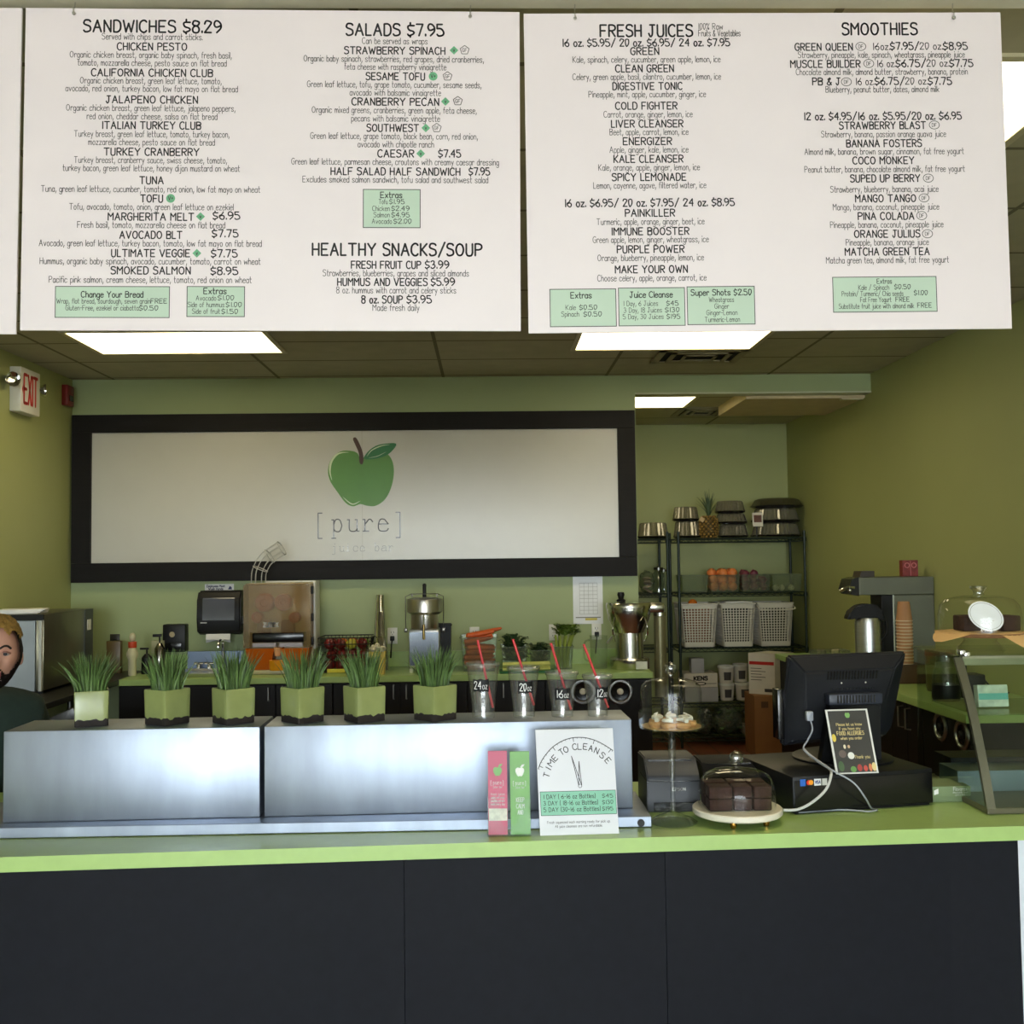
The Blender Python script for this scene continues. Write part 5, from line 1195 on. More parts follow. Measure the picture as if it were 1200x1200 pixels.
# paper towel dispenser with sign above
q0 = P(230, 745, 7.62); q1 = P(282, 692, 7.62)
cx_ = (q0.x+q1.x)/2; W = q1.x-q0.x; H = q1.z-q0.z
t = thing('paper_towel_dispenser', 'black wall mounted paper towel dispenser with a towel sticking out', 'towel dispenser', (cx_, YB-0.001, q0.z))
b = MB()
pr = [(0, 0.02), (-0.12, 0.0), (-0.165, 0.02), (-0.185, H*0.35), (-0.175, H*0.8), (-0.13, H), (0, H)]
b.prism(pr, lambda u, v_, d: (d, u, v_), -W/2, W/2); bmesh.ops.bevel(b.bm, geom=list(b.bm.edges), offset=0.012, segments=3, affect='EDGES')
b.build('shell', BLACK, t)
b = MB(); b.prism([(-0.1855, H*0.34), (-0.1775, H*0.80), (-0.170, H*0.84), (-0.181, H*0.345)], lambda u, v_, d: (d, u, v_), -W*0.36, W*0.36); b.build('window_cover', mat('smoke_window', (88, 92, 104), 0.12, var=0.05, coat=0.5), t)
b = MB(); b.b2(-W*0.40, -W*0.26, -0.189, -0.1835, H*0.275, H*0.30); b.build('badge', mat('badge_grey', (176, 176, 176), 0.4), t)
b = MB(); pp = [(-0.155, 0.01), (-0.165, -0.03), (-0.150, -0.055)]
N = 10
for k in range(N):
    for (ya, za), (yb_, zb) in zip(pp, pp[1:]):
        def w_(i, z): return z*(1-0.35*math.sin(PI*i/N)*0.8) if z < -0.05 else z
        xa, xb_ = -0.095+0.175*k/N, -0.095+0.175*(k+1)/N
        b.face([(xa, ya, w_(k, za)), (xb_, ya, w_(k+1, za)), (xb_, yb_, w_(k+1, zb)), (xa, yb_, w_(k, zb))])
b.build('paper_towel', PAPER, t, fix=False)
a = P(240, 689.5, YB-0.003); c = P(274, 681, YB-0.003)
W, H = c.x-a.x, c.z-a.z
t = thing('hand_washing_notice', 'small white wash hands notice above the towel dispenser', 'notice', ((a.x+c.x)/2, YB-0.0005, a.z-0.02))
b = MB(); b.b2(-W/2, W/2, -0.003, -0.0005, 0, H, 0); b.build('card', PAPER, t, smooth=False)
b = MB(); text(b, 'Employees Must', front(-0.0034), -W*0.12, H*0.55, 0.015, W*0.62, sw=0.0035); text(b, 'Wash Hands', front(-0.0034), -W*0.12, H*0.15, 0.015, W*0.5, sw=0.0035)
b.build('lettering', mat('navy_print', (40, 48, 96), 0.5), t, smooth=False, fix=False)
b = MB(); b.face([(W*0.30, -0.0034, H*0.2), (W*0.44, -0.0034, H*0.2), (W*0.42, -0.0034, H*0.55), (W*0.36, -0.0034, H*0.7)]); b.build('printed_icon', mat('navy_print', (40, 48, 96), 0.5), t, smooth=False, fix=False)

# orange juicing machine
q0 = P(285, 790, 7.35); q1 = P(364, 683, 7.35)
W = q1.x-q0.x; cx_ = (q0.x+q1.x)/2; HT = q1.z-ZT; YJ = 7.35
t = thing('orange_juicer', 'large automatic orange juicer with smoked front and wire feed chute', 'juicer', (cx_, YJ, ZT))
zf = HZ(320, 759, YJ)-ZT
b = MB(); b.b2(-W/2+0.005, W/2-0.005, 0.14, 0.32, 0.03, HT, 0.006); b.b2(-W/2+0.02, W/2-0.02, 0.0, 0.32, 0.001, 0.03, 0.004); b.build('housing', mat('juicer_steel', (196, 186, 152), 0.4, 0.15), t)
b = MB(); b.b2(W/2+0.001, W/2+0.016, 0.10, 0.30, zf-0.02, HT+0.012, 0.004); b.b2(-W/2+0.10, W/2+0.016, 0.24, 0.30, HT+0.0005, HT+0.012, 0.003); b.build('side_cover', WHITE, t)
b = MB()
ow, iw = W/2, W/2-0.05
outl = [(-ow, zf), (-ow, HT-0.02), (-ow+0.02, HT), (ow-0.02, HT), (ow, HT-0.02), (ow, zf), (iw, zf), (iw, zf+0.105), (-iw, zf+0.105), (-iw, zf)]
b.prism(outl, lambda u, v_, d: (u, d, v_), 0.0, 0.008); b.build('front_cover', SMOKE, t, smooth=False)
b = MB(); b.b2(-ow, -ow+0.006, 0.0085, 0.139, zf, HT-0.012); b.b2(ow-0.006, ow, 0.0085, 0.139, zf, HT-0.012); b.b2(-ow+0.0065, ow-0.0065, 0.0085, 0.139, HT-0.014, HT-0.008); b.build('cover_sides', SMOKE, t, smooth=False)
b = MB(); b.b2(-iw+0.004, iw-0.004, 0.03, 0.13, zf+0.035, zf+0.10, 0.004); b.build('filter_drawer', BLACKG, t)
b = MB(); b.b2(-iw+0.01, -0.012, 0.02, 0.04, zf+0.004, zf+0.03); b.b2(0.012, iw-0.01, 0.02, 0.04, zf+0.004, zf+0.03); b.build('filter_tray', mat('tray_pale', (170, 166, 176), 0.4), t, smooth=False)
DR = mat('drum_orange', (214, 100, 26), 0.4)
def jp(px, py): 
    p = P(px, py, YJ+0.05); return p.x-cx_, p.z-ZT
for (px, py, r) in ((309, 706.5, 0.066), (331, 706, 0.060), (300, 724, 0.040), (344, 724, 0.040)):
    u, v_ = jp(px, py); b = MB(); ang_ = Vector((0, -1, 0)).to_track_quat('Z', 'Y')
    b.lathe([(0, 0), (r, 0), (r, 0.06), (r*0.9, 0.072), (r*0.4, 0.078), (r*0.35, 0.07), (r*0.15, 0.07), (0, 0.075)], 28, (u, 0.128 if r > 0.05 else 0.138, v_), rot=ang_); b.build('squeezing_drum', DR, t)
for (px, py) in ((308, 735), (336, 735)):
    u, v_ = jp(px, py); b = MB(); b.box((u, 0.10, v_), (0.10, 0.05, 0.10), 0.02); b.build('peel_ejector', mat('ejector_brown', (150, 92, 50), 0.4), t)
u, v_ = jp(320, 728)
b = MB(); text(b, 'zumex', front(-0.001), jp(319, 735)[0], jp(319, 734)[1], 0.045, 0.10, sw=0.0075); b.build('lettering', PAPER, t, smooth=False, fix=False)
ORB = glass('orange_bin', (226, 124, 40), refl=0.3, base=0.05, haze=0.6, hazec=(226, 116, 32))
for s in (-1, 1):
    b = MB(); b.shell((s*(W/4+0.004), 0.10, 0.0305), W/2-0.10, 0.16, W/2-0.03, 0.20, zf-0.036, 0.004); b.build('peel_bin', ORB, t, smooth=False)
b = MB(); b.cyl((0, 0.02, zf-0.06), (0, 0.02, zf-0.0005), 0.02, 0.03, n=18); b.build('juice_spout', mat('spout_pale', (226, 170, 120), 0.3), t)
b = MB(); b.lathe([(0, 0.0305), (0.046, 0.0305), (0.05, 0.04), (0.052, 0.10), (0, 0.10)], 24, (0, -0.012, 0)); b.build('juice_jug', mat('juice_yellow', (228, 150, 24), 0.3), t)
for (zz_, s) in ((HT-0.05, 1), (HT*0.62, 1), (HT*0.36, 1), (HT*0.60, -1)):
    b = MB(); b.box((s*(ow+0.008), 0.02, zz_), (0.016, 0.03, 0.055), 0.004); b.build('latch', BLACK, t)
# wire feed chute
b = MB()
base = [Vector((jp(297+0, 683)[0], 0.17, HT+0.0005))]
cxx = jp(298, 683)[0]; R = m(9, YJ)
path = [Vector((cxx, 0.19, HT-0.03)), Vector((cxx, 0.19, HT+0.05)), Vector((cxx+0.012, 0.19, HT+0.10)), Vector((cxx+0.05, 0.185, HT+0.165)), Vector((cxx+0.11, 0.18, HT+0.21)), Vector((cxx+0.165, 0.175, HT+0.245))]
cp = cr(path, 4)
frames = []
for i, p in enumerate(cp):
    tng = (cp[min(i+1, len(cp)-1)]-cp[max(i-1, 0)]).normalized()
    sd = Vector((0, 1, 0)); nn = tng.cross(sd).normalized(); frames.append((p, sd, nn, tng))
for k in range(8):
    a = 2*PI*k/8+0.2
    b.tube([p+(sd*math.sin(a)+nn*math.cos(a))*R for p, sd, nn, tg_ in frames], 0.0032, 6)
for i in (8, 14, len(frames)-1):
    p, sd, nn, tg_ = frames[i]; b.ring(p, R, 0.0036, tg_, 24, 6)
b.build('feed_chute', mat('wire_steel', (196, 196, 190), 0.35, 0.3), t)

# fruit
APR = mat('apple_red', (112, 26, 26), 0.3, var=0.5, scale=14); APG = mat('apple_yellowgreen', (176, 170, 60), 0.35, var=0.2, scale=14)
ORG = mat('orange_peel', (226, 120, 30), 0.45, var=0.08, scale=40, bump=0.2)
STEMB = mat('stem', (80, 56, 30), 0.7)
def apple_proto(name, label, cat, M_, r, group):
    t = thing(name, label, cat, (0, 0, -5), 0, group)
    b = MB(); b.lathe([(0, -0.80*r), (0.25*r, -0.90*r), (0.55*r, -0.82*r), (0.86*r, -0.4*r), (1.0*r, 0.05*r), (0.92*r, 0.5*r), (0.62*r, 0.80*r), (0.3*r, 0.80*r), (0.1*r, 0.64*r), (0, 0.60*r)], 20); b.build('flesh', M_, t)
    b = MB(); b.tube([(0, 0, 0.62*r), (0.06*r, 0, 0.85*r), (0.16*r, 0.02, 1.08*r)], 0.05*r, 6); b.build('stem', STEMB, t)
    return t
def orange_proto(name, label, cat, M_, r, group):
    t = thing(name, label, cat, (0, 0, -5), 0, group)
    b = MB(); b.ball((0, 0, 0), r, (1, 1, 0.95)); b.build('peel', M_, t)
    b = MB(); b.lathe([(0, 0.96*r), (0.12*r, 0.95*r), (0.10*r, 0.99*r), (0, 1.0*r)], 8); b.build('stem_button', STEMB, t)
    return t
def fill(proto, spots, rotz=True):
    for i, (p) in enumerate(spots):
        o = proto if i == 0 else dup(proto, p)
        o.location = p; o.rotation_euler = (rnd.uniform(-0.5, 0.5), rnd.uniform(-0.5, 0.5), rnd.uniform(0, 6))
# wire basket
q0 = at(375, 7.42, ZT); q1 = at(436, 7.42, ZT); W = q1.x-q0.x; hb = HZ(400, 746, 7.42)-ZT
fbx, fby = (q0.x+q1.x)/2, 7.50
t = thing('fruit_basket', 'black wire basket heaped with red apples on the back counter', 'basket', (fbx, fby, ZT))
b = MB()
for (ww, dd, z) in ((W*0.86, 0.22, 0.006), (W*0.92, 0.25, hb*0.5), (W, 0.28, hb*0.80), (W*1.02, 0.29, hb*0.98)):
    pts = [(ww/2*x, dd/2*y, z) for x, y in ((-1, -1), (1, -1), (1, 1), (-1, 1), (-1, -1))]; b.tube(pts, 0.0035, 6)
for k in range(15):
    f = -1+2*k/14
    for s in (-1, 1): b.tube([(f*W*0.43, s*0.11, 0.006), (f*W*0.51, s*0.145, hb*0.98)], 0.0022, 5)
for k in range(8):
    f = -1+2*k/7
    for s in (-1, 1): b.tube([(s*W*0.43, f*0.11, 0.006), (s*W*0.51, f*0.145, hb*0.98)], 0.0022, 5)
b.build('wire_frame', BLACK, t)
b = MB(); b.box((0, 0, 0.004), (W*0.84, 0.21, 0.004)); b.build('base_plate', BLACK, t, smooth=False)
b = MB(); b.box((-W*0.17, -0.135, 0.018), (W*0.34, 0.002, 0.026)); b.build('yellow_label', mat('yellow_label', (214, 200, 50), 0.5), t, smooth=False)
r = 0.039
sp = []
for lv in range(3):
    nx = 4
    for i in range(nx):
        for j in range(2 if lv < 2 else 2):
            sp.append((fbx+(-0.115+0.0765*i)+(0.008 if lv % 2 else -0.004), fby-0.052+0.094*j+(0.012 if lv % 2 else 0), ZT+0.046+lv*0.0755))
red = [p for k, p in enumerate(sp) if k not in (19, 20, 21, 23)]
fill(apple_proto('red_apple', 'red apple heaped in the black wire basket', 'apple', APR, r, 'red apples in the wire basket'), red)
for k, nm, M_, lb in ((19, 'orange', ORG, 'orange lying on the apples in the wire basket, seen between the others'), (20, 'yellow_apple', APG, 'yellowish apple on top of the wire basket of red apples'), (21, 'peach', mat('peach', (214, 120, 70), 0.6), 'peach coloured fruit on top of the wire basket beside the yellowish apple'), (23, 'green_apple', mat('green_apple', (126, 158, 50), 0.35), 'green apple on top of the wire basket at the end by the steel cups')):
    fn_ = orange_proto if nm in ('orange', 'peach') else apple_proto
    fill(fn_(nm, lb, nm.split('_')[-1], M_, r, None) if False else fn_(nm, lb, 'fruit' if nm == 'peach' else nm.split('_')[-1], M_, r, 'mixed fruit on the wire basket'), [sp[k]])

# tall stack of steel mixing cups
v = bk(446, 7.55); ht = HZ(446, 697, 7.55)-ZT
zz_ = 0; k = 0
n_c = 4
for k in range(n_c):
    b = MB(); h = 0.178; r0, r1 = (0.062, 0.047)
    base = ZT+0.0006+k*((ht-h)/(n_c-1))
    sc_ = [1.05, 0.92, 0.78, 0.60][k]
    b.lathe([(r0*sc_, 0), (r0*sc_*1.03, 0.003), (r0*sc_, 0.006), (r1*sc_, h-0.004), (r1*sc_*0.95, h), (0, h), (0, h-0.003), (r1*sc_*0.93, h-0.004), (r0*sc_*0.97, 0.004), (r0*sc_, 0)], 32)
    tag(b.build('mixing_cup', CHROME, None, (v.x, v.y, base)), ['lowest and widest steel mixing cup in the tall upturned stack', 'second steel mixing cup up in the tall upturned stack', 'third steel mixing cup up in the tall upturned stack', 'narrow topmost steel mixing cup of the tall upturned stack'][k], 'mixing cup', 'steel mixing cups in one stack')
# yellow tub of pale florets
v = bk(443, 7.32)
t = thing('yellow_tub', 'yellow tub holding pale cauliflower florets before the steel cups', 'tub', (v.x, 7.28, ZT+0.0005))
b = MB(); b.shell((0, 0, 0), 0.10, 0.08, 0.115, 0.09, 0.155, 0.003); b.build('tub_body', mat('tub_yellow', (206, 180, 84), 0.5), t, smooth=False)
FLO = mat('floret', (214, 208, 180), 0.8, var=0.1, scale=60, bump=0.6)
for k, (dx, dy, dz) in enumerate(((-0.03, -0.01, 0.165), (0.025, -0.015, 0.170), (0.0, 0.018, 0.185), (0.035, 0.02, 0.16), (-0.035, 0.025, 0.175))):
    c = thing('cauliflower_floret', 'pale floret piled in the yellow tub', 'vegetable', (v.x+dx, 7.28+dy, ZT+dz), 0, 'cauliflower florets in the yellow tub')
    b = MB()
    for q in range(9): b.ball((rnd.uniform(-0.014, 0.014), rnd.uniform(-0.014, 0.014), rnd.uniform(0, 0.016)), 0.012, (1, 1, 0.9), 8, 6)
    b.build('head', FLO, c)
    b = MB(); b.cyl((0, 0, -0.035), (0, 0, 0.002), 0.008, n=8); b.build('stalk', FLO, c)

def outlet(px, py, label, plug=False):
    v = P(px, py, YB); t = thing('wall_socket', label, 'socket', (v.x, YB-0.0005, v.z), 0, 'white wall sockets over the back counter')
    b = MB(); b.box((0, -0.004, 0), (0.072, 0.007, 0.118), 0.002); b.build('plate', WHITE, t)
    b = MB()
    for s in (-1, 1):
        for x in (-0.009, 0.009): b.b2(x-0.0015, x+0.0015, -0.0080, -0.0076, s*0.025-0.006, s*0.025+0.008)
        b.b2(-0.003, 0.003, -0.0080, -0.0076, s*0.025-0.016, s*0.025-0.011)
    b.build('slots', BLACKG, t, smooth=False)
    if plug:
        b = MB(); b.box((0, -0.022, -0.018), (0.032, 0.028, 0.036), 0.006); b.tube([(0, -0.03, -0.03), (-0.004, -0.04, -0.07), (-0.012, -0.03, -0.16)], 0.005, 8, 3); b.build('plug', BLACK, t)
outlet(460, 745, 'white wall socket behind the steel cup stack', True)
outlet(556, 744, 'white wall socket above the carrot bin, black plug in it', True)
outlet(649, 741, 'white wall socket above the celery, nothing plugged in')
outlet(699, 740, 'white wall socket under the wall calendar', True)

# centrifugal juicer with wire clamp
v = bk(498, 7.40)
t = thing('centrifugal_juicer', 'steel juicer with domed bowl, wire clamp and black pusher', 'juicer', (v.x, 7.42, ZT))
h = lambda py: HZ(498, py, 7.40)-ZT
w_ = m(17.5, 7.4)
b = MB(); b.b2(-w_, w_, -0.10, 0.13, 0.03, h(737), 0.01); b.build('motor_box', STEEL, t)
b = MB(); b.b2(-w_*0.95, w_*0.95, -0.102, -0.1005, 0.05, h(740), 0.0); b.build('front_plate', mat('mirror_plate', (206, 214, 226), 0.15, 1.0), t, smooth=False)
b = MB()
for x in (-w_+0.015, w_-0.015):
    for y in (-0.08, 0.11): b.cyl((x, y, 0.0005), (x, y, 0.0295), 0.014, n=12)
b.build('feet', WHITE, t)
b = MB(); b.lathe([(0, h(737)+0.0005), (0.095, h(737)+0.0005), (0.098, h(733)), (0.098, h(720)), (0.125, h(717)), (0.125, h(705)), (0.120, h(702)), (0.085, h(700.5)), (0, h(700))], 40); b.build('bowl', mat('satin_steel', (190, 186, 178), 0.28, 1.0), t)
b = MB(); b.cyl((0, 0, h(700)+0.0005), (0, 0, h(686)), 0.013, n=16); b.ball((0, 0, h(686)), 0.014); b.build('pusher', BLACK, t)
b = MB(); xw = m(22, 7.4)
b.tube([(-xw, -0.01, h(739)), (-xw, -0.01, h(699)), (-xw*0.7, -0.01, h(696)), (xw*0.7, -0.01, h(696)), (xw, -0.01, h(699)), (xw, -0.01, h(739))], 0.0035, 6)
for s in (-1, 1): b.box((s*xw*0.66, -0.01, h(697.5)), (0.012, 0.012, 0.022), 0.002); b.box((s*xw, -0.012, h(738.5)), (0.022, 0.02, 0.03), 0.003)
b.build('wire_clamp', mat('clamp_wire', (120, 118, 112), 0.3, 1.0), t)
b = MB(); b.tube([(0, -0.126, h(731)), (0, -0.13, h(735)), (0, -0.13, h(748))], 0.009, 10); b.build('spout', mat('brass_dull', (140, 118, 70), 0.3, 1.0), t)
b = MB(); b.cyl((0, -0.12, h(720)), (0, -0.12, h(731)+0.001), 0.006, n=8); b.build('spout_rod', CHROME, t)
v = bk(521, 7.60)
t = thing('pulp_bin', 'black pulp bin beside the domed steel juicer', 'bin', (v.x, 7.62, ZT+0.0005))
hp = HZ(521, 731, 7.6)-ZT
b = MB(); b.shell((0, 0, 0), 0.085, 0.11, 0.10, 0.13, hp, 0.004); b.build('bin_body', BLACK, t); b = MB(); b.ring((0, 0, 0), 0.001, 0.0005, n=6, k=4)
b.bm.clear(); b.b2(-0.058, 0.058, -0.075, -0.0655, hp-0.012, hp, 0.002); b.build('bin_lip', BLACK, t)
# glass backsplash strip behind bins (clear boards)
def bin_(px0, px1, pyt, Y, dep, label, name='produce_bin', hz=None):
    a = at(px0, Y, ZT); c = at(px1, Y, ZT); W = c.x-a.x; H = (HZ((px0+px1)/2, pyt, Y)-ZT) if hz is None else hz
    t = thing(name, label, 'bin', ((a.x+c.x)/2, Y+dep/2, ZT+0.0005), 0, 'clear produce bins on the back counter')
    b = MB(); b.shell((0, 0, 0), W*0.86, dep*0.86, W, dep, H, 0.003); b.build('bin_body', BINCLEAR, t, smooth=False)
    b = MB(); 
    for (x0_, x1_, y0_, y1_) in ((-W/2-0.008, W/2+0.008, -dep/2-0.008, -dep/2), (-W/2-0.008, W/2+0.008, dep/2, dep/2+0.008), (-W/2-0.008, -W/2, -dep/2, dep/2), (W/2, W/2+0.008, -dep/2, dep/2)): b.b2(x0_, x1_, y0_, y1_, H-0.004, H)
    b.build('bin_rim', BINCLEAR, t, smooth=False)
    return t, W, H
CAR = mat('carrot', (206, 92, 36), 0.5, var=0.12, scale=30); LEAFD = mat('kale_green', (62, 86, 46), 0.55, var=0.35, scale=30); LEAFP = mat('celery_green', (156, 172, 74), 0.45, var=0.2, scale=20)
t, W, H = bin_(540, 583, 747, 7.32, 0.30, 'clear bin packed with orange carrots')
cx_, cy_ = t.location.x, t.location.y
k = 0
proto = None
for lv in range(6):
    for i in range(4):
        L = W*0.78*rnd.uniform(0.92, 1.0); p = (cx_-L/2+rnd.uniform(-0.01, 0.01), cy_-0.10+0.058*i+rnd.uniform(-0.005, 0.005), ZT+0.026+0.0345*lv)
        if proto is None:
            proto = thing('carrot', 'orange carrot lying in the clear carrot bin', 'carrot', p, 0, 'carrots in the clear bin')
            b = MB(); b.lathe([(0, 0), (0.012, 0.001), (0.020, 0.010), (0.019, 0.05), (0.015, 0.14), (0.009, 0.195), (0, 0.204)], 12, rot=Vector((1, 0, 0)).to_track_quat('Z', 'Y')); b.build('root', CAR, proto)
            b = MB(); b.cyl((-0.008, 0, 0), (0.001, 0, 0), 0.006, n=8); b.build('crown', LEAFP, proto)
            o = proto
        else: o = dup(proto, p)
        if lv == 5: o.rotation_euler = (0, rnd.uniform(-0.28, -0.05), rnd.uniform(-0.3, 0.3))
        else: o.rotation_euler = (0, rnd.uniform(-0.06, 0.03), rnd.uniform(-0.08, 0.08))
for k in range(3):
    o = dup(proto, (cx_-0.09+0.03*k, cy_-0.06+0.055*k, ZT+H+0.004)); o.rotation_euler = (0, -0.14-0.05*k, rnd.uniform(-0.2, 0.2))
def leafy(mb, c, R, Hh, n, size, up=0.5):
    for k in range(n):
        a = rnd.uniform(0, 2*PI); rr = R*math.sqrt(rnd.random()); z = rnd.uniform(0, Hh)
        p = Vector((c[0]+rr*math.cos(a), c[1]+rr*math.sin(a)*0.8, c[2]+z))
        d = Vector((math.cos(a), math.sin(a), up+rnd.uniform(-0.4, 0.6))).normalized(); s_ = d.cross(Vector((0, 0, 1))).normalized(); nn = s_.cross(d)
        L = size*rnd.uniform(0.7, 1.3); prev = None
        for q in range(5):
            f = q/4; wv = L*0.42*math.sin(PI*(0.12+0.80*f))
            cc = p+d*L*(f-0.3)+nn*0.3*L*math.sin(f*3)
            e = (mb.bm.verts.new(cc-s_*wv+nn*rnd.uniform(-1, 1)*0.12*L), mb.bm.verts.new(cc), mb.bm.verts.new(cc+s_*wv+nn*rnd.uniform(-1, 1)*0.12*L))
            if prev:
                for i in range(2): mb.bm.faces.new((prev[i], prev[i+1], e[i+1], e[i]))
            prev = e
t, W, H = bin_(588, 619, 758, 7.45, 0.24, 'clear bin stuffed with dark curly kale')
b = MB(); leafy(b, (0, 0, 0), 0.085, 0.17, 200, 0.05); g = b.build('kale_leaves', LEAFD, None, (t.location.x, t.location.y, ZT+0.05), fix=False)
b2_ = tag(g, 'dark curly kale heaped in the clear bin', 'kale', None, 'stuff')
t, W, H = bin_(622, 646, 762, 7.45, 0.24, 'clear bin of dark spinach beside the kale')
b = MB(); leafy(b, (0, 0, 0), 0.06, 0.11, 130, 0.042); g = b.build('spinach_leaves', mat('spinach', (48, 72, 36), 0.5, var=0.3, scale=30), None, (t.location.x, t.location.y, ZT+0.045), fix=False); tag(g, 'dark spinach leaves heaped in the clear bin beside the kale', 'spinach', None, 'stuff')
# celery sticks on a green board
v0 = at(588, 7.22, ZT); v1 = at(648, 7.22, ZT); W = v1.x-v0.x
t = thing('cutting_board', 'green cutting board under the pale celery sticks', 'cutting board', ((v0.x+v1.x)/2, 7.30, ZT+0.0005))
b = MB(); b.box((0, -0.02, 0.006), (W+0.03, 0.20, 0.011), 0.003); b.build('board', mat('board_green', (40, 110, 70), 0.5), t)
proto = None
for k in range(7):
    lv, i = divmod(k, 4)
    p = ((v0.x+v1.x)/2-W/2*0.96, 7.22+0.034*i+0.016*lv, ZT+0.028+0.030*lv)
    if proto is None:
        proto = thing('celery_stick', 'pale celery stick lying on the green board', 'celery', p, 0, 'celery sticks on the green board')
        b = MB(); n_ = 12; prev = None
        L = W*0.93
        for q in range(7):
            f = q/6; r_ = 0.016*(1-0.3*f)
            ring = []
            for s in range(n_):
                a = 2*PI*s/n_; rr = r_*(1 if math.sin(a) < 0.3 else 0.45); ring.append(b.bm.verts.new((L*f, rr*math.cos(a), rr*math.sin(a))))
            if prev:
                for s in range(n_): b.bm.faces.new((prev[s], prev[(s+1) % n_], ring[(s+1) % n_], ring[s]))
            else: b.bm.faces.new(ring[::-1])
            prev = ring
        b.bm.faces.new(prev); b.build('stalk', mat('celery_pale', (196, 204, 120), 0.45, var=0.12, scale=20), proto); o = proto
    else: o = dup(proto, p)
    o.rotation_euler = (0, -0.01*i, 0.03*(i-1.5))
# celery standing in a bin
t, W, H = bin_(650, 672, 766, 7.40, 0.16, 'clear bin with celery bunch standing upright', hz=0.16)
bc = thing('celery_bunch', 'leafy celery bunch standing upright in its clear bin', 'celery', (t.location.x, t.location.y, ZT+0.006))
for k in range(9):
    a = 2*PI*k/9; b = MB(); r_ = 0.030
    b.tube([(r_*math.cos(a), r_*math.sin(a), 0), (r_*1.4*math.cos(a), r_*1.4*math.sin(a), 0.12), (r_*2.2*math.cos(a)+0.01, r_*2.0*math.sin(a), 0.23)], 0.013, 8, 3, taper=0.007); b.build('stalk', LEAFP, bc)
b = MB(); leafy(b, (0.025, 0, 0.23), 0.085, 0.06, 120, 0.042); g = b.build('leaves', mat('celery_leaf', (96, 122, 40), 0.5, var=0.3, scale=30), bc, fix=False); g['kind'] = 'stuff'
# clear pitcher
v = bk(702, 7.45); hp = HZ(702, 745, 7.45)-ZT
t = thing('clear_pitcher', 'empty clear plastic pitcher in front of the wall socket', 'pitcher', (v.x, 7.45, ZT+0.0005))
b = MB(); b.lathe([(0, 0.003), (0.055, 0.003), (0.058, 0.0), (0.062, hp), (0.066, hp), (0.062, hp-0.003)], 32); b.build('pitcher_body', BINCLEAR, t)
b = MB(); b.tube([(-0.062, 0, hp-0.03), (-0.10, 0, hp-0.05), (-0.10, 0, 0.07), (-0.060, 0, 0.05)], 0.007, 8, 4); b.build('handle', BINCLEAR, t)
# calendar
a = P(672, 726, YB-0.01); c = P(706, 675, YB-0.01); W, H = c.x-a.x, c.z-a.z; H2_ = a.z-P(672, 731.5, YB-0.01).z
t = thing('wall_calendar', 'clear sleeved white chart with grid pinned above the counter', 'calendar', ((a.x+c.x)/2, YB-0.0005, a.z))
b = MB(); b.b2(-W/2, W/2, -0.006, -0.001, -H2_, H); b.build('sheet', mat('chart_white', (226, 228, 230), 0.35), t, smooth=False)
b = MB()
for i in range(9): b.b2(-W*0.28, W*0.32, -0.0066, -0.0062, H*(0.12+0.09*i)-0.0012, H*(0.12+0.09*i)+0.0012)
for i in range(5): b.b2(-W*0.28+W*0.15*i-0.001, -W*0.28+W*0.15*i+0.001, -0.0066, -0.0062, H*0.12, H*0.84)
b.build('grid_print', mat('grid_grey', (160, 160, 160), 0.6), t, smooth=False)
b = MB(); b.b2(-W*0.10, W*0.30, -0.0068, -0.0062, -H2_*0.2, H2_*0.25); b.build('yellow_tab', mat('yellow_tab', (206, 190, 60), 0.5), t, smooth=False)
b = MB(); b.b2(-W*0.42, W*0.42, -0.0066, -0.0062, H2_*0.30, H2_*0.5); b.build('holder_bar', mat('bar_grey', (120, 120, 112), 0.4), t, smooth=False)
# juice extractor
YE_ = 7.42
v = bk(738, YE_)
t = thing('juice_extractor', 'polished steel juice extractor with side chute and long discharge pipe', 'juicer', (v.x, YE_, ZT))
h = lambda py: HZ(738, py, YE_)-ZT
X_ = lambda px: at(px, YE_, 1.3).x-v.x
EXS = mat('extractor_steel', (206, 204, 196), 0.20, 1.0)
b = MB(); b.lathe([(0, 0.0005), (0.135, 0.0005), (0.14, 0.008), (0.14, h(772)), (0.13, h(770)), (0, h(770))], 40); b.build('base', EXS, t)
b = MB(); b.b2(X_(741), X_(754), -0.146, -0.139, h(782), h(773)); b.build('rating_plate', mat('plate_label', (214, 216, 206), 0.4), t, smooth=False)
b = MB(); b.lathe([(0, h(770)+0.0005), (0.10, h(770)+0.0005), (0.095, h(741)), (0, h(741))], 36); b.build('motor_column', EXS, t)
b = MB(); b.lathe([(0, h(741)+0.0005), (0.105, h(741)+0.0005), (0.145, h(725)), (0.155, h(716)), (0.155, h(713)), (0, h(713))], 40); b.build('bowl', EXS, t)
b = MB(); b.lathe([(0, h(713)+0.0005), (0.160, h(713)+0.0005), (0.162, h(709)), (0.155, h(706)), (0.02, h(705)), (0, h(705))], 40)
b.build('lid', EXS, t)
b = MB(); b.lathe([(0, h(705)+0.0005), (0.030, h(705)+0.0005), (0.034, h(703)), (0.018, h(701.5)), (0.022, h(699)), (0.026, h(697)), (0.022, h(694)), (0, h(693.5))], 20, (X_(728), 0, 0)); b.build('knob', BLACK, t)
xp = X_(773)
b = MB(); b.b2(0.12, xp+0.03, -0.06, 0.06, h(718), h(706), 0.02); b.build('discharge_arm', EXS, t)
b = MB(); b.cyl((xp, 0, h(722)), (xp, 0, h(718)-0.0005), 0.046, n=24); b.build('pipe_collar', EXS, t)
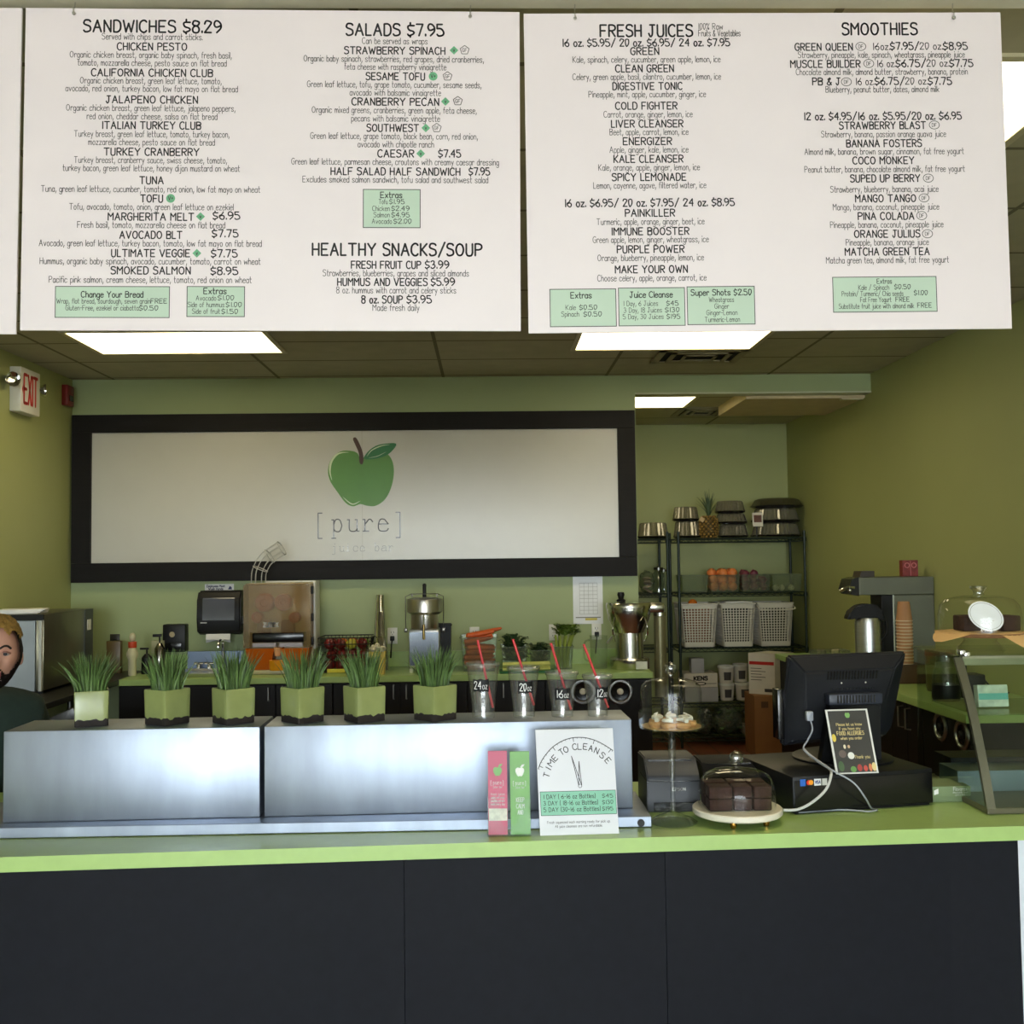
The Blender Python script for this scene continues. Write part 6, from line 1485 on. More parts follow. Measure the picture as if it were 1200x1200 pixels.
b = MB(); b.cyl((xp, 0.0, h(722)-0.0006), (xp, 0, -0.20), 0.042, n=24); b.build('discharge_pipe', mat('pipe_olive', (128, 124, 92), 0.35, 0.4), t)
for (px_, py_) in ((718, 728), (752, 728)):
    b = MB(); b.tube([(X_(px_), -0.13, h(722)), (X_(px_)+(-0.02 if px_ < 738 else 0.02), -0.15, h(738)), (X_(px_), -0.10, h(750))], 0.006, 6, 3); b.build('clamp_arm', CHROME, t)
b = MB(); b.tube([(X_(718), -0.12, h(741)), (X_(708), -0.14, h(752))], 0.008, 8); b.build('lever', CHROME, t)

# ------------------------------------------------------------------ wire racks in the alcove
YR0, YR1 = 9.45, 9.90
RACK = mat('rack_green', (22, 40, 32), 0.4, var=0.1)
lev = [HZ(870, 630, YR0), HZ(870, 694, YR0), HZ(870, 758.5, YR0), HZ(870, 823, YR0), 0.10]
def rack(x0, x1, label):
    t = thing('wire_rack', label, 'shelving rack', ((x0+x1)/2, (YR0+YR1)/2, 0))
    hx, hy = (x1-x0)/2, (YR1-YR0)/2
    for sx in (-1, 1):
        for sy in (-1, 1):
            b = MB(); b.cyl((sx*hx, sy*hy, 0.0005), (sx*hx, sy*hy, lev[0]+0.06), 0.0125, n=12)
            for k in range(int(lev[0]/0.05)): b.ring((sx*hx, sy*hy, 0.05+0.05*k), 0.0125, 0.0012, n=10, k=4)
            b.build('post', RACK, t)
    for z in lev:
        b = MB()
        for sy in (-1, 1):
            b.tube([(-hx, sy*hy, z-0.006), (hx, sy*hy, z-0.006)], 0.005, 6); b.tube([(-hx, sy*hy, z-0.036), (hx, sy*hy, z-0.036)], 0.004, 6)
            n = 18
            pts = [(-hx+2*hx*k/(2*n), sy*hy, z-(0.008 if k % 2 == 0 else 0.034)) for k in range(2*n+1)]; b.tube(pts, 0.0028, 5)
        for sx in (-1, 1):
            b.tube([(sx*hx, -hy, z-0.006), (sx*hx, hy, z-0.006)], 0.005, 6); b.tube([(sx*hx, -hy, z-0.036), (sx*hx, hy, z-0.036)], 0.004, 6)
            for sy in (-1, 1): b.cyl((sx*hx, sy*hy, z-0.040), (sx*hx, sy*hy, z-0.003), 0.018, n=12)
        for k in range(40):
            x = -hx+2*hx*(k+0.5)/40; b.tube([(x, -hy, z-0.0035), (x, hy, z-0.0035)], 0.0022, 5)
        b.tube([(-hx, 0, z-0.009), (hx, 0, z-0.009)], 0.004, 6)
        b.build('wire_shelf', RACK, t)
xa = at(796, YR0, 1.4).x; xb = at(944.5, YR0, 1.4).x-0.005
rack(xa, xb, 'dark green wire rack with white baskets and the pineapple on top')
rack(0.62+0.42, at(785, YR0, 1.4).x-0.015, 'dark green wire rack half hidden behind the wall end')
def on(px, L, Y=YR0+0.17): return at(px, Y, lev[L])
CAKEC = glass('cake_clear', (214, 210, 200), refl=0.55, base=0.10, rough=0.12, haze=0.22, hazec=(190, 184, 170))
def domed(px, L, Y, r, hh, z0, label, ribs=20, amp=0.05):
    v = on(px, L, Y)
    t = thing('cake_container', label, 'container', (v.x, v.y, lev[L]+z0), rnd.uniform(0, 1), 'domed cake containers on the racks')
    b = MB(); b.lathe([(0, 0.001), (r*0.92, 0.001), (r*1.03, 0.010), (r*1.06, 0.022), (r*1.0, 0.024), (r*0.9, 0.012), (0, 0.012)], 40); b.build('tray', BLACKG, t)
    b = MB(); b.lathe([(r*1.02, 0.0245), (r*0.98, 0.030), (r*0.86, hh-0.012), (r*0.80, hh-0.002), (r*0.70, hh), (0, hh-0.001)], 72, ribs=ribs, amp=amp); b.build('lid', CAKEC, t)
    return t
def mh(n): return m(n, YR0+0.2)
hA = 0.125
YD = YR0+0.20
domed(765.5, 0, YD, mh(17.5), mh(19), 0.001, 'domed container alone on the rack half hidden behind the wall')
domed(806, 0, YD, mh(16), mh(20), 0.001, 'lower domed container of the two beside the pineapple')
domed(804, 0, YD, mh(15), mh(17), mh(20)+0.002, 'upper domed container of the two beside the pineapple')
for k, lb in enumerate(('lowest', 'middle', 'topmost')):
    domed([859, 857, 856][k], 0, YD+0.06, mh([17, 18, 17][k]), mh([16, 12.5, 15][k]), [0.001, mh(16)+0.003, mh(28.5)+0.005][k], '%s domed container in the stack of three between pineapple and big platter' % lb)
domed(909, 0, YD+0.01, mh(28), mh(17), 0.001, 'lower wide domed container under the big platter', 36, 0.02)
domed(909, 0, YD+0.01, mh(27), mh(17), mh(17)+0.003, 'upper wide domed container under the big platter, photo tag beside it', 36, 0.02)
v = on(911, 0, YD+0.01)
t = thing('party_platter', 'large smoky domed platter topping the wide containers', 'platter', (v.x, v.y, lev[0]+mh(34)+0.006), 0.2)
r = mh(30)
b = MB(); b.lathe([(0, 0.001), (r*0.9, 0.001), (r*1.05, 0.018), (r*1.0, 0.022), (r*0.88, 0.008), (0, 0.008)], 48); b.build('tray', BLACKG, t)
b = MB(); b.lathe([(r*1.0, 0.0225), (r*0.97, 0.03), (r*0.85, 0.075), (r*0.70, 0.088), (0, 0.094)], 48); b.build('lid', glass('smoke_lid', (150, 146, 120), refl=0.4, base=0.06, rough=0.1, haze=0.3, hazec=(120, 116, 92)), t)
v = on(889, 0, YD-0.22)
b = MB(); b.box((0, 0, 0.055), (mh(11), 0.003, mh(15)), rot=Euler((-0.12, 0, 0)))
t = thing('photo_tag', 'white tag with a brown food picture against the wide containers', 'tag', (v.x, v.y+0.02, lev[0]+0.0995))
b.bm.clear(); b.box((0, 0, mh(8)), (mh(12), 0.003, mh(16)), rot=Euler((-0.10, 0, 0.0))); b.build('card', mat('tag_white', (206, 200, 186), 0.6), t, smooth=False)
b = MB(); b.box((0, -0.0025, mh(9)), (mh(9), 0.002, mh(8.5)), rot=Euler((-0.10, 0, 0.0))); b.build('picture', mat('tag_picture', (96, 60, 46), 0.6, var=0.3, scale=50), t, smooth=False)
b = MB(); b.box((-0.01, 0.0, -0.047), (0.012, 0.004, 0.10)); b.build('tag_foot', BLACK, t, smooth=False)

# pineapple
v = on(831, 0, YR0+0.06)
t = thing('pineapple', 'whole pineapple with spiky crown and pale tag on the rack top', 'pineapple', (v.x, v.y, lev[0]+0.001))
hp = mh(26); r = mh(10.5)
b = MB(); b.lathe([(0, 0), (r*0.55, 0.003), (r*0.9, hp*0.15), (r, hp*0.45), (r*0.93, hp*0.75), (r*0.55, hp*0.97), (0, hp)], 24); b.build('flesh', mat('pine_core', (70, 58, 26), 0.7), t)
b = MB(); 
for lv in range(9):
    f = (lv+0.5)/9; z = hp*f; rr = r*(1-((f-0.45)/0.62)**4*0.75)*0.98
    if lv == 0: rr = r*0.78
    n = 12
    for k in range(n):
        a = 2*PI*(k+0.5*(lv % 2))/n; b.ball((rr*math.cos(a), rr*math.sin(a), z), 0.016, (0.8, 0.8, 0.75), 8, 6)
b.build('eyes', mat('pine_eye', (128, 98, 40), 0.6, var=0.4, scale=50), t)
b = MB()
for k in range(64):
    a = rnd.uniform(0, 2*PI); l = rnd.uniform(0.5, 1.0); tl_ = rnd.uniform(0.05, 0.9); hh = mh(33)*l*(1-0.35*tl_)
    prev = None
    for q in range(6):
        f = q/5; rad_ = 0.02*(1-f)*0.6+tl_*0.13*f**1.7; c = Vector((rad_*math.cos(a), rad_*math.sin(a), hp-0.006+hh*f)); s_ = Vector((-math.sin(a), math.cos(a), 0))*(0.009*(1-f)+0.0006)
        e = (b.bm.verts.new(c-s_), b.bm.verts.new(c+Vector((math.cos(a), math.sin(a), 0))*0.002), b.bm.verts.new(c+s_))
        if prev:
            for i in range(2): b.bm.faces.new((prev[i], prev[i+1], e[i+1], e[i]))
        prev = e
b.build('crown', mat('pine_leaf', (66, 84, 58), 0.5, var=0.3, scale=20), t, fix=False)
b = MB(); b.box((-r*0.9, -r*0.75, hp*0.82), (0.042, 0.002, 0.042), rot=Euler((0.3, 0.6, -0.4))); b.build('price_tag', mat('tag_cream', (206, 180, 140), 0.6), t, smooth=False)

# jars and bags on the half-hidden rack
GL2 = glass('jar_glass', (232, 238, 240), refl=0.6, base=0.10, rough=0.03)
for px, dx, hh, rr, lb in ((772, 0.03, 31, 7, 'clear glass jar with lid beside the rack post'), (778, 0.20, 28, 6, 'clear glass jar set behind the lidded one beside the rack post')):
    v = at(px, YR0+0.08+dx, lev[1])
    t = thing('glass_jar', lb, 'jar', (v.x, v.y, lev[1]+0.001))
    h = mh(hh)
    b = MB(); b.lathe([(0, 0.002), (mh(rr), 0.002), (mh(rr), h*0.7), (mh(rr)*0.7, h*0.8), (mh(rr)*0.7, h*0.86)], 24); b.build('jar_body', GL2, t)
    b = MB(); b.lathe([(0, h*0.861), (mh(rr)*0.8, h*0.861), (mh(rr)*0.8, h*0.95), (mh(rr)*0.3, h*0.96), (mh(rr)*0.25, h), (0, h)], 20); b.build('lid', DARKSTEEL, t)
v = at(758, YR0+0.16, lev[1])
t = thing('bag_of_cups', 'crumpled clear bag with pale lids beside the glass jars', 'bag', (v.x, v.y, lev[1]+0.001))
b = MB(); b.ball((0, 0, mh(13)), mh(9), (1, 0.8, 1.4), 18, 12)
for vv in b.bm.verts:
    vv.co += Vector((rnd.uniform(-1, 1), rnd.uniform(-1, 1), rnd.uniform(-1, 1)))*0.012
    vv.co.z = max(vv.co.z, 0.001)
b.build('bag_film', GL2, t)
for k in range(4):
    b = MB(); b.lathe([(0, 0), (0.04, 0), (0.042, 0.006), (0.03, 0.018), (0, 0.019)], 20, (rnd.uniform(-0.015, 0.015), rnd.uniform(-0.02, 0.02), 0.012+0.036*k), rot=Euler((rnd.uniform(-0.5, 0.5), rnd.uniform(-0.6, 0.6), 0))); b.build('lid_piece', mat('lid_beige', (176, 158, 132), 0.5), t)

# clear bins with produce on the second shelf
def rbin(px0, px1, label):
    Y = YR0+0.04
    a = at(px0, Y, lev[1]); c = at(px1, Y, lev[1]); W = (c.x-a.x)*0.97; H = mh(20)
    t = thing('clear_bin', label, 'bin', ((a.x+c.x)/2, Y+0.16, lev[1]+0.0008), 0, 'clear bins on the wire rack')
    b = MB(); b.shell((0, 0, 0), W*0.90, 0.29, W, 0.32, H, 0.003); b.build('bin_body', BINCLEAR, t, smooth=False)
    b = MB()
    for s in (-1, 1): b.b2(-W/2, W/2, s*0.165-0.005, s*0.165+0.005, H-0.006, H)
    b.build('bin_rim', BINCLEAR, t, smooth=False)
    return t, W, H
t, W, H = rbin(799, 831, 'nearly empty clear bin at the post end of the wire rack shelf')
t, W, H = rbin(831.5, 868, 'clear bin full of oranges on the wire rack')
r = 0.044; sp = []
for lv in range(3):
    for i in range(3):
        for j in range(2): sp.append((t.location.x-W*0.31+W*0.31*i, t.location.y-0.09+0.095*j+(0.03 if lv % 2 else 0), t.location.z+0.05+0.062*lv-(0 if (i+lv) % 2 else 0.0)))
sp = [p for k, p in enumerate(sp) if k not in (12,)]
fill(orange_proto('orange', 'orange in the clear bin on the wire rack', 'orange', mat('orange_dull', (222, 128, 66), 0.5, var=0.08, scale=30), r, 'oranges in the rack bin'), sp)
t, W, H = rbin(868.5, 904, 'clear bin of red onions on the wire rack')
sp = [(t.location.x-W*0.30+W*0.30*i, t.location.y-0.09+0.09*j, t.location.z+0.046+0.058*lv) for lv in range(3) for i in range(3) for j in range(2)]
sp = sp[:15]
t0_ = thing('red_onion', 'red onion in the clear bin on the wire rack', 'onion', sp[0], 0, 'red onions in the rack bin')
b = MB(); r = 0.040; b.lathe([(0, -0.85*r), (0.3*r, -0.85*r), (0.8*r, -0.5*r), (r, 0), (0.8*r, 0.5*r), (0.35*r, 0.85*r), (0.12*r, 1.05*r), (0, 1.15*r)], 16); b.build('bulb', mat('onion_purple', (112, 48, 66), 0.4, var=0.3, scale=20), t0_)
b = MB(); b.lathe([(0, -0.95*r), (0.15*r, -0.93*r), (0.2*r, -0.85*r), (0, -0.85*r)], 8); b.build('root_end', STEMB, t0_)
fill(t0_, sp)
t, W, H = rbin(904.5, 941, 'clear bin with a few pale onions on the wire rack')
t1_ = thing('pale_onion', 'pale onion lying in the clear bin at the wall end of the rack', 'onion', (0, 0, 0), 0, 'pale onions in the rack bin')
b = MB(); r = 0.030; b.lathe([(0, -0.85*r), (0.4*r, -0.85*r), (0.85*r, -0.4*r), (r, 0), (0.8*r, 0.5*r), (0.35*r, 0.85*r), (0.12*r, 1.1*r), (0, 1.2*r)], 16); b.build('bulb', mat('onion_pale', (198, 196, 160), 0.5), t1_)
b = MB(); b.lathe([(0, -0.95*r), (0.15*r, -0.93*r), (0.2*r, -0.85*r), (0, -0.85*r)], 8); b.build('root_end', STEMB, t1_)
fill(t1_, [(t.location.x-0.09, t.location.y-0.09, t.location.z+0.032), (t.location.x-0.02, t.location.y-0.05, t.location.z+0.032), (t.location.x+0.06, t.location.y-0.08, t.location.z+0.032)])

# white lattice baskets
BASK = mat('basket_white', (216, 212, 200), 0.5, var=0.03)
def basket(px0, px1, label, loc=None, hh=None):
    Y = YR0+0.03
    a = at(px0, Y, lev[2]); c = at(px1, Y, lev[2]); W = c.x-a.x; H = hh or mh(50); Dp = 0.36
    t = thing('lattice_basket', label, 'basket', loc or ((a.x+c.x)/2, Y+0.19, lev[2]+0.001), 0, 'white lattice baskets on the wire rack')
    b = MB(); w0, d0 = W*0.82, Dp*0.88
    b.taper((0, 0, 0), w0, d0, w0, d0, 0.006)
    def sideface(fw, n, mm):
        # fw(u in -1..1, f in 0..1) -> centre of the wall
        zs_ = [0.0, 0.10]+[0.10+0.78*k/mm for k in range(1, mm+1)]+[1.0]
        for k in range(n+1):
            u = -1+2*k/n
            wbar = 0.0095 if 0 < k < n else 0.018
            p, q = Vector(fw(u, 0)), Vector(fw(u, 1)); b.tube([p, q], wbar/2+0.0008, 4)
        for k in range(mm+1):
            f = 0.10+0.80*k/mm
            p, q = Vector(fw(-1, f)), Vector(fw(1, f)); b.tube([p, q], 0.0050, 4)
        for f in (0.05, 0.955):
            p, q = Vector(fw(-1, f)), Vector(fw(1, f)); dirn = (q-p).normalized()
            b.box((p+q)/2, (abs(q.x-p.x)+0.006, abs(q.y-p.y)+0.006, H*0.085))
    lw = lambda f: (w0+(W-w0)*f)/2; ld = lambda f: (d0+(Dp-d0)*f)/2
    sideface(lambda u, f: (u*lw(f), -ld(f), 0.004+f*(H-0.008)), 11, 13); sideface(lambda u, f: (u*lw(f), ld(f), 0.004+f*(H-0.008)), 11, 13)
    sideface(lambda u, f: (-lw(f), u*ld(f), 0.004+f*(H-0.008)), 12, 13); sideface(lambda u, f: (lw(f), u*ld(f), 0.004+f*(H-0.008)), 12, 13)
    b.build('lattice_body', BASK, t, smooth=False)
    b = MB(); b.tube([(x*(W/2+0.006), y*(Dp/2+0.006), H-0.004) for x, y in ((-1, -1), (1, -1), (1, 1), (-1, 1), (-1, -1))], 0.008, 6); b.build('rim', BASK, t)
    return t, W, H
t, W, H = basket(800, 841, 'white lattice basket with an orange on top')
fill(orange_proto('orange', 'single orange peeking over the white lattice basket', 'orange', ORG, 0.042, None) if False else orange_proto('orange', 'single orange peeking over the white lattice basket', 'orange', ORG, 0.042, 'single orange on basket'), [(t.location.x-0.035, t.location.y-0.06, t.location.z+H-0.002)])
b = MB(); b.box((0, 0, H*0.44), (W*0.72, 0.26, H*0.84), 0.02); tag(b.build('basket_insert', mat('peach_sack', (128, 88, 66), 0.8, var=0.2, scale=20), None, (t.location.x, t.location.y, t.location.z+0.010)), 'peach coloured sack of oranges inside the white lattice basket', 'sack')
t, W, H = basket(846.5, 885.5, 'white lattice basket in the middle of three')
b = MB(); b.box((0, 0, H*0.44), (W*0.74, 0.27, H*0.84), 0.02); tag(b.build('basket_insert', mat('hole_shade', (44, 46, 36), 0.9, var=0.2, scale=20), None, (t.location.x, t.location.y, t.location.z+0.010)), 'added dark block shading the holes of the middle lattice basket', 'sack')  # added block, its dark colour stands in for shade inside the basket
b = MB(); b.box((0, 0, 0.002), (W*0.8, 0.30, 0.01), 0.002); tag(b.build('basket_cover', PAPER, None, (t.location.x+0.02, t.location.y, t.location.z+H+0.008)), 'pale sheet lying over the middle lattice basket', 'sheet')
t, W, H = basket(890.5, 930, 'white lattice basket with its bail handle hanging in front')
b = MB(); b.box((0, 0, H*0.44), (W*0.74, 0.27, H*0.84), 0.02); tag(b.build('basket_insert', mat('hole_shade', (44, 46, 36), 0.9), None, (t.location.x, t.location.y, t.location.z+0.010)), 'added dark block shading the holes of the lattice basket nearest the wall', 'sack')  # another added insert, coloured dark so the holes look shaded
b = MB(); b.tube([(-W/2-0.002, -0.10, H-0.012), (-W/2-0.004, -0.20, H-0.05), (-W*0.4, -0.215, H-0.058), (0, -0.218, H-0.062), (W*0.4, -0.215, H-0.058), (W/2+0.02, -0.20, H-0.05), (W/2+0.012, -0.10, H-0.012)], 0.006, 8, 4); b.build('bail_handle', BASK, t)
# shelf four
Y4 = YR0+0.05
def sbox(px0, px1, py0, py1, Y, dep, M_, name, label, cat, z=None, L=3):
    a = at(px0, Y, lev[L]); c = at(px1, Y, lev[L]); W = c.x-a.x; z0 = lev[L]+0.001 if z is None else z
    H = m(py1-py0, Y)
    t = thing(name, label, cat, ((a.x+c.x)/2, Y, z0))
    b = MB(); b.b2(-W/2, W/2, 0, dep, 0, H, 0.003); b.build('box', M_, t, smooth=False)
    return t, W, H
CW = mat('carton_white', (214, 208, 198), 0.7)
CG = mat('carton_grey', (170, 170, 176), 0.6)
t, W, H = sbox(803, 842, 805, 822, Y4, 0.30, CG, 'lower_carton', 'plain grey carton under the lettered carton on the rack', 'box')
z = lev[3]+0.001+H+0.001
t, W, H = sbox(802, 841.5, 788, 804, Y4, 0.30, CW, 'lettered_carton', 'white carton lettered KENS with an oval badge on the rack', 'box', z)
b = MB(); text(b, 'KENS', front(-0.0006), 0.0, H*0.52, H*0.26, W*0.40, sw=0.011)
b.face([(0.05*math.cos(a*PI/10), -0.0006, H*0.26+0.016*math.sin(a*PI/10)) for a in range(20)]); b.face([(x, -0.0006, y) for x, y in ((0.05, H*0.24), (W*0.46, H*0.24), (W*0.46, H*0.28), (0.05, H*0.28))])
b.build('lettering', INK, t, smooth=False, fix=False)
b = MB(); b.face([(0.036*math.cos(a*PI/10), -0.0009, H*0.26+0.009*math.sin(a*PI/10)) for a in range(20)]); b.build('badge', CW, t, smooth=False, fix=False)
sbox(811, 826, 769, 786, Y4+0.02, 0.12, CG, 'grey_box', 'small grey box on top of the lettered carton', 'box', z+H+0.001)
def tub(px, py0, py1, Y, z, wpx, label, lid=True):
    v = at(px, Y, z); r = m(wpx/2, Y); h = m(py1-py0, Y)
    t = thing('food_tub', label, 'tub', (v.x, v.y, z), 0, 'white lidded food tubs on the rack')
    b = MB(); b.lathe([(0, 0), (r*0.82, 0), (r*0.84, 0.004), (r*0.97, h*0.86), (0, h*0.86)], 28); b.build('tub_body', CW, t)
    b = MB(); b.lathe([(0, h*0.861), (r*1.03, h*0.861), (r*1.05, h*0.98), (r*0.95, h), (r*0.9, h*0.95), (0, h*0.95)], 28); b.build('lid', WHITE, t)
    b = MB(); rr = r*0.93
    N = 8
    for k in range(N):
        a0_, a1_ = -PI/2-0.5+1.0*k/N, -PI/2-0.5+1.0*(k+1)/N
        q = lambda a, f: ((r*(0.84+0.13*f)+0.001)*math.cos(a), (r*(0.84+0.13*f)+0.001)*math.sin(a), h*0.86*f)
        b.face([q(a0_, 0.2), q(a1_, 0.2), q(a1_, 0.75), q(a0_, 0.75)])
    b.build('label', mat('tub_label', (70, 66, 66), 0.5), t, fix=False)
z = lev[3]+0.001; Yt = YR0+0.17
hh = m(20, Yt)
tub(852, 801, 821, Yt, z, 18, 'white tub on the shelf touching the lettered carton, bottom of its pile')
tub(871.5, 801, 821, Yt, z, 20, 'white tub on the shelf nearest the cardboard boxes, bottom of its pile')
tub(851, 781, 801, Yt, z+hh+0.001, 19, 'white tub with dark label, upper one touching the lettered carton')
tub(868, 780, 801, Yt+0.06, z+hh+0.001, 18, 'white tub with dark label, upper one nearest the cardboard boxes')
# low shelf: bags of greens, white carton
BAGF = glass('bag_film', (226, 234, 226), refl=0.5, base=0.08, rough=0.15, haze=0.12, hazec=(200, 210, 200))
for px, wp, lb, M_, cnt in ((852, 36, 'big bag of dark greens on the low rack shelf', mat('salad_green', (92, 120, 70), 0.5, var=0.4, scale=25), 150), (826, 17, 'small bag of mixed pale leaves at the post end of the low shelf', mat('pale_leaf', (110, 116, 96), 0.5, var=0.4, scale=20), 60), (879, 16, 'upper bag of pale leaves beside the big bag of greens', mat('pale_leaf2', (118, 120, 110), 0.5, var=0.4, scale=20), 50)):
    z0 = lev[4]+0.001 if px != 879 else lev[4]+0.115
    v = at(px, YR0+0.14, lev[4])
    t = thing('bag_of_greens', lb, 'bag', (v.x, v.y, z0), 0, 'bags of greens on the low rack shelf')
    R = m(wp/2, YR0+0.14); Hh = m(31, YR0) if px != 879 else m(18, YR0)
    b = MB(); leafy(b, (0, 0, 0.03), R*0.75, Hh*0.72, cnt, 0.06)
    for vv in b.bm.verts: vv.co.z = max(vv.co.z, 0.004)
    g = b.build('leaves', M_, t, fix=False); g['kind'] = 'stuff'
    b = MB(); b.ball((0, 0, Hh*0.5), 1.0, (R, min(R, 0.13), Hh*0.52), 22, 14)
    for vv in b.bm.verts:
        vv.co += Vector((rnd.uniform(-1, 1), rnd.uniform(-1, 1), rnd.uniform(-1, 1)))*0.011; vv.co.z = max(vv.co.z, 0.0015)
    b.build('bag_film', BAGF, t)
t, W, H = sbox(874, 891, 852, 862, YR0+0.02, 0.25, CW, 'flat_carton', 'flat white carton under the upper bag on the low shelf', 'box', None, 4)
# cartons standing in front of the rack
Yb = 8.95
a = at(884, Yb, 0.4); zb = HZ(900, 815, Yb)
t = thing('cardboard_box', 'brown cardboard box on the floor under the white and red carton', 'box', (a.x, Yb, 0.0008), 0.0)
b = MB(); b.b2(0, 0.42, 0, 0.34, 0, zb-0.002, 0.004); b.build('box', CARD, t, smooth=False)
b = MB(); b.b2(0.06, 0.12, -0.0012, -0.0002, zb*0.80, zb*0.90); b.build('printed_mark', mat('box_mark', (96, 66, 42), 0.8), t, smooth=False)
hb = m(48, Yb)
t = thing('white_carton', 'white carton with a red stripe standing turned on the cardboard box', 'box', (at(908.5, Yb, 0.7).x, Yb+0.012, zb), 0.0)
b = MB(); A3 = [(0, 0), (0.20, 0.12), (0.03, 0.32), (-0.19, 0.14)]
b.prism(A3, lambda u, v_, d: (u, v_, d), 0.0, hb); b.build('box', CW, t, smooth=False)
fw_ = lambda u, v_, d=0.0: (-0.19*u - d*0.6, 0.14*u - d*0.8, v_)
b = MB(); b.face([fw_(0.03, hb*0.72, 0.001), fw_(0.97, hb*0.72, 0.001), fw_(0.97, hb*0.80, 0.001), fw_(0.03, hb*0.80, 0.001)]); b.build('red_stripe', mat('stripe_red', (186, 40, 36), 0.5), t, smooth=False, fix=False)
b = MB()
for k in range(5): b.face([fw_(0.35 if k % 2 else 0.5, hb*(0.62-0.07*k), 0.001), fw_(0.92, hb*(0.62-0.07*k), 0.001), fw_(0.92, hb*(0.635-0.07*k), 0.001), fw_(0.35 if k % 2 else 0.5, hb*(0.635-0.07*k), 0.001)])
b.face([fw_(0.08, hb*0.06, 0.001), fw_(0.4, hb*0.06, 0.001), fw_(0.4, hb*0.14, 0.001), fw_(0.08, hb*0.14, 0.001)])
b.build('fine_print', INKS, t, smooth=False, fix=False)

# ------------------------------------------------------------------ on the side counter
Yc = 6.88
gx = lambda px, Y=Yc, z=1.2: at(px, Y, z).x
t = thing('coffee_brewer', 'grey metal coffee brewer with overhanging head against the wall', 'coffee brewer', (gx(1060), Yc, ZT))
ox = gx(1060); z_ = lambda py: HZ(1050, py, Yc-0.1)-ZT
BRW = mat('brewer_grey', (104, 106, 92), 0.42, 0.6, var=0.05)
hw = 0.105
xr2 = min(gx(1091)-ox, XR-0.004-ox)
b = MB(); b.b2(gx(1008, Yc-0.1)-ox, xr2, -hw, hw, z_(697), z_(676), 0.004); b.build('brew_head', BRW, t, smooth=False)
b = MB(); b.b2(gx(1048, Yc-0.1)-ox, xr2, -hw+0.002, hw-0.002, 0.035, z_(697)-0.0005, 0.004); b.build('tower', BRW, t, smooth=False)
b = MB(); b.b2(gx(1034, Yc-0.1)-ox, gx(1048, Yc-0.1)-ox-0.001, -hw+0.005, hw-0.005, 0.035, z_(697)-0.0005, 0.004); b.b2(gx(1000, Yc-0.1)-ox, xr2, -hw, hw, 0.001, 0.0345, 0.004); b.build('front_column', BLACK, t, smooth=False)
b = MB(); b.b2(gx(1046.5, Yc-0.1)-ox, gx(1048.0, Yc-0.1)-ox, -hw-0.003, -hw+0.001, 0.04, z_(697)-0.002); b.build('edge_trim', CHROME, t, smooth=False)
b = MB(); b.prism([(gx(996, Yc-0.1)-ox, z_(690)), (gx(1000, Yc-0.1)-ox, z_(678)), (gx(1008, Yc-0.1)-ox-0.001, z_(676)), (gx(1008, Yc-0.1)-ox-0.001, z_(698)), (gx(999, Yc-0.1)-ox, z_(696))], lambda u, v_, d: (u, d, v_), -hw+0.004, hw-0.004); b.build('control_face', BLACKG, t, smooth=False)
b = MB(); xk = gx(1002, Yc-0.1)-ox; b.tube([(xk, -hw-0.001, z_(688)), (xk-0.05, -hw-0.01, z_(688)), (xk-0.085, -hw+0.02, z_(692))], 0.010, 8, 3); b.ball((xk-0.03, -hw-0.004, z_(691)), 0.014); b.build('tap', CHROME, t)
b = MB(); b.prism([(gx(1005, Yc)-ox, z_(676)+0.0005), (gx(1022, Yc)-ox, z_(676)+0.0005), (gx(1022, Yc)-ox, z_(669)), (gx(1007, Yc)-ox, z_(669))], lambda u, v_, d: (u, d, v_), -0.07, 0.07); o = b.build('grinder_tray', mat('tray_brown', (60, 52, 44), 0.4), t, smooth=False)
xa, xb = gx(1058)-ox, gx(1076)-ox
t2 = thing('tea_tin', 'small red patterned tin standing on the brewer head', 'tin', (ox+(xa+xb)/2, Yc, ZT+z_(676)+0.0008))
b = MB(); b.box((0, 0, m(9.5, Yc)), (xb-xa, 0.06, m(19, Yc)), 0.002); b.build('tin_body', mat('tin_red', (126, 46, 44), 0.5, var=0.3, scale=40), t2, smooth=False)
b = MB()
for sx in (-1, 1): b.ring((sx*(xb-xa)*0.22, -0.031, m(13, Yc)), 0.015, 0.003, (0, 1, 0), 20, 5)
b.b2(-0.002, 0.002, -0.0325, -0.0305, 0.004, m(18, Yc)); b.build('tin_pattern', mat('tin_pink', (196, 110, 110), 0.5), t2)
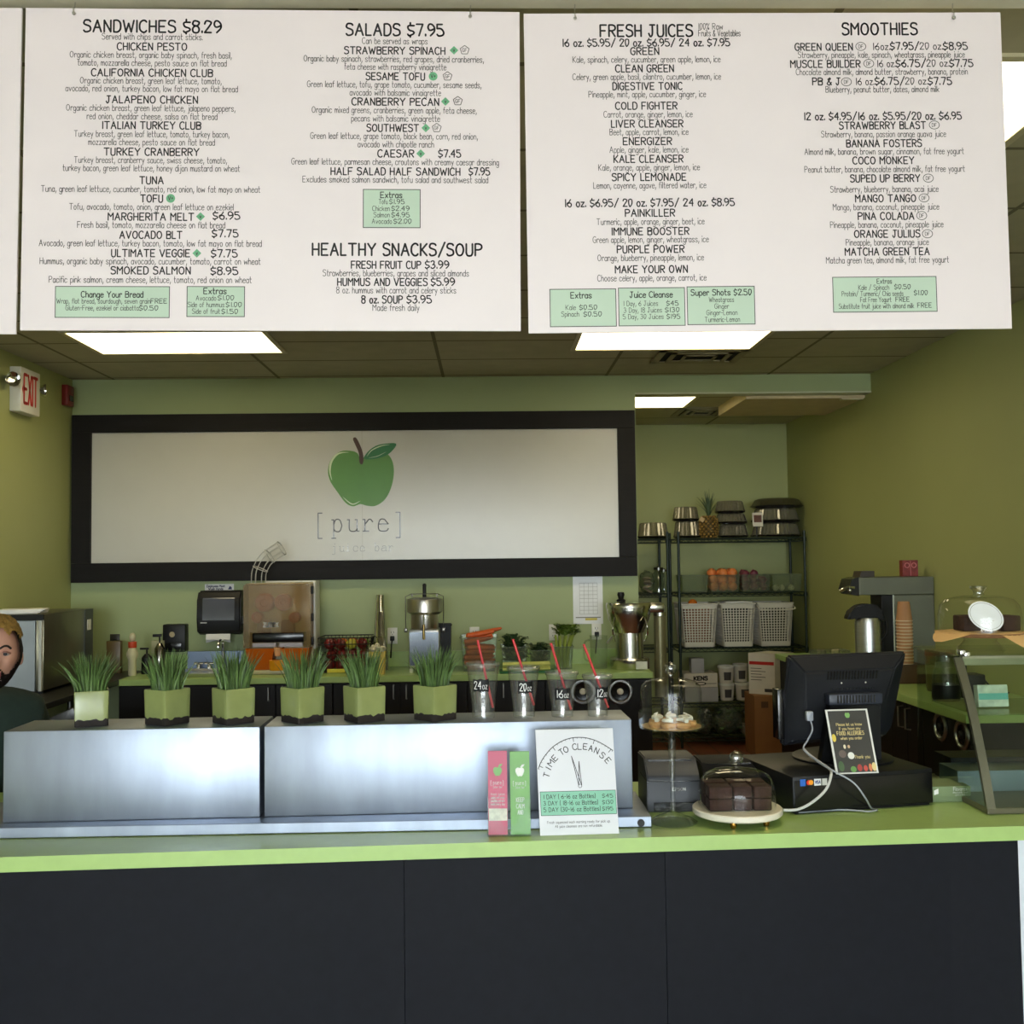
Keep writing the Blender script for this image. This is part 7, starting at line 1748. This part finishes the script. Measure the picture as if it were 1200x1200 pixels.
# airpot
Yp = 6.62
v = at(1017.5, Yp, 1.1); r = m(14.5, Yp); zt_ = HZ(1017, 708, Yp)-ZT; zs_ = HZ(1017, 724, Yp)-ZT
t = thing('airpot', 'steel airpot flask with black pump lid under the brewer head', 'flask', (v.x, v.y, ZT+0.0005))
b = MB(); b.lathe([(0, 0.02), (r, 0.02), (r, zs_-0.03), (r*0.9, zs_), (0, zs_)], 32); b.build('flask_body', STEEL, t)
b = MB(); b.lathe([(0, 0), (r*1.03, 0), (r*1.03, 0.0195), (0, 0.0195)], 32); b.build('base_ring', BLACK, t)
b = MB(); b.prism(smooth2([(-r*1.75, zs_-0.005), (-r*1.55, zs_+0.035), (-r*0.9, zt_-0.006), (0, zt_+0.002), (r*0.7, zt_-0.01), (r*1.15, zs_+0.03), (r*1.2, zs_-0.02), (r*0.9, zs_+0.002), (-r*0.9, zs_+0.002), (-r*1.3, zs_-0.004)], 3), lambda u, v_, d: (u, d, v_), -r*0.62, r*0.62); bmesh.ops.bevel(b.bm, geom=[e for e in b.bm.edges if abs(e.verts[0].co.y-e.verts[1].co.y) < 1e-6], offset=0.012, segments=2, affect='EDGES')
b.build('pump_lid', BLACK, t)
b = MB(); b.tube([(r*0.95, 0, zs_-0.01), (r*1.5, 0, zs_-0.02), (r*1.5, 0, zs_-0.10), (r*1.05, 0, zs_-0.14)], 0.010, 8, 3); b.build('handle', BLACK, t)
# organiser and paper cups
Yq = 6.35
v = at(1062, Yq, 1.0); zo = HZ(1062, 779, Yq-0.04)
t = thing('cup_organizer', 'brown wooden tray box under the paper cup stack', 'tray', (v.x, v.y+0.02, ZT+0.0005))
b = MB(); b.b2(-0.085, 0.11, -0.08, 0.10, 0, zo-ZT-0.001, 0.004); b.build('box', mat('walnut', (84, 58, 36), 0.5, var=0.2), t, smooth=False)
CUPK = mat('cup_kraft', (172, 124, 84), 0.7); CUPR = mat('cup_rim', (206, 186, 156), 0.6)
ztop = HZ(1059, 705, Yq); hc = m(23, Yq)
n = 14; pitch = (ztop-hc-zo)/(n-1)
cc0 = None
for k in range(n):
    p = (v.x-0.004, v.y, zo+0.0005+pitch*k)
    if cc0 is None:
        cc0 = thing('paper_cup', 'kraft paper cup in the upturned stack beside the coffee brewer', 'paper cup', p, 0, 'upturned kraft paper cups in one stack')
        b = MB(); r0, r1 = m(9.2, Yq), m(6.6, Yq); b.lathe([(r0, 0.003), (r1, hc-0.003), (r1-0.003, hc), (r1-0.006, hc-0.008), (0, hc-0.008)], 28); b.build('cup_wall', CUPK, cc0)
        b = MB(); b.ring((0, 0, 0.0035), r0, 0.0034, n=28, k=6); b.build('rim', CUPR, cc0)
    else: dup(cc0, p)
# small tubs near the brewer
v = at(968, 7.8, ZT)
t = thing('condiment_caddy', 'clear caddy of lids and packets by the wall end of the side counter', 'caddy', (max(v.x, 2.42), 7.72, ZT+0.0005))
b = MB(); b.shell((0, 0, 0), 0.24, 0.16, 0.25, 0.17, 0.085, 0.003); b.build('caddy_body', BINCLEAR, t, smooth=False)
for k, (dx, c) in enumerate(((-0.06, (120, 116, 90)), (0.05, (176, 170, 140)))):
    b = MB(); b.lathe([(0, 0.004), (0.035, 0.004), (0.035, 0.07), (0.028, 0.085), (0, 0.085)], 18, (dx, 0, 0)); b.build('lid_stack', mat('lids%d' % k, c, 0.5), t)
v = at(1030, 6.45, ZT)
# decanter, black scale box and clear jars seen through the display case
Yd = 5.55
v = at(1109, Yd, ZT); hd = HZ(1109, 768, Yd)-ZT
t = thing('glass_decanter', 'glass decanter with a black base behind the display case glass', 'decanter', (v.x, v.y, ZT+0.0005))
b = MB(); b.lathe([(0, 0), (0.066, 0), (0.072, 0.02), (0.070, hd*0.36), (0, hd*0.36)], 28); b.build('base', BLACK, t)
b = MB(); b.lathe([(0.069, hd*0.361), (0.064, hd*0.6), (0.048, hd*0.8), (0.045, hd)], 28); b.build('decanter_glass', GL2, t)
b = MB(); b.tube([(0.05, 0, hd*0.95), (0.10, 0, hd*0.9), (0.10, 0, hd*0.4), (0.07, 0, hd*0.3)], 0.009, 8, 4); b.build('handle', BLACK, t)
v = at(1142, 5.60, ZT)
t = thing('black_appliance', 'black countertop box with a trailing cable behind the display case', 'appliance', (v.x, 5.62, ZT+0.0005))
b = MB(); b.box((0, 0.02, 0.065), (0.11, 0.12, 0.13), 0.006); b.build('case', BLACK, t)
b = MB(); b.tube([(0.055, -0.02, 0.10), (0.10, -0.03, 0.05), (0.16, -0.02, 0.02), (0.185, -0.02, 0.03), (0.12, -0.06, 0.006), (0.05, -0.08, 0.006)], 0.005, 8, 4); b.build('cable', BLACK, t)
v = at(1090, 6.1, ZT)
t = thing('brown_jar', 'brown lidded jar on the side counter behind the kraft paper', 'jar', (v.x, 5.95, ZT+0.0005))
b = MB(); b.lathe([(0, 0), (0.075, 0), (0.08, 0.02), (0.08, 0.20), (0, 0.20)], 28); b.build('jar_body', mat('jar_olive', (96, 92, 48), 0.3), t)
b = MB(); b.lathe([(0, 0.2005), (0.083, 0.2005), (0.083, 0.23), (0, 0.235)], 28); b.build('lid', mat('jar_lid', (98, 66, 38), 0.5), t)

# ------------------------------------------------------------------ the person behind the counter
yP = 4.12
hx_ = at(-1.5, yP, 1.37).x
ezP = HZ(4, 765, yP)
t = thing('person', 'bearded person with blond topped hair and dark green shirt behind the counter', 'person', (hx_, yP, 0), math.radians(20))
SKIN = mat('skin', (206, 156, 136), 0.5, var=0.06, scale=20)
def skinmesh(verts, edges, sub=2):
    me = bpy.data.meshes.new('tmp'); me.from_pydata([v[0] for v in verts], edges, []); me.update()
    o = bpy.data.objects.new('tmp', me); COL.objects.link(o)
    mo = o.modifiers.new('s', 'SKIN'); mo.use_smooth_shade = True
    lay = me.skin_vertices[0].data if me.skin_vertices else None
    if lay is None:
        bm = bmesh.new(); bm.from_mesh(me); bm.verts.layers.skin.verify(); bm.to_mesh(me); bm.free(); lay = me.skin_vertices[0].data
    for i, v in enumerate(verts):
        r = v[1]; lay[i].radius = r if isinstance(r, tuple) else (r, r)
    lay[0].use_root = True
    o.modifiers.new('d', 'SUBSURF').levels = sub
    dg = bpy.context.evaluated_depsgraph_get(); dg.update()
    r_ = bpy.data.meshes.new_from_object(o.evaluated_get(dg))
    bpy.data.objects.remove(o, do_unlink=True)
    return r_
E0 = ezP                    # eye height
ns = E0-0.125               # chin height
sh = ns-0.050               # shoulders
TW = math.radians(38)       # torso turned further than the head
pel = sh-0.50
V = []; Ed = []
def jv(p, r, par=None):
    q_ = Vector(p); q_.rotate(Euler((0, 0, TW))); V.append((q_, r)); i = len(V)-1
    if par is not None: Ed.append((par, i))
    return i
pz = jv((0, 0.05, pel), (0.15, 0.11))
b1 = jv((0, 0.06, pel+0.18), (0.14, 0.105), pz); b2_ = jv((0, 0.05, pel+0.34), (0.16, 0.115), b1); b3 = jv((0, 0.03, sh-0.05), (0.122, 0.094), b2_)
nk = jv((0, 0.02, sh+0.045), 0.062, b3); jv((0, 0.005, ns+0.04), 0.058, nk)
hands = []
for s in (-1, 1):
    a1 = jv((s*0.145, 0.04, sh-0.060), 0.062, b3); a2 = jv((s*0.190, 0.05, sh-0.145), 0.056, a1); a3 = jv((s*0.220, 0.05, sh-0.30), 0.046, a2)
    a4 = jv((s*0.21, -0.10, sh-0.385), 0.038, a3); a5 = jv((s*0.17, -0.20, sh-0.42), 0.028, a4)
    a6 = jv((s*0.16, -0.255, sh-0.43), (0.036, 0.018), a5)
    for k, (dx, ln) in enumerate(((-0.030, 0.075), (-0.010, 0.085), (0.011, 0.080), (0.031, 0.062))):
        f1 = jv((s*0.16+dx, -0.285, sh-0.432), 0.0095, a6); f2 = jv((s*0.16+dx*1.15, -0.285-ln*0.5, sh-0.440), 0.0088, f1); jv((s*0.16+dx*1.2, -0.285-ln, sh-0.462), 0.0078, f2)
    t1 = jv((s*0.16-s*0.034, -0.235, sh-0.432), 0.0115, a5); t2_ = jv((s*0.16-s*0.060, -0.265, sh-0.438), 0.0105, t1); jv((s*0.16-s*0.068, -0.295, sh-0.448), 0.009, t2_)
    l1 = jv((s*0.10, 0.01, pel-0.03), 0.10, pz); l2 = jv((s*0.12, -0.20, pel-0.06), 0.082, l1); l3 = jv((s*0.13, -0.37, pel-0.10), 0.062, l2)
    l4 = jv((s*0.13, -0.36, pel-0.32), 0.055, l3); l5 = jv((s*0.13, -0.33, max(0.10, pel-0.56)), 0.042, l4)
    ft = jv((s*0.13, -0.39, max(0.05, pel-0.62)), 0.042, l5); jv((s*0.14, -0.50, max(0.04, pel-0.63)), 0.034, ft)
bodyme = skinmesh(V, Ed)
# head
def headpt(az, el, grow=0.0):
    """az measured from the face direction (-y)"""
    z = math.sin(el); c = math.cos(el)
    hw_, hd_, hu, hdn = 0.076, 0.098, 0.115, 0.128
    x = hw_*c*math.sin(az); y = -hd_*c*math.cos(az); zz = (hu if z > 0 else hdn)*z
    if zz < -0.015:
        k = min(1, (-zz-0.015)/0.11); x *= 1-0.30*k**1.3
        if y > 0: y *= 1-0.35*k
        else: y *= 1-0.04*k
    if y < -0.02 and abs(az) < 1.4: y = -0.02+(y+0.02)*1.0
    p = Vector((x, y, zz)); n = p.normalized()
    fr = max(0, math.cos(az))**1.0
    def g(ax, zc, sa, sz): return math.exp(-((az-ax)/sa)**2-((zz-zc)/sz)**2)
    if abs(az) < 1.5:
        p.y -= 0.030*math.exp(-(az/0.17)**2)*(math.exp(-((zz+0.040)/0.016)**2)+0.55*math.exp(-((zz+0.015)/0.024)**2))
        p.y += 0.010*(g(0.40, 0.002, 0.22, 0.014)+g(-0.40, 0.002, 0.22, 0.014))
        p.y -= 0.006*(g(0.38, 0.026, 0.30, 0.010)+g(-0.38, 0.026, 0.30, 0.010))
        p.y -= 0.007*g(0, -0.068, 0.30, 0.008)+0.008*g(0, -0.080, 0.28, 0.007)
        p.y -= 0.010*g(0, -0.112, 0.35, 0.016)
        p.y -= 0.005*(g(0.65, -0.03, 0.25, 0.02)+g(-0.65, -0.03, 0.25, 0.02))
    return p+n*grow
HC = Vector((0, -0.005, E0))
bm = bmesh.new(); bm.from_mesh(bodyme)
rings = []
NU, NV = 64, 48
for i in range(NV+1):
    el = -PI/2+PI*i/NV
    if i in (0, NV): rings.append([bm.verts.new(HC+headpt(0, el))])
    else: rings.append([bm.verts.new(HC+headpt(-PI+2*PI*k/NU, el)) for k in range(NU)])
for a, c in zip(rings, rings[1:]):
    for k in range(NU):
        j = (k+1) % NU
        if len(a) == 1: bm.faces.new((a[0], c[j], c[k]))
        elif len(c) == 1: bm.faces.new((a[k], a[j], c[0]))
        else: bm.faces.new((a[k], a[j], c[j], c[k]))
for s in (-1, 1):   # ears
    for r_ in [bmesh.ops.create_uvsphere(bm, u_segments=14, v_segments=10, radius=1.0)]:
        bmesh.ops.transform(bm, matrix=Matrix.Translation(HC+Vector((s*0.076, 0.012, -0.020))) @ Matrix.Rotation(s*0.35, 4, 'Z') @ Matrix.Diagonal((0.010, 0.020, 0.032, 1)), verts=r_['verts'])
bmesh.ops.recalc_face_normals(bm, faces=bm.faces)
me = bpy.data.meshes.new('body'); bm.to_mesh(me); bm.free()
for p in me.polygons: p.use_smooth = True
me.materials.append(SKIN)
bo = bpy.data.objects.new('body', me); COL.objects.link(bo); bo.parent = t
rm = bo.modifiers.new('fuse', 'REMESH'); rm.mode = 'VOXEL'; rm.voxel_size = 0.0045; rm.use_smooth_shade = True
dg_ = bpy.context.evaluated_depsgraph_get(); dg_.update()
fm = bpy.data.meshes.new_from_object(bo.evaluated_get(dg_)); bm = bmesh.new(); bm.from_mesh(fm)
seen = set(); comps = []
for v0_ in bm.verts:                       # keep the one fused surface only
    if v0_ in seen: continue
    st = [v0_]; seen.add(v0_); cp_ = []
    while st:
        q_ = st.pop(); cp_.append(q_)
        for e_ in q_.link_edges:
            w_o = e_.other_vert(q_)
            if w_o not in seen: seen.add(w_o); st.append(w_o)
    comps.append(cp_)
comps.sort(key=len)
print('BODY pieces', [len(c_) for c_ in comps][-6:])
for c_ in comps[:-1]: bmesh.ops.delete(bm, geom=c_, context='VERTS')
bm.to_mesh(fm); bm.free(); bo.modifiers.clear(); bo.data = fm
fm.materials.clear(); fm.materials.append(SKIN)
for p in fm.polygons: p.use_smooth = True
def shellpatch(name, M_, fn, grow, lo=-PI/2, hi=PI/2, nz_=0.0):
    b = MB(); vs = {}
    nu, nv = 72, 54
    for i in range(nv+1):
        for k in range(nu):
            az = -PI+2*PI*k/nu; el = lo+(hi-lo)*i/nv
            p = headpt(az, el)
            gq = fn(az, el, p)
            if gq is None: continue
            vs[(i, k)] = b.bm.verts.new(HC+headpt(az, el, grow*gq+0.001+nz_*rnd.uniform(0, 1)))
    for i in range(nv):
        for k in range(nu):
            q = [(i, k), (i, (k+1) % nu), (i+1, (k+1) % nu), (i+1, k)]
            if all(z in vs for z in q):
                try: b.bm.faces.new([vs[z] for z in q])
                except ValueError: pass
    bmesh.ops.solidify(b.bm, geom=list(b.bm.faces), thickness=0.004)
    return b.build(name, M_, t)
BLOND = mat('blond_hair', (196, 160, 84), 0.6, var=0.3, scale=60, bump=0.6); DARKH = mat('dark_hair', (40, 30, 26), 0.65, var=0.3, scale=60, bump=0.6)
shellpatch('hair_top', BLOND, lambda az, el, p: (0.55+0.45*min(1, (p.z-0.05)/0.05)) if p.z > 0.058+0.012*math.cos(2*az)+0.008*math.sin(9*az) else None, 0.030, nz_=0.007)
shellpatch('hair_sides', DARKH, lambda az, el, p: 1.0 if (p.z <= 0.080 and p.z > -0.045 and abs(az) > 1.12 and not (abs(abs(az)-1.75) < 0.28 and p.z < -0.0)) or (p.z <= 0.080 and p.z > -0.075 and abs(az) > 2.1) else None, 0.008, nz_=0.002)
def beardf(az, el, p):
    a = abs(az)
    if p.z < -0.128: return None
    top = -0.049-0.020*math.exp(-((a-0.62)/0.22)**2)+max(0, a-0.75)*0.085
    if a < 0.25 and -0.087 < p.z < -0.064: return None
    if a > 1.42 or p.z > min(top, 0.005): return None
    return 1.0
shellpatch('beard', DARKH, beardf, 0.006, nz_=0.002)
LIP = mat('lips', (170, 96, 90), 0.45)
b = MB()
for zz_, r_ in ((-0.071, 0.0045), (-0.080, 0.0055)):
    b.tube([HC+headpt(a, math.asin(zz_/0.128), 0.001) for a in (-0.26, -0.13, 0, 0.13, 0.26)], r_, 8, 3)
b.build('lips', LIP, t)
for s in (-1, 1):
    c = HC+headpt(s*0.40, 0.015, 0)
    b = MB(); b.ball(c+Vector((0, 0.004, 0)), 0.0135, (1.15, 0.9, 0.75), 16, 12); e = b.build('eye', mat('eye_white', (176, 166, 158), 0.5), t)  # eye white greyed, shade of the lids put into its colour
    b = MB(); b.lathe([(0, 0.0), (0.0072, 0.0), (0.0068, 0.0016), (0, 0.0024)], 16, c+Vector((0, -0.0085, 0)), rot=Vector((0, -1, 0)).to_track_quat('Z', 'Y')); b.build('iris', mat('iris_brown', (26, 18, 14), 0.6), e)
    b = MB(); b.tube([c+Vector((-0.017, 0.002, 0.001)), c+Vector((-0.006, -0.0085, 0.0070)), c+Vector((0.006, -0.0085, 0.0070)), c+Vector((0.018, 0.002, 0.001))], 0.0036, 6, 3); b.build('eyelid', mat('eyelid', (150, 100, 84), 0.5), t)
    b = MB(); b.tube([HC+headpt(s*a, math.asin(z/0.115), 0.001) for a, z in ((0.16, 0.022), (0.35, 0.031), (0.55, 0.030), (0.70, 0.020))], 0.0042, 6, 3); b.build('eyebrow', DARKH, t)
# clothes
def cloth(sel, rad_, name, M_, vox=0.007):
    VV = []; EE = []
    for p, r, par in sel:
        q_ = Vector(p); q_.rotate(Euler((0, 0, TW))); VV.append((q_, r))
        if par is not None: EE.append((par, len(VV)-1))
    me = skinmesh(VV, EE); me.materials.clear(); me.materials.append(M_)
    for p in me.polygons: p.use_smooth = True
    o = bpy.data.objects.new(name, me); COL.objects.link(o); o.parent = t
    return o
g = 0.013
S = [((0, 0.05, pel), (0.165+0.0, 0.125), None), ((0, 0.06, pel+0.18), (0.155, 0.12), 0), ((0, 0.05, pel+0.34), (0.177, 0.132), 1), ((0, 0.03, sh-0.05), (0.140, 0.110), 2), ((0, 0.022, sh+0.042), 0.080, 3)]
for s in (-1, 1):
    i = len(S)
    S += [((s*0.148, 0.04, sh-0.062), 0.080, 3), ((s*0.195, 0.05, sh-0.145), 0.072, i), ((s*0.225, 0.05, sh-0.30), 0.062, i+1), ((s*0.215, -0.06, sh-0.362), 0.054, i+2)]
cloth(S, g, 'shirt', mat('shirt_green', (34, 52, 46), 0.9, var=0.1, scale=40, bump=0.2))
S = [((0, 0.05, pel-0.01), (0.16, 0.12), None)]
for s in (-1, 1):
    i = len(S)
    S += [((s*0.10, 0.01, pel-0.03), 0.112, 0), ((s*0.12, -0.20, pel-0.06), 0.094, i), ((s*0.13, -0.37, pel-0.10), 0.075, i+1), ((s*0.13, -0.36, pel-0.32), 0.068, i+2), ((s*0.13, -0.33, max(0.12, pel-0.52)), 0.058, i+3)]
cloth(S, g, 'trousers', mat('trousers_black', (26, 27, 32), 0.9))
for s in (-1, 1):
    S = [((s*0.13, -0.32, max(0.062, pel-0.60)), 0.056, None), ((s*0.135, -0.42, max(0.055, pel-0.615)), 0.052, 0), ((s*0.14, -0.52, max(0.048, pel-0.62)), 0.046, 1)]
    cloth(S, g, 'shoe', BLACK)
# stool carrying the person
st_ = pel-0.165
ts = thing('stool', 'plain black stool behind the counter under the seated person', 'stool', (hx_-0.02, yP+0.03, 0), math.radians(58))
b = MB(); b.lathe([(0, st_-0.045), (0.17, st_-0.045), (0.18, st_-0.03), (0.175, st_), (0, st_)], 32); b.build('seat', BLACK, ts)
for k in range(4):
    a = PI/4+k*PI/2; b = MB(); b.tube([(0.11*math.cos(a), 0.11*math.sin(a), st_-0.046), (0.17*math.cos(a), 0.17*math.sin(a), 0.001)], 0.013, 10); b.build('leg', DARKSTEEL, ts)
b = MB(); b.ring((0, 0, 0.22), 0.155, 0.008, n=32); b.build('footring', DARKSTEEL, ts)
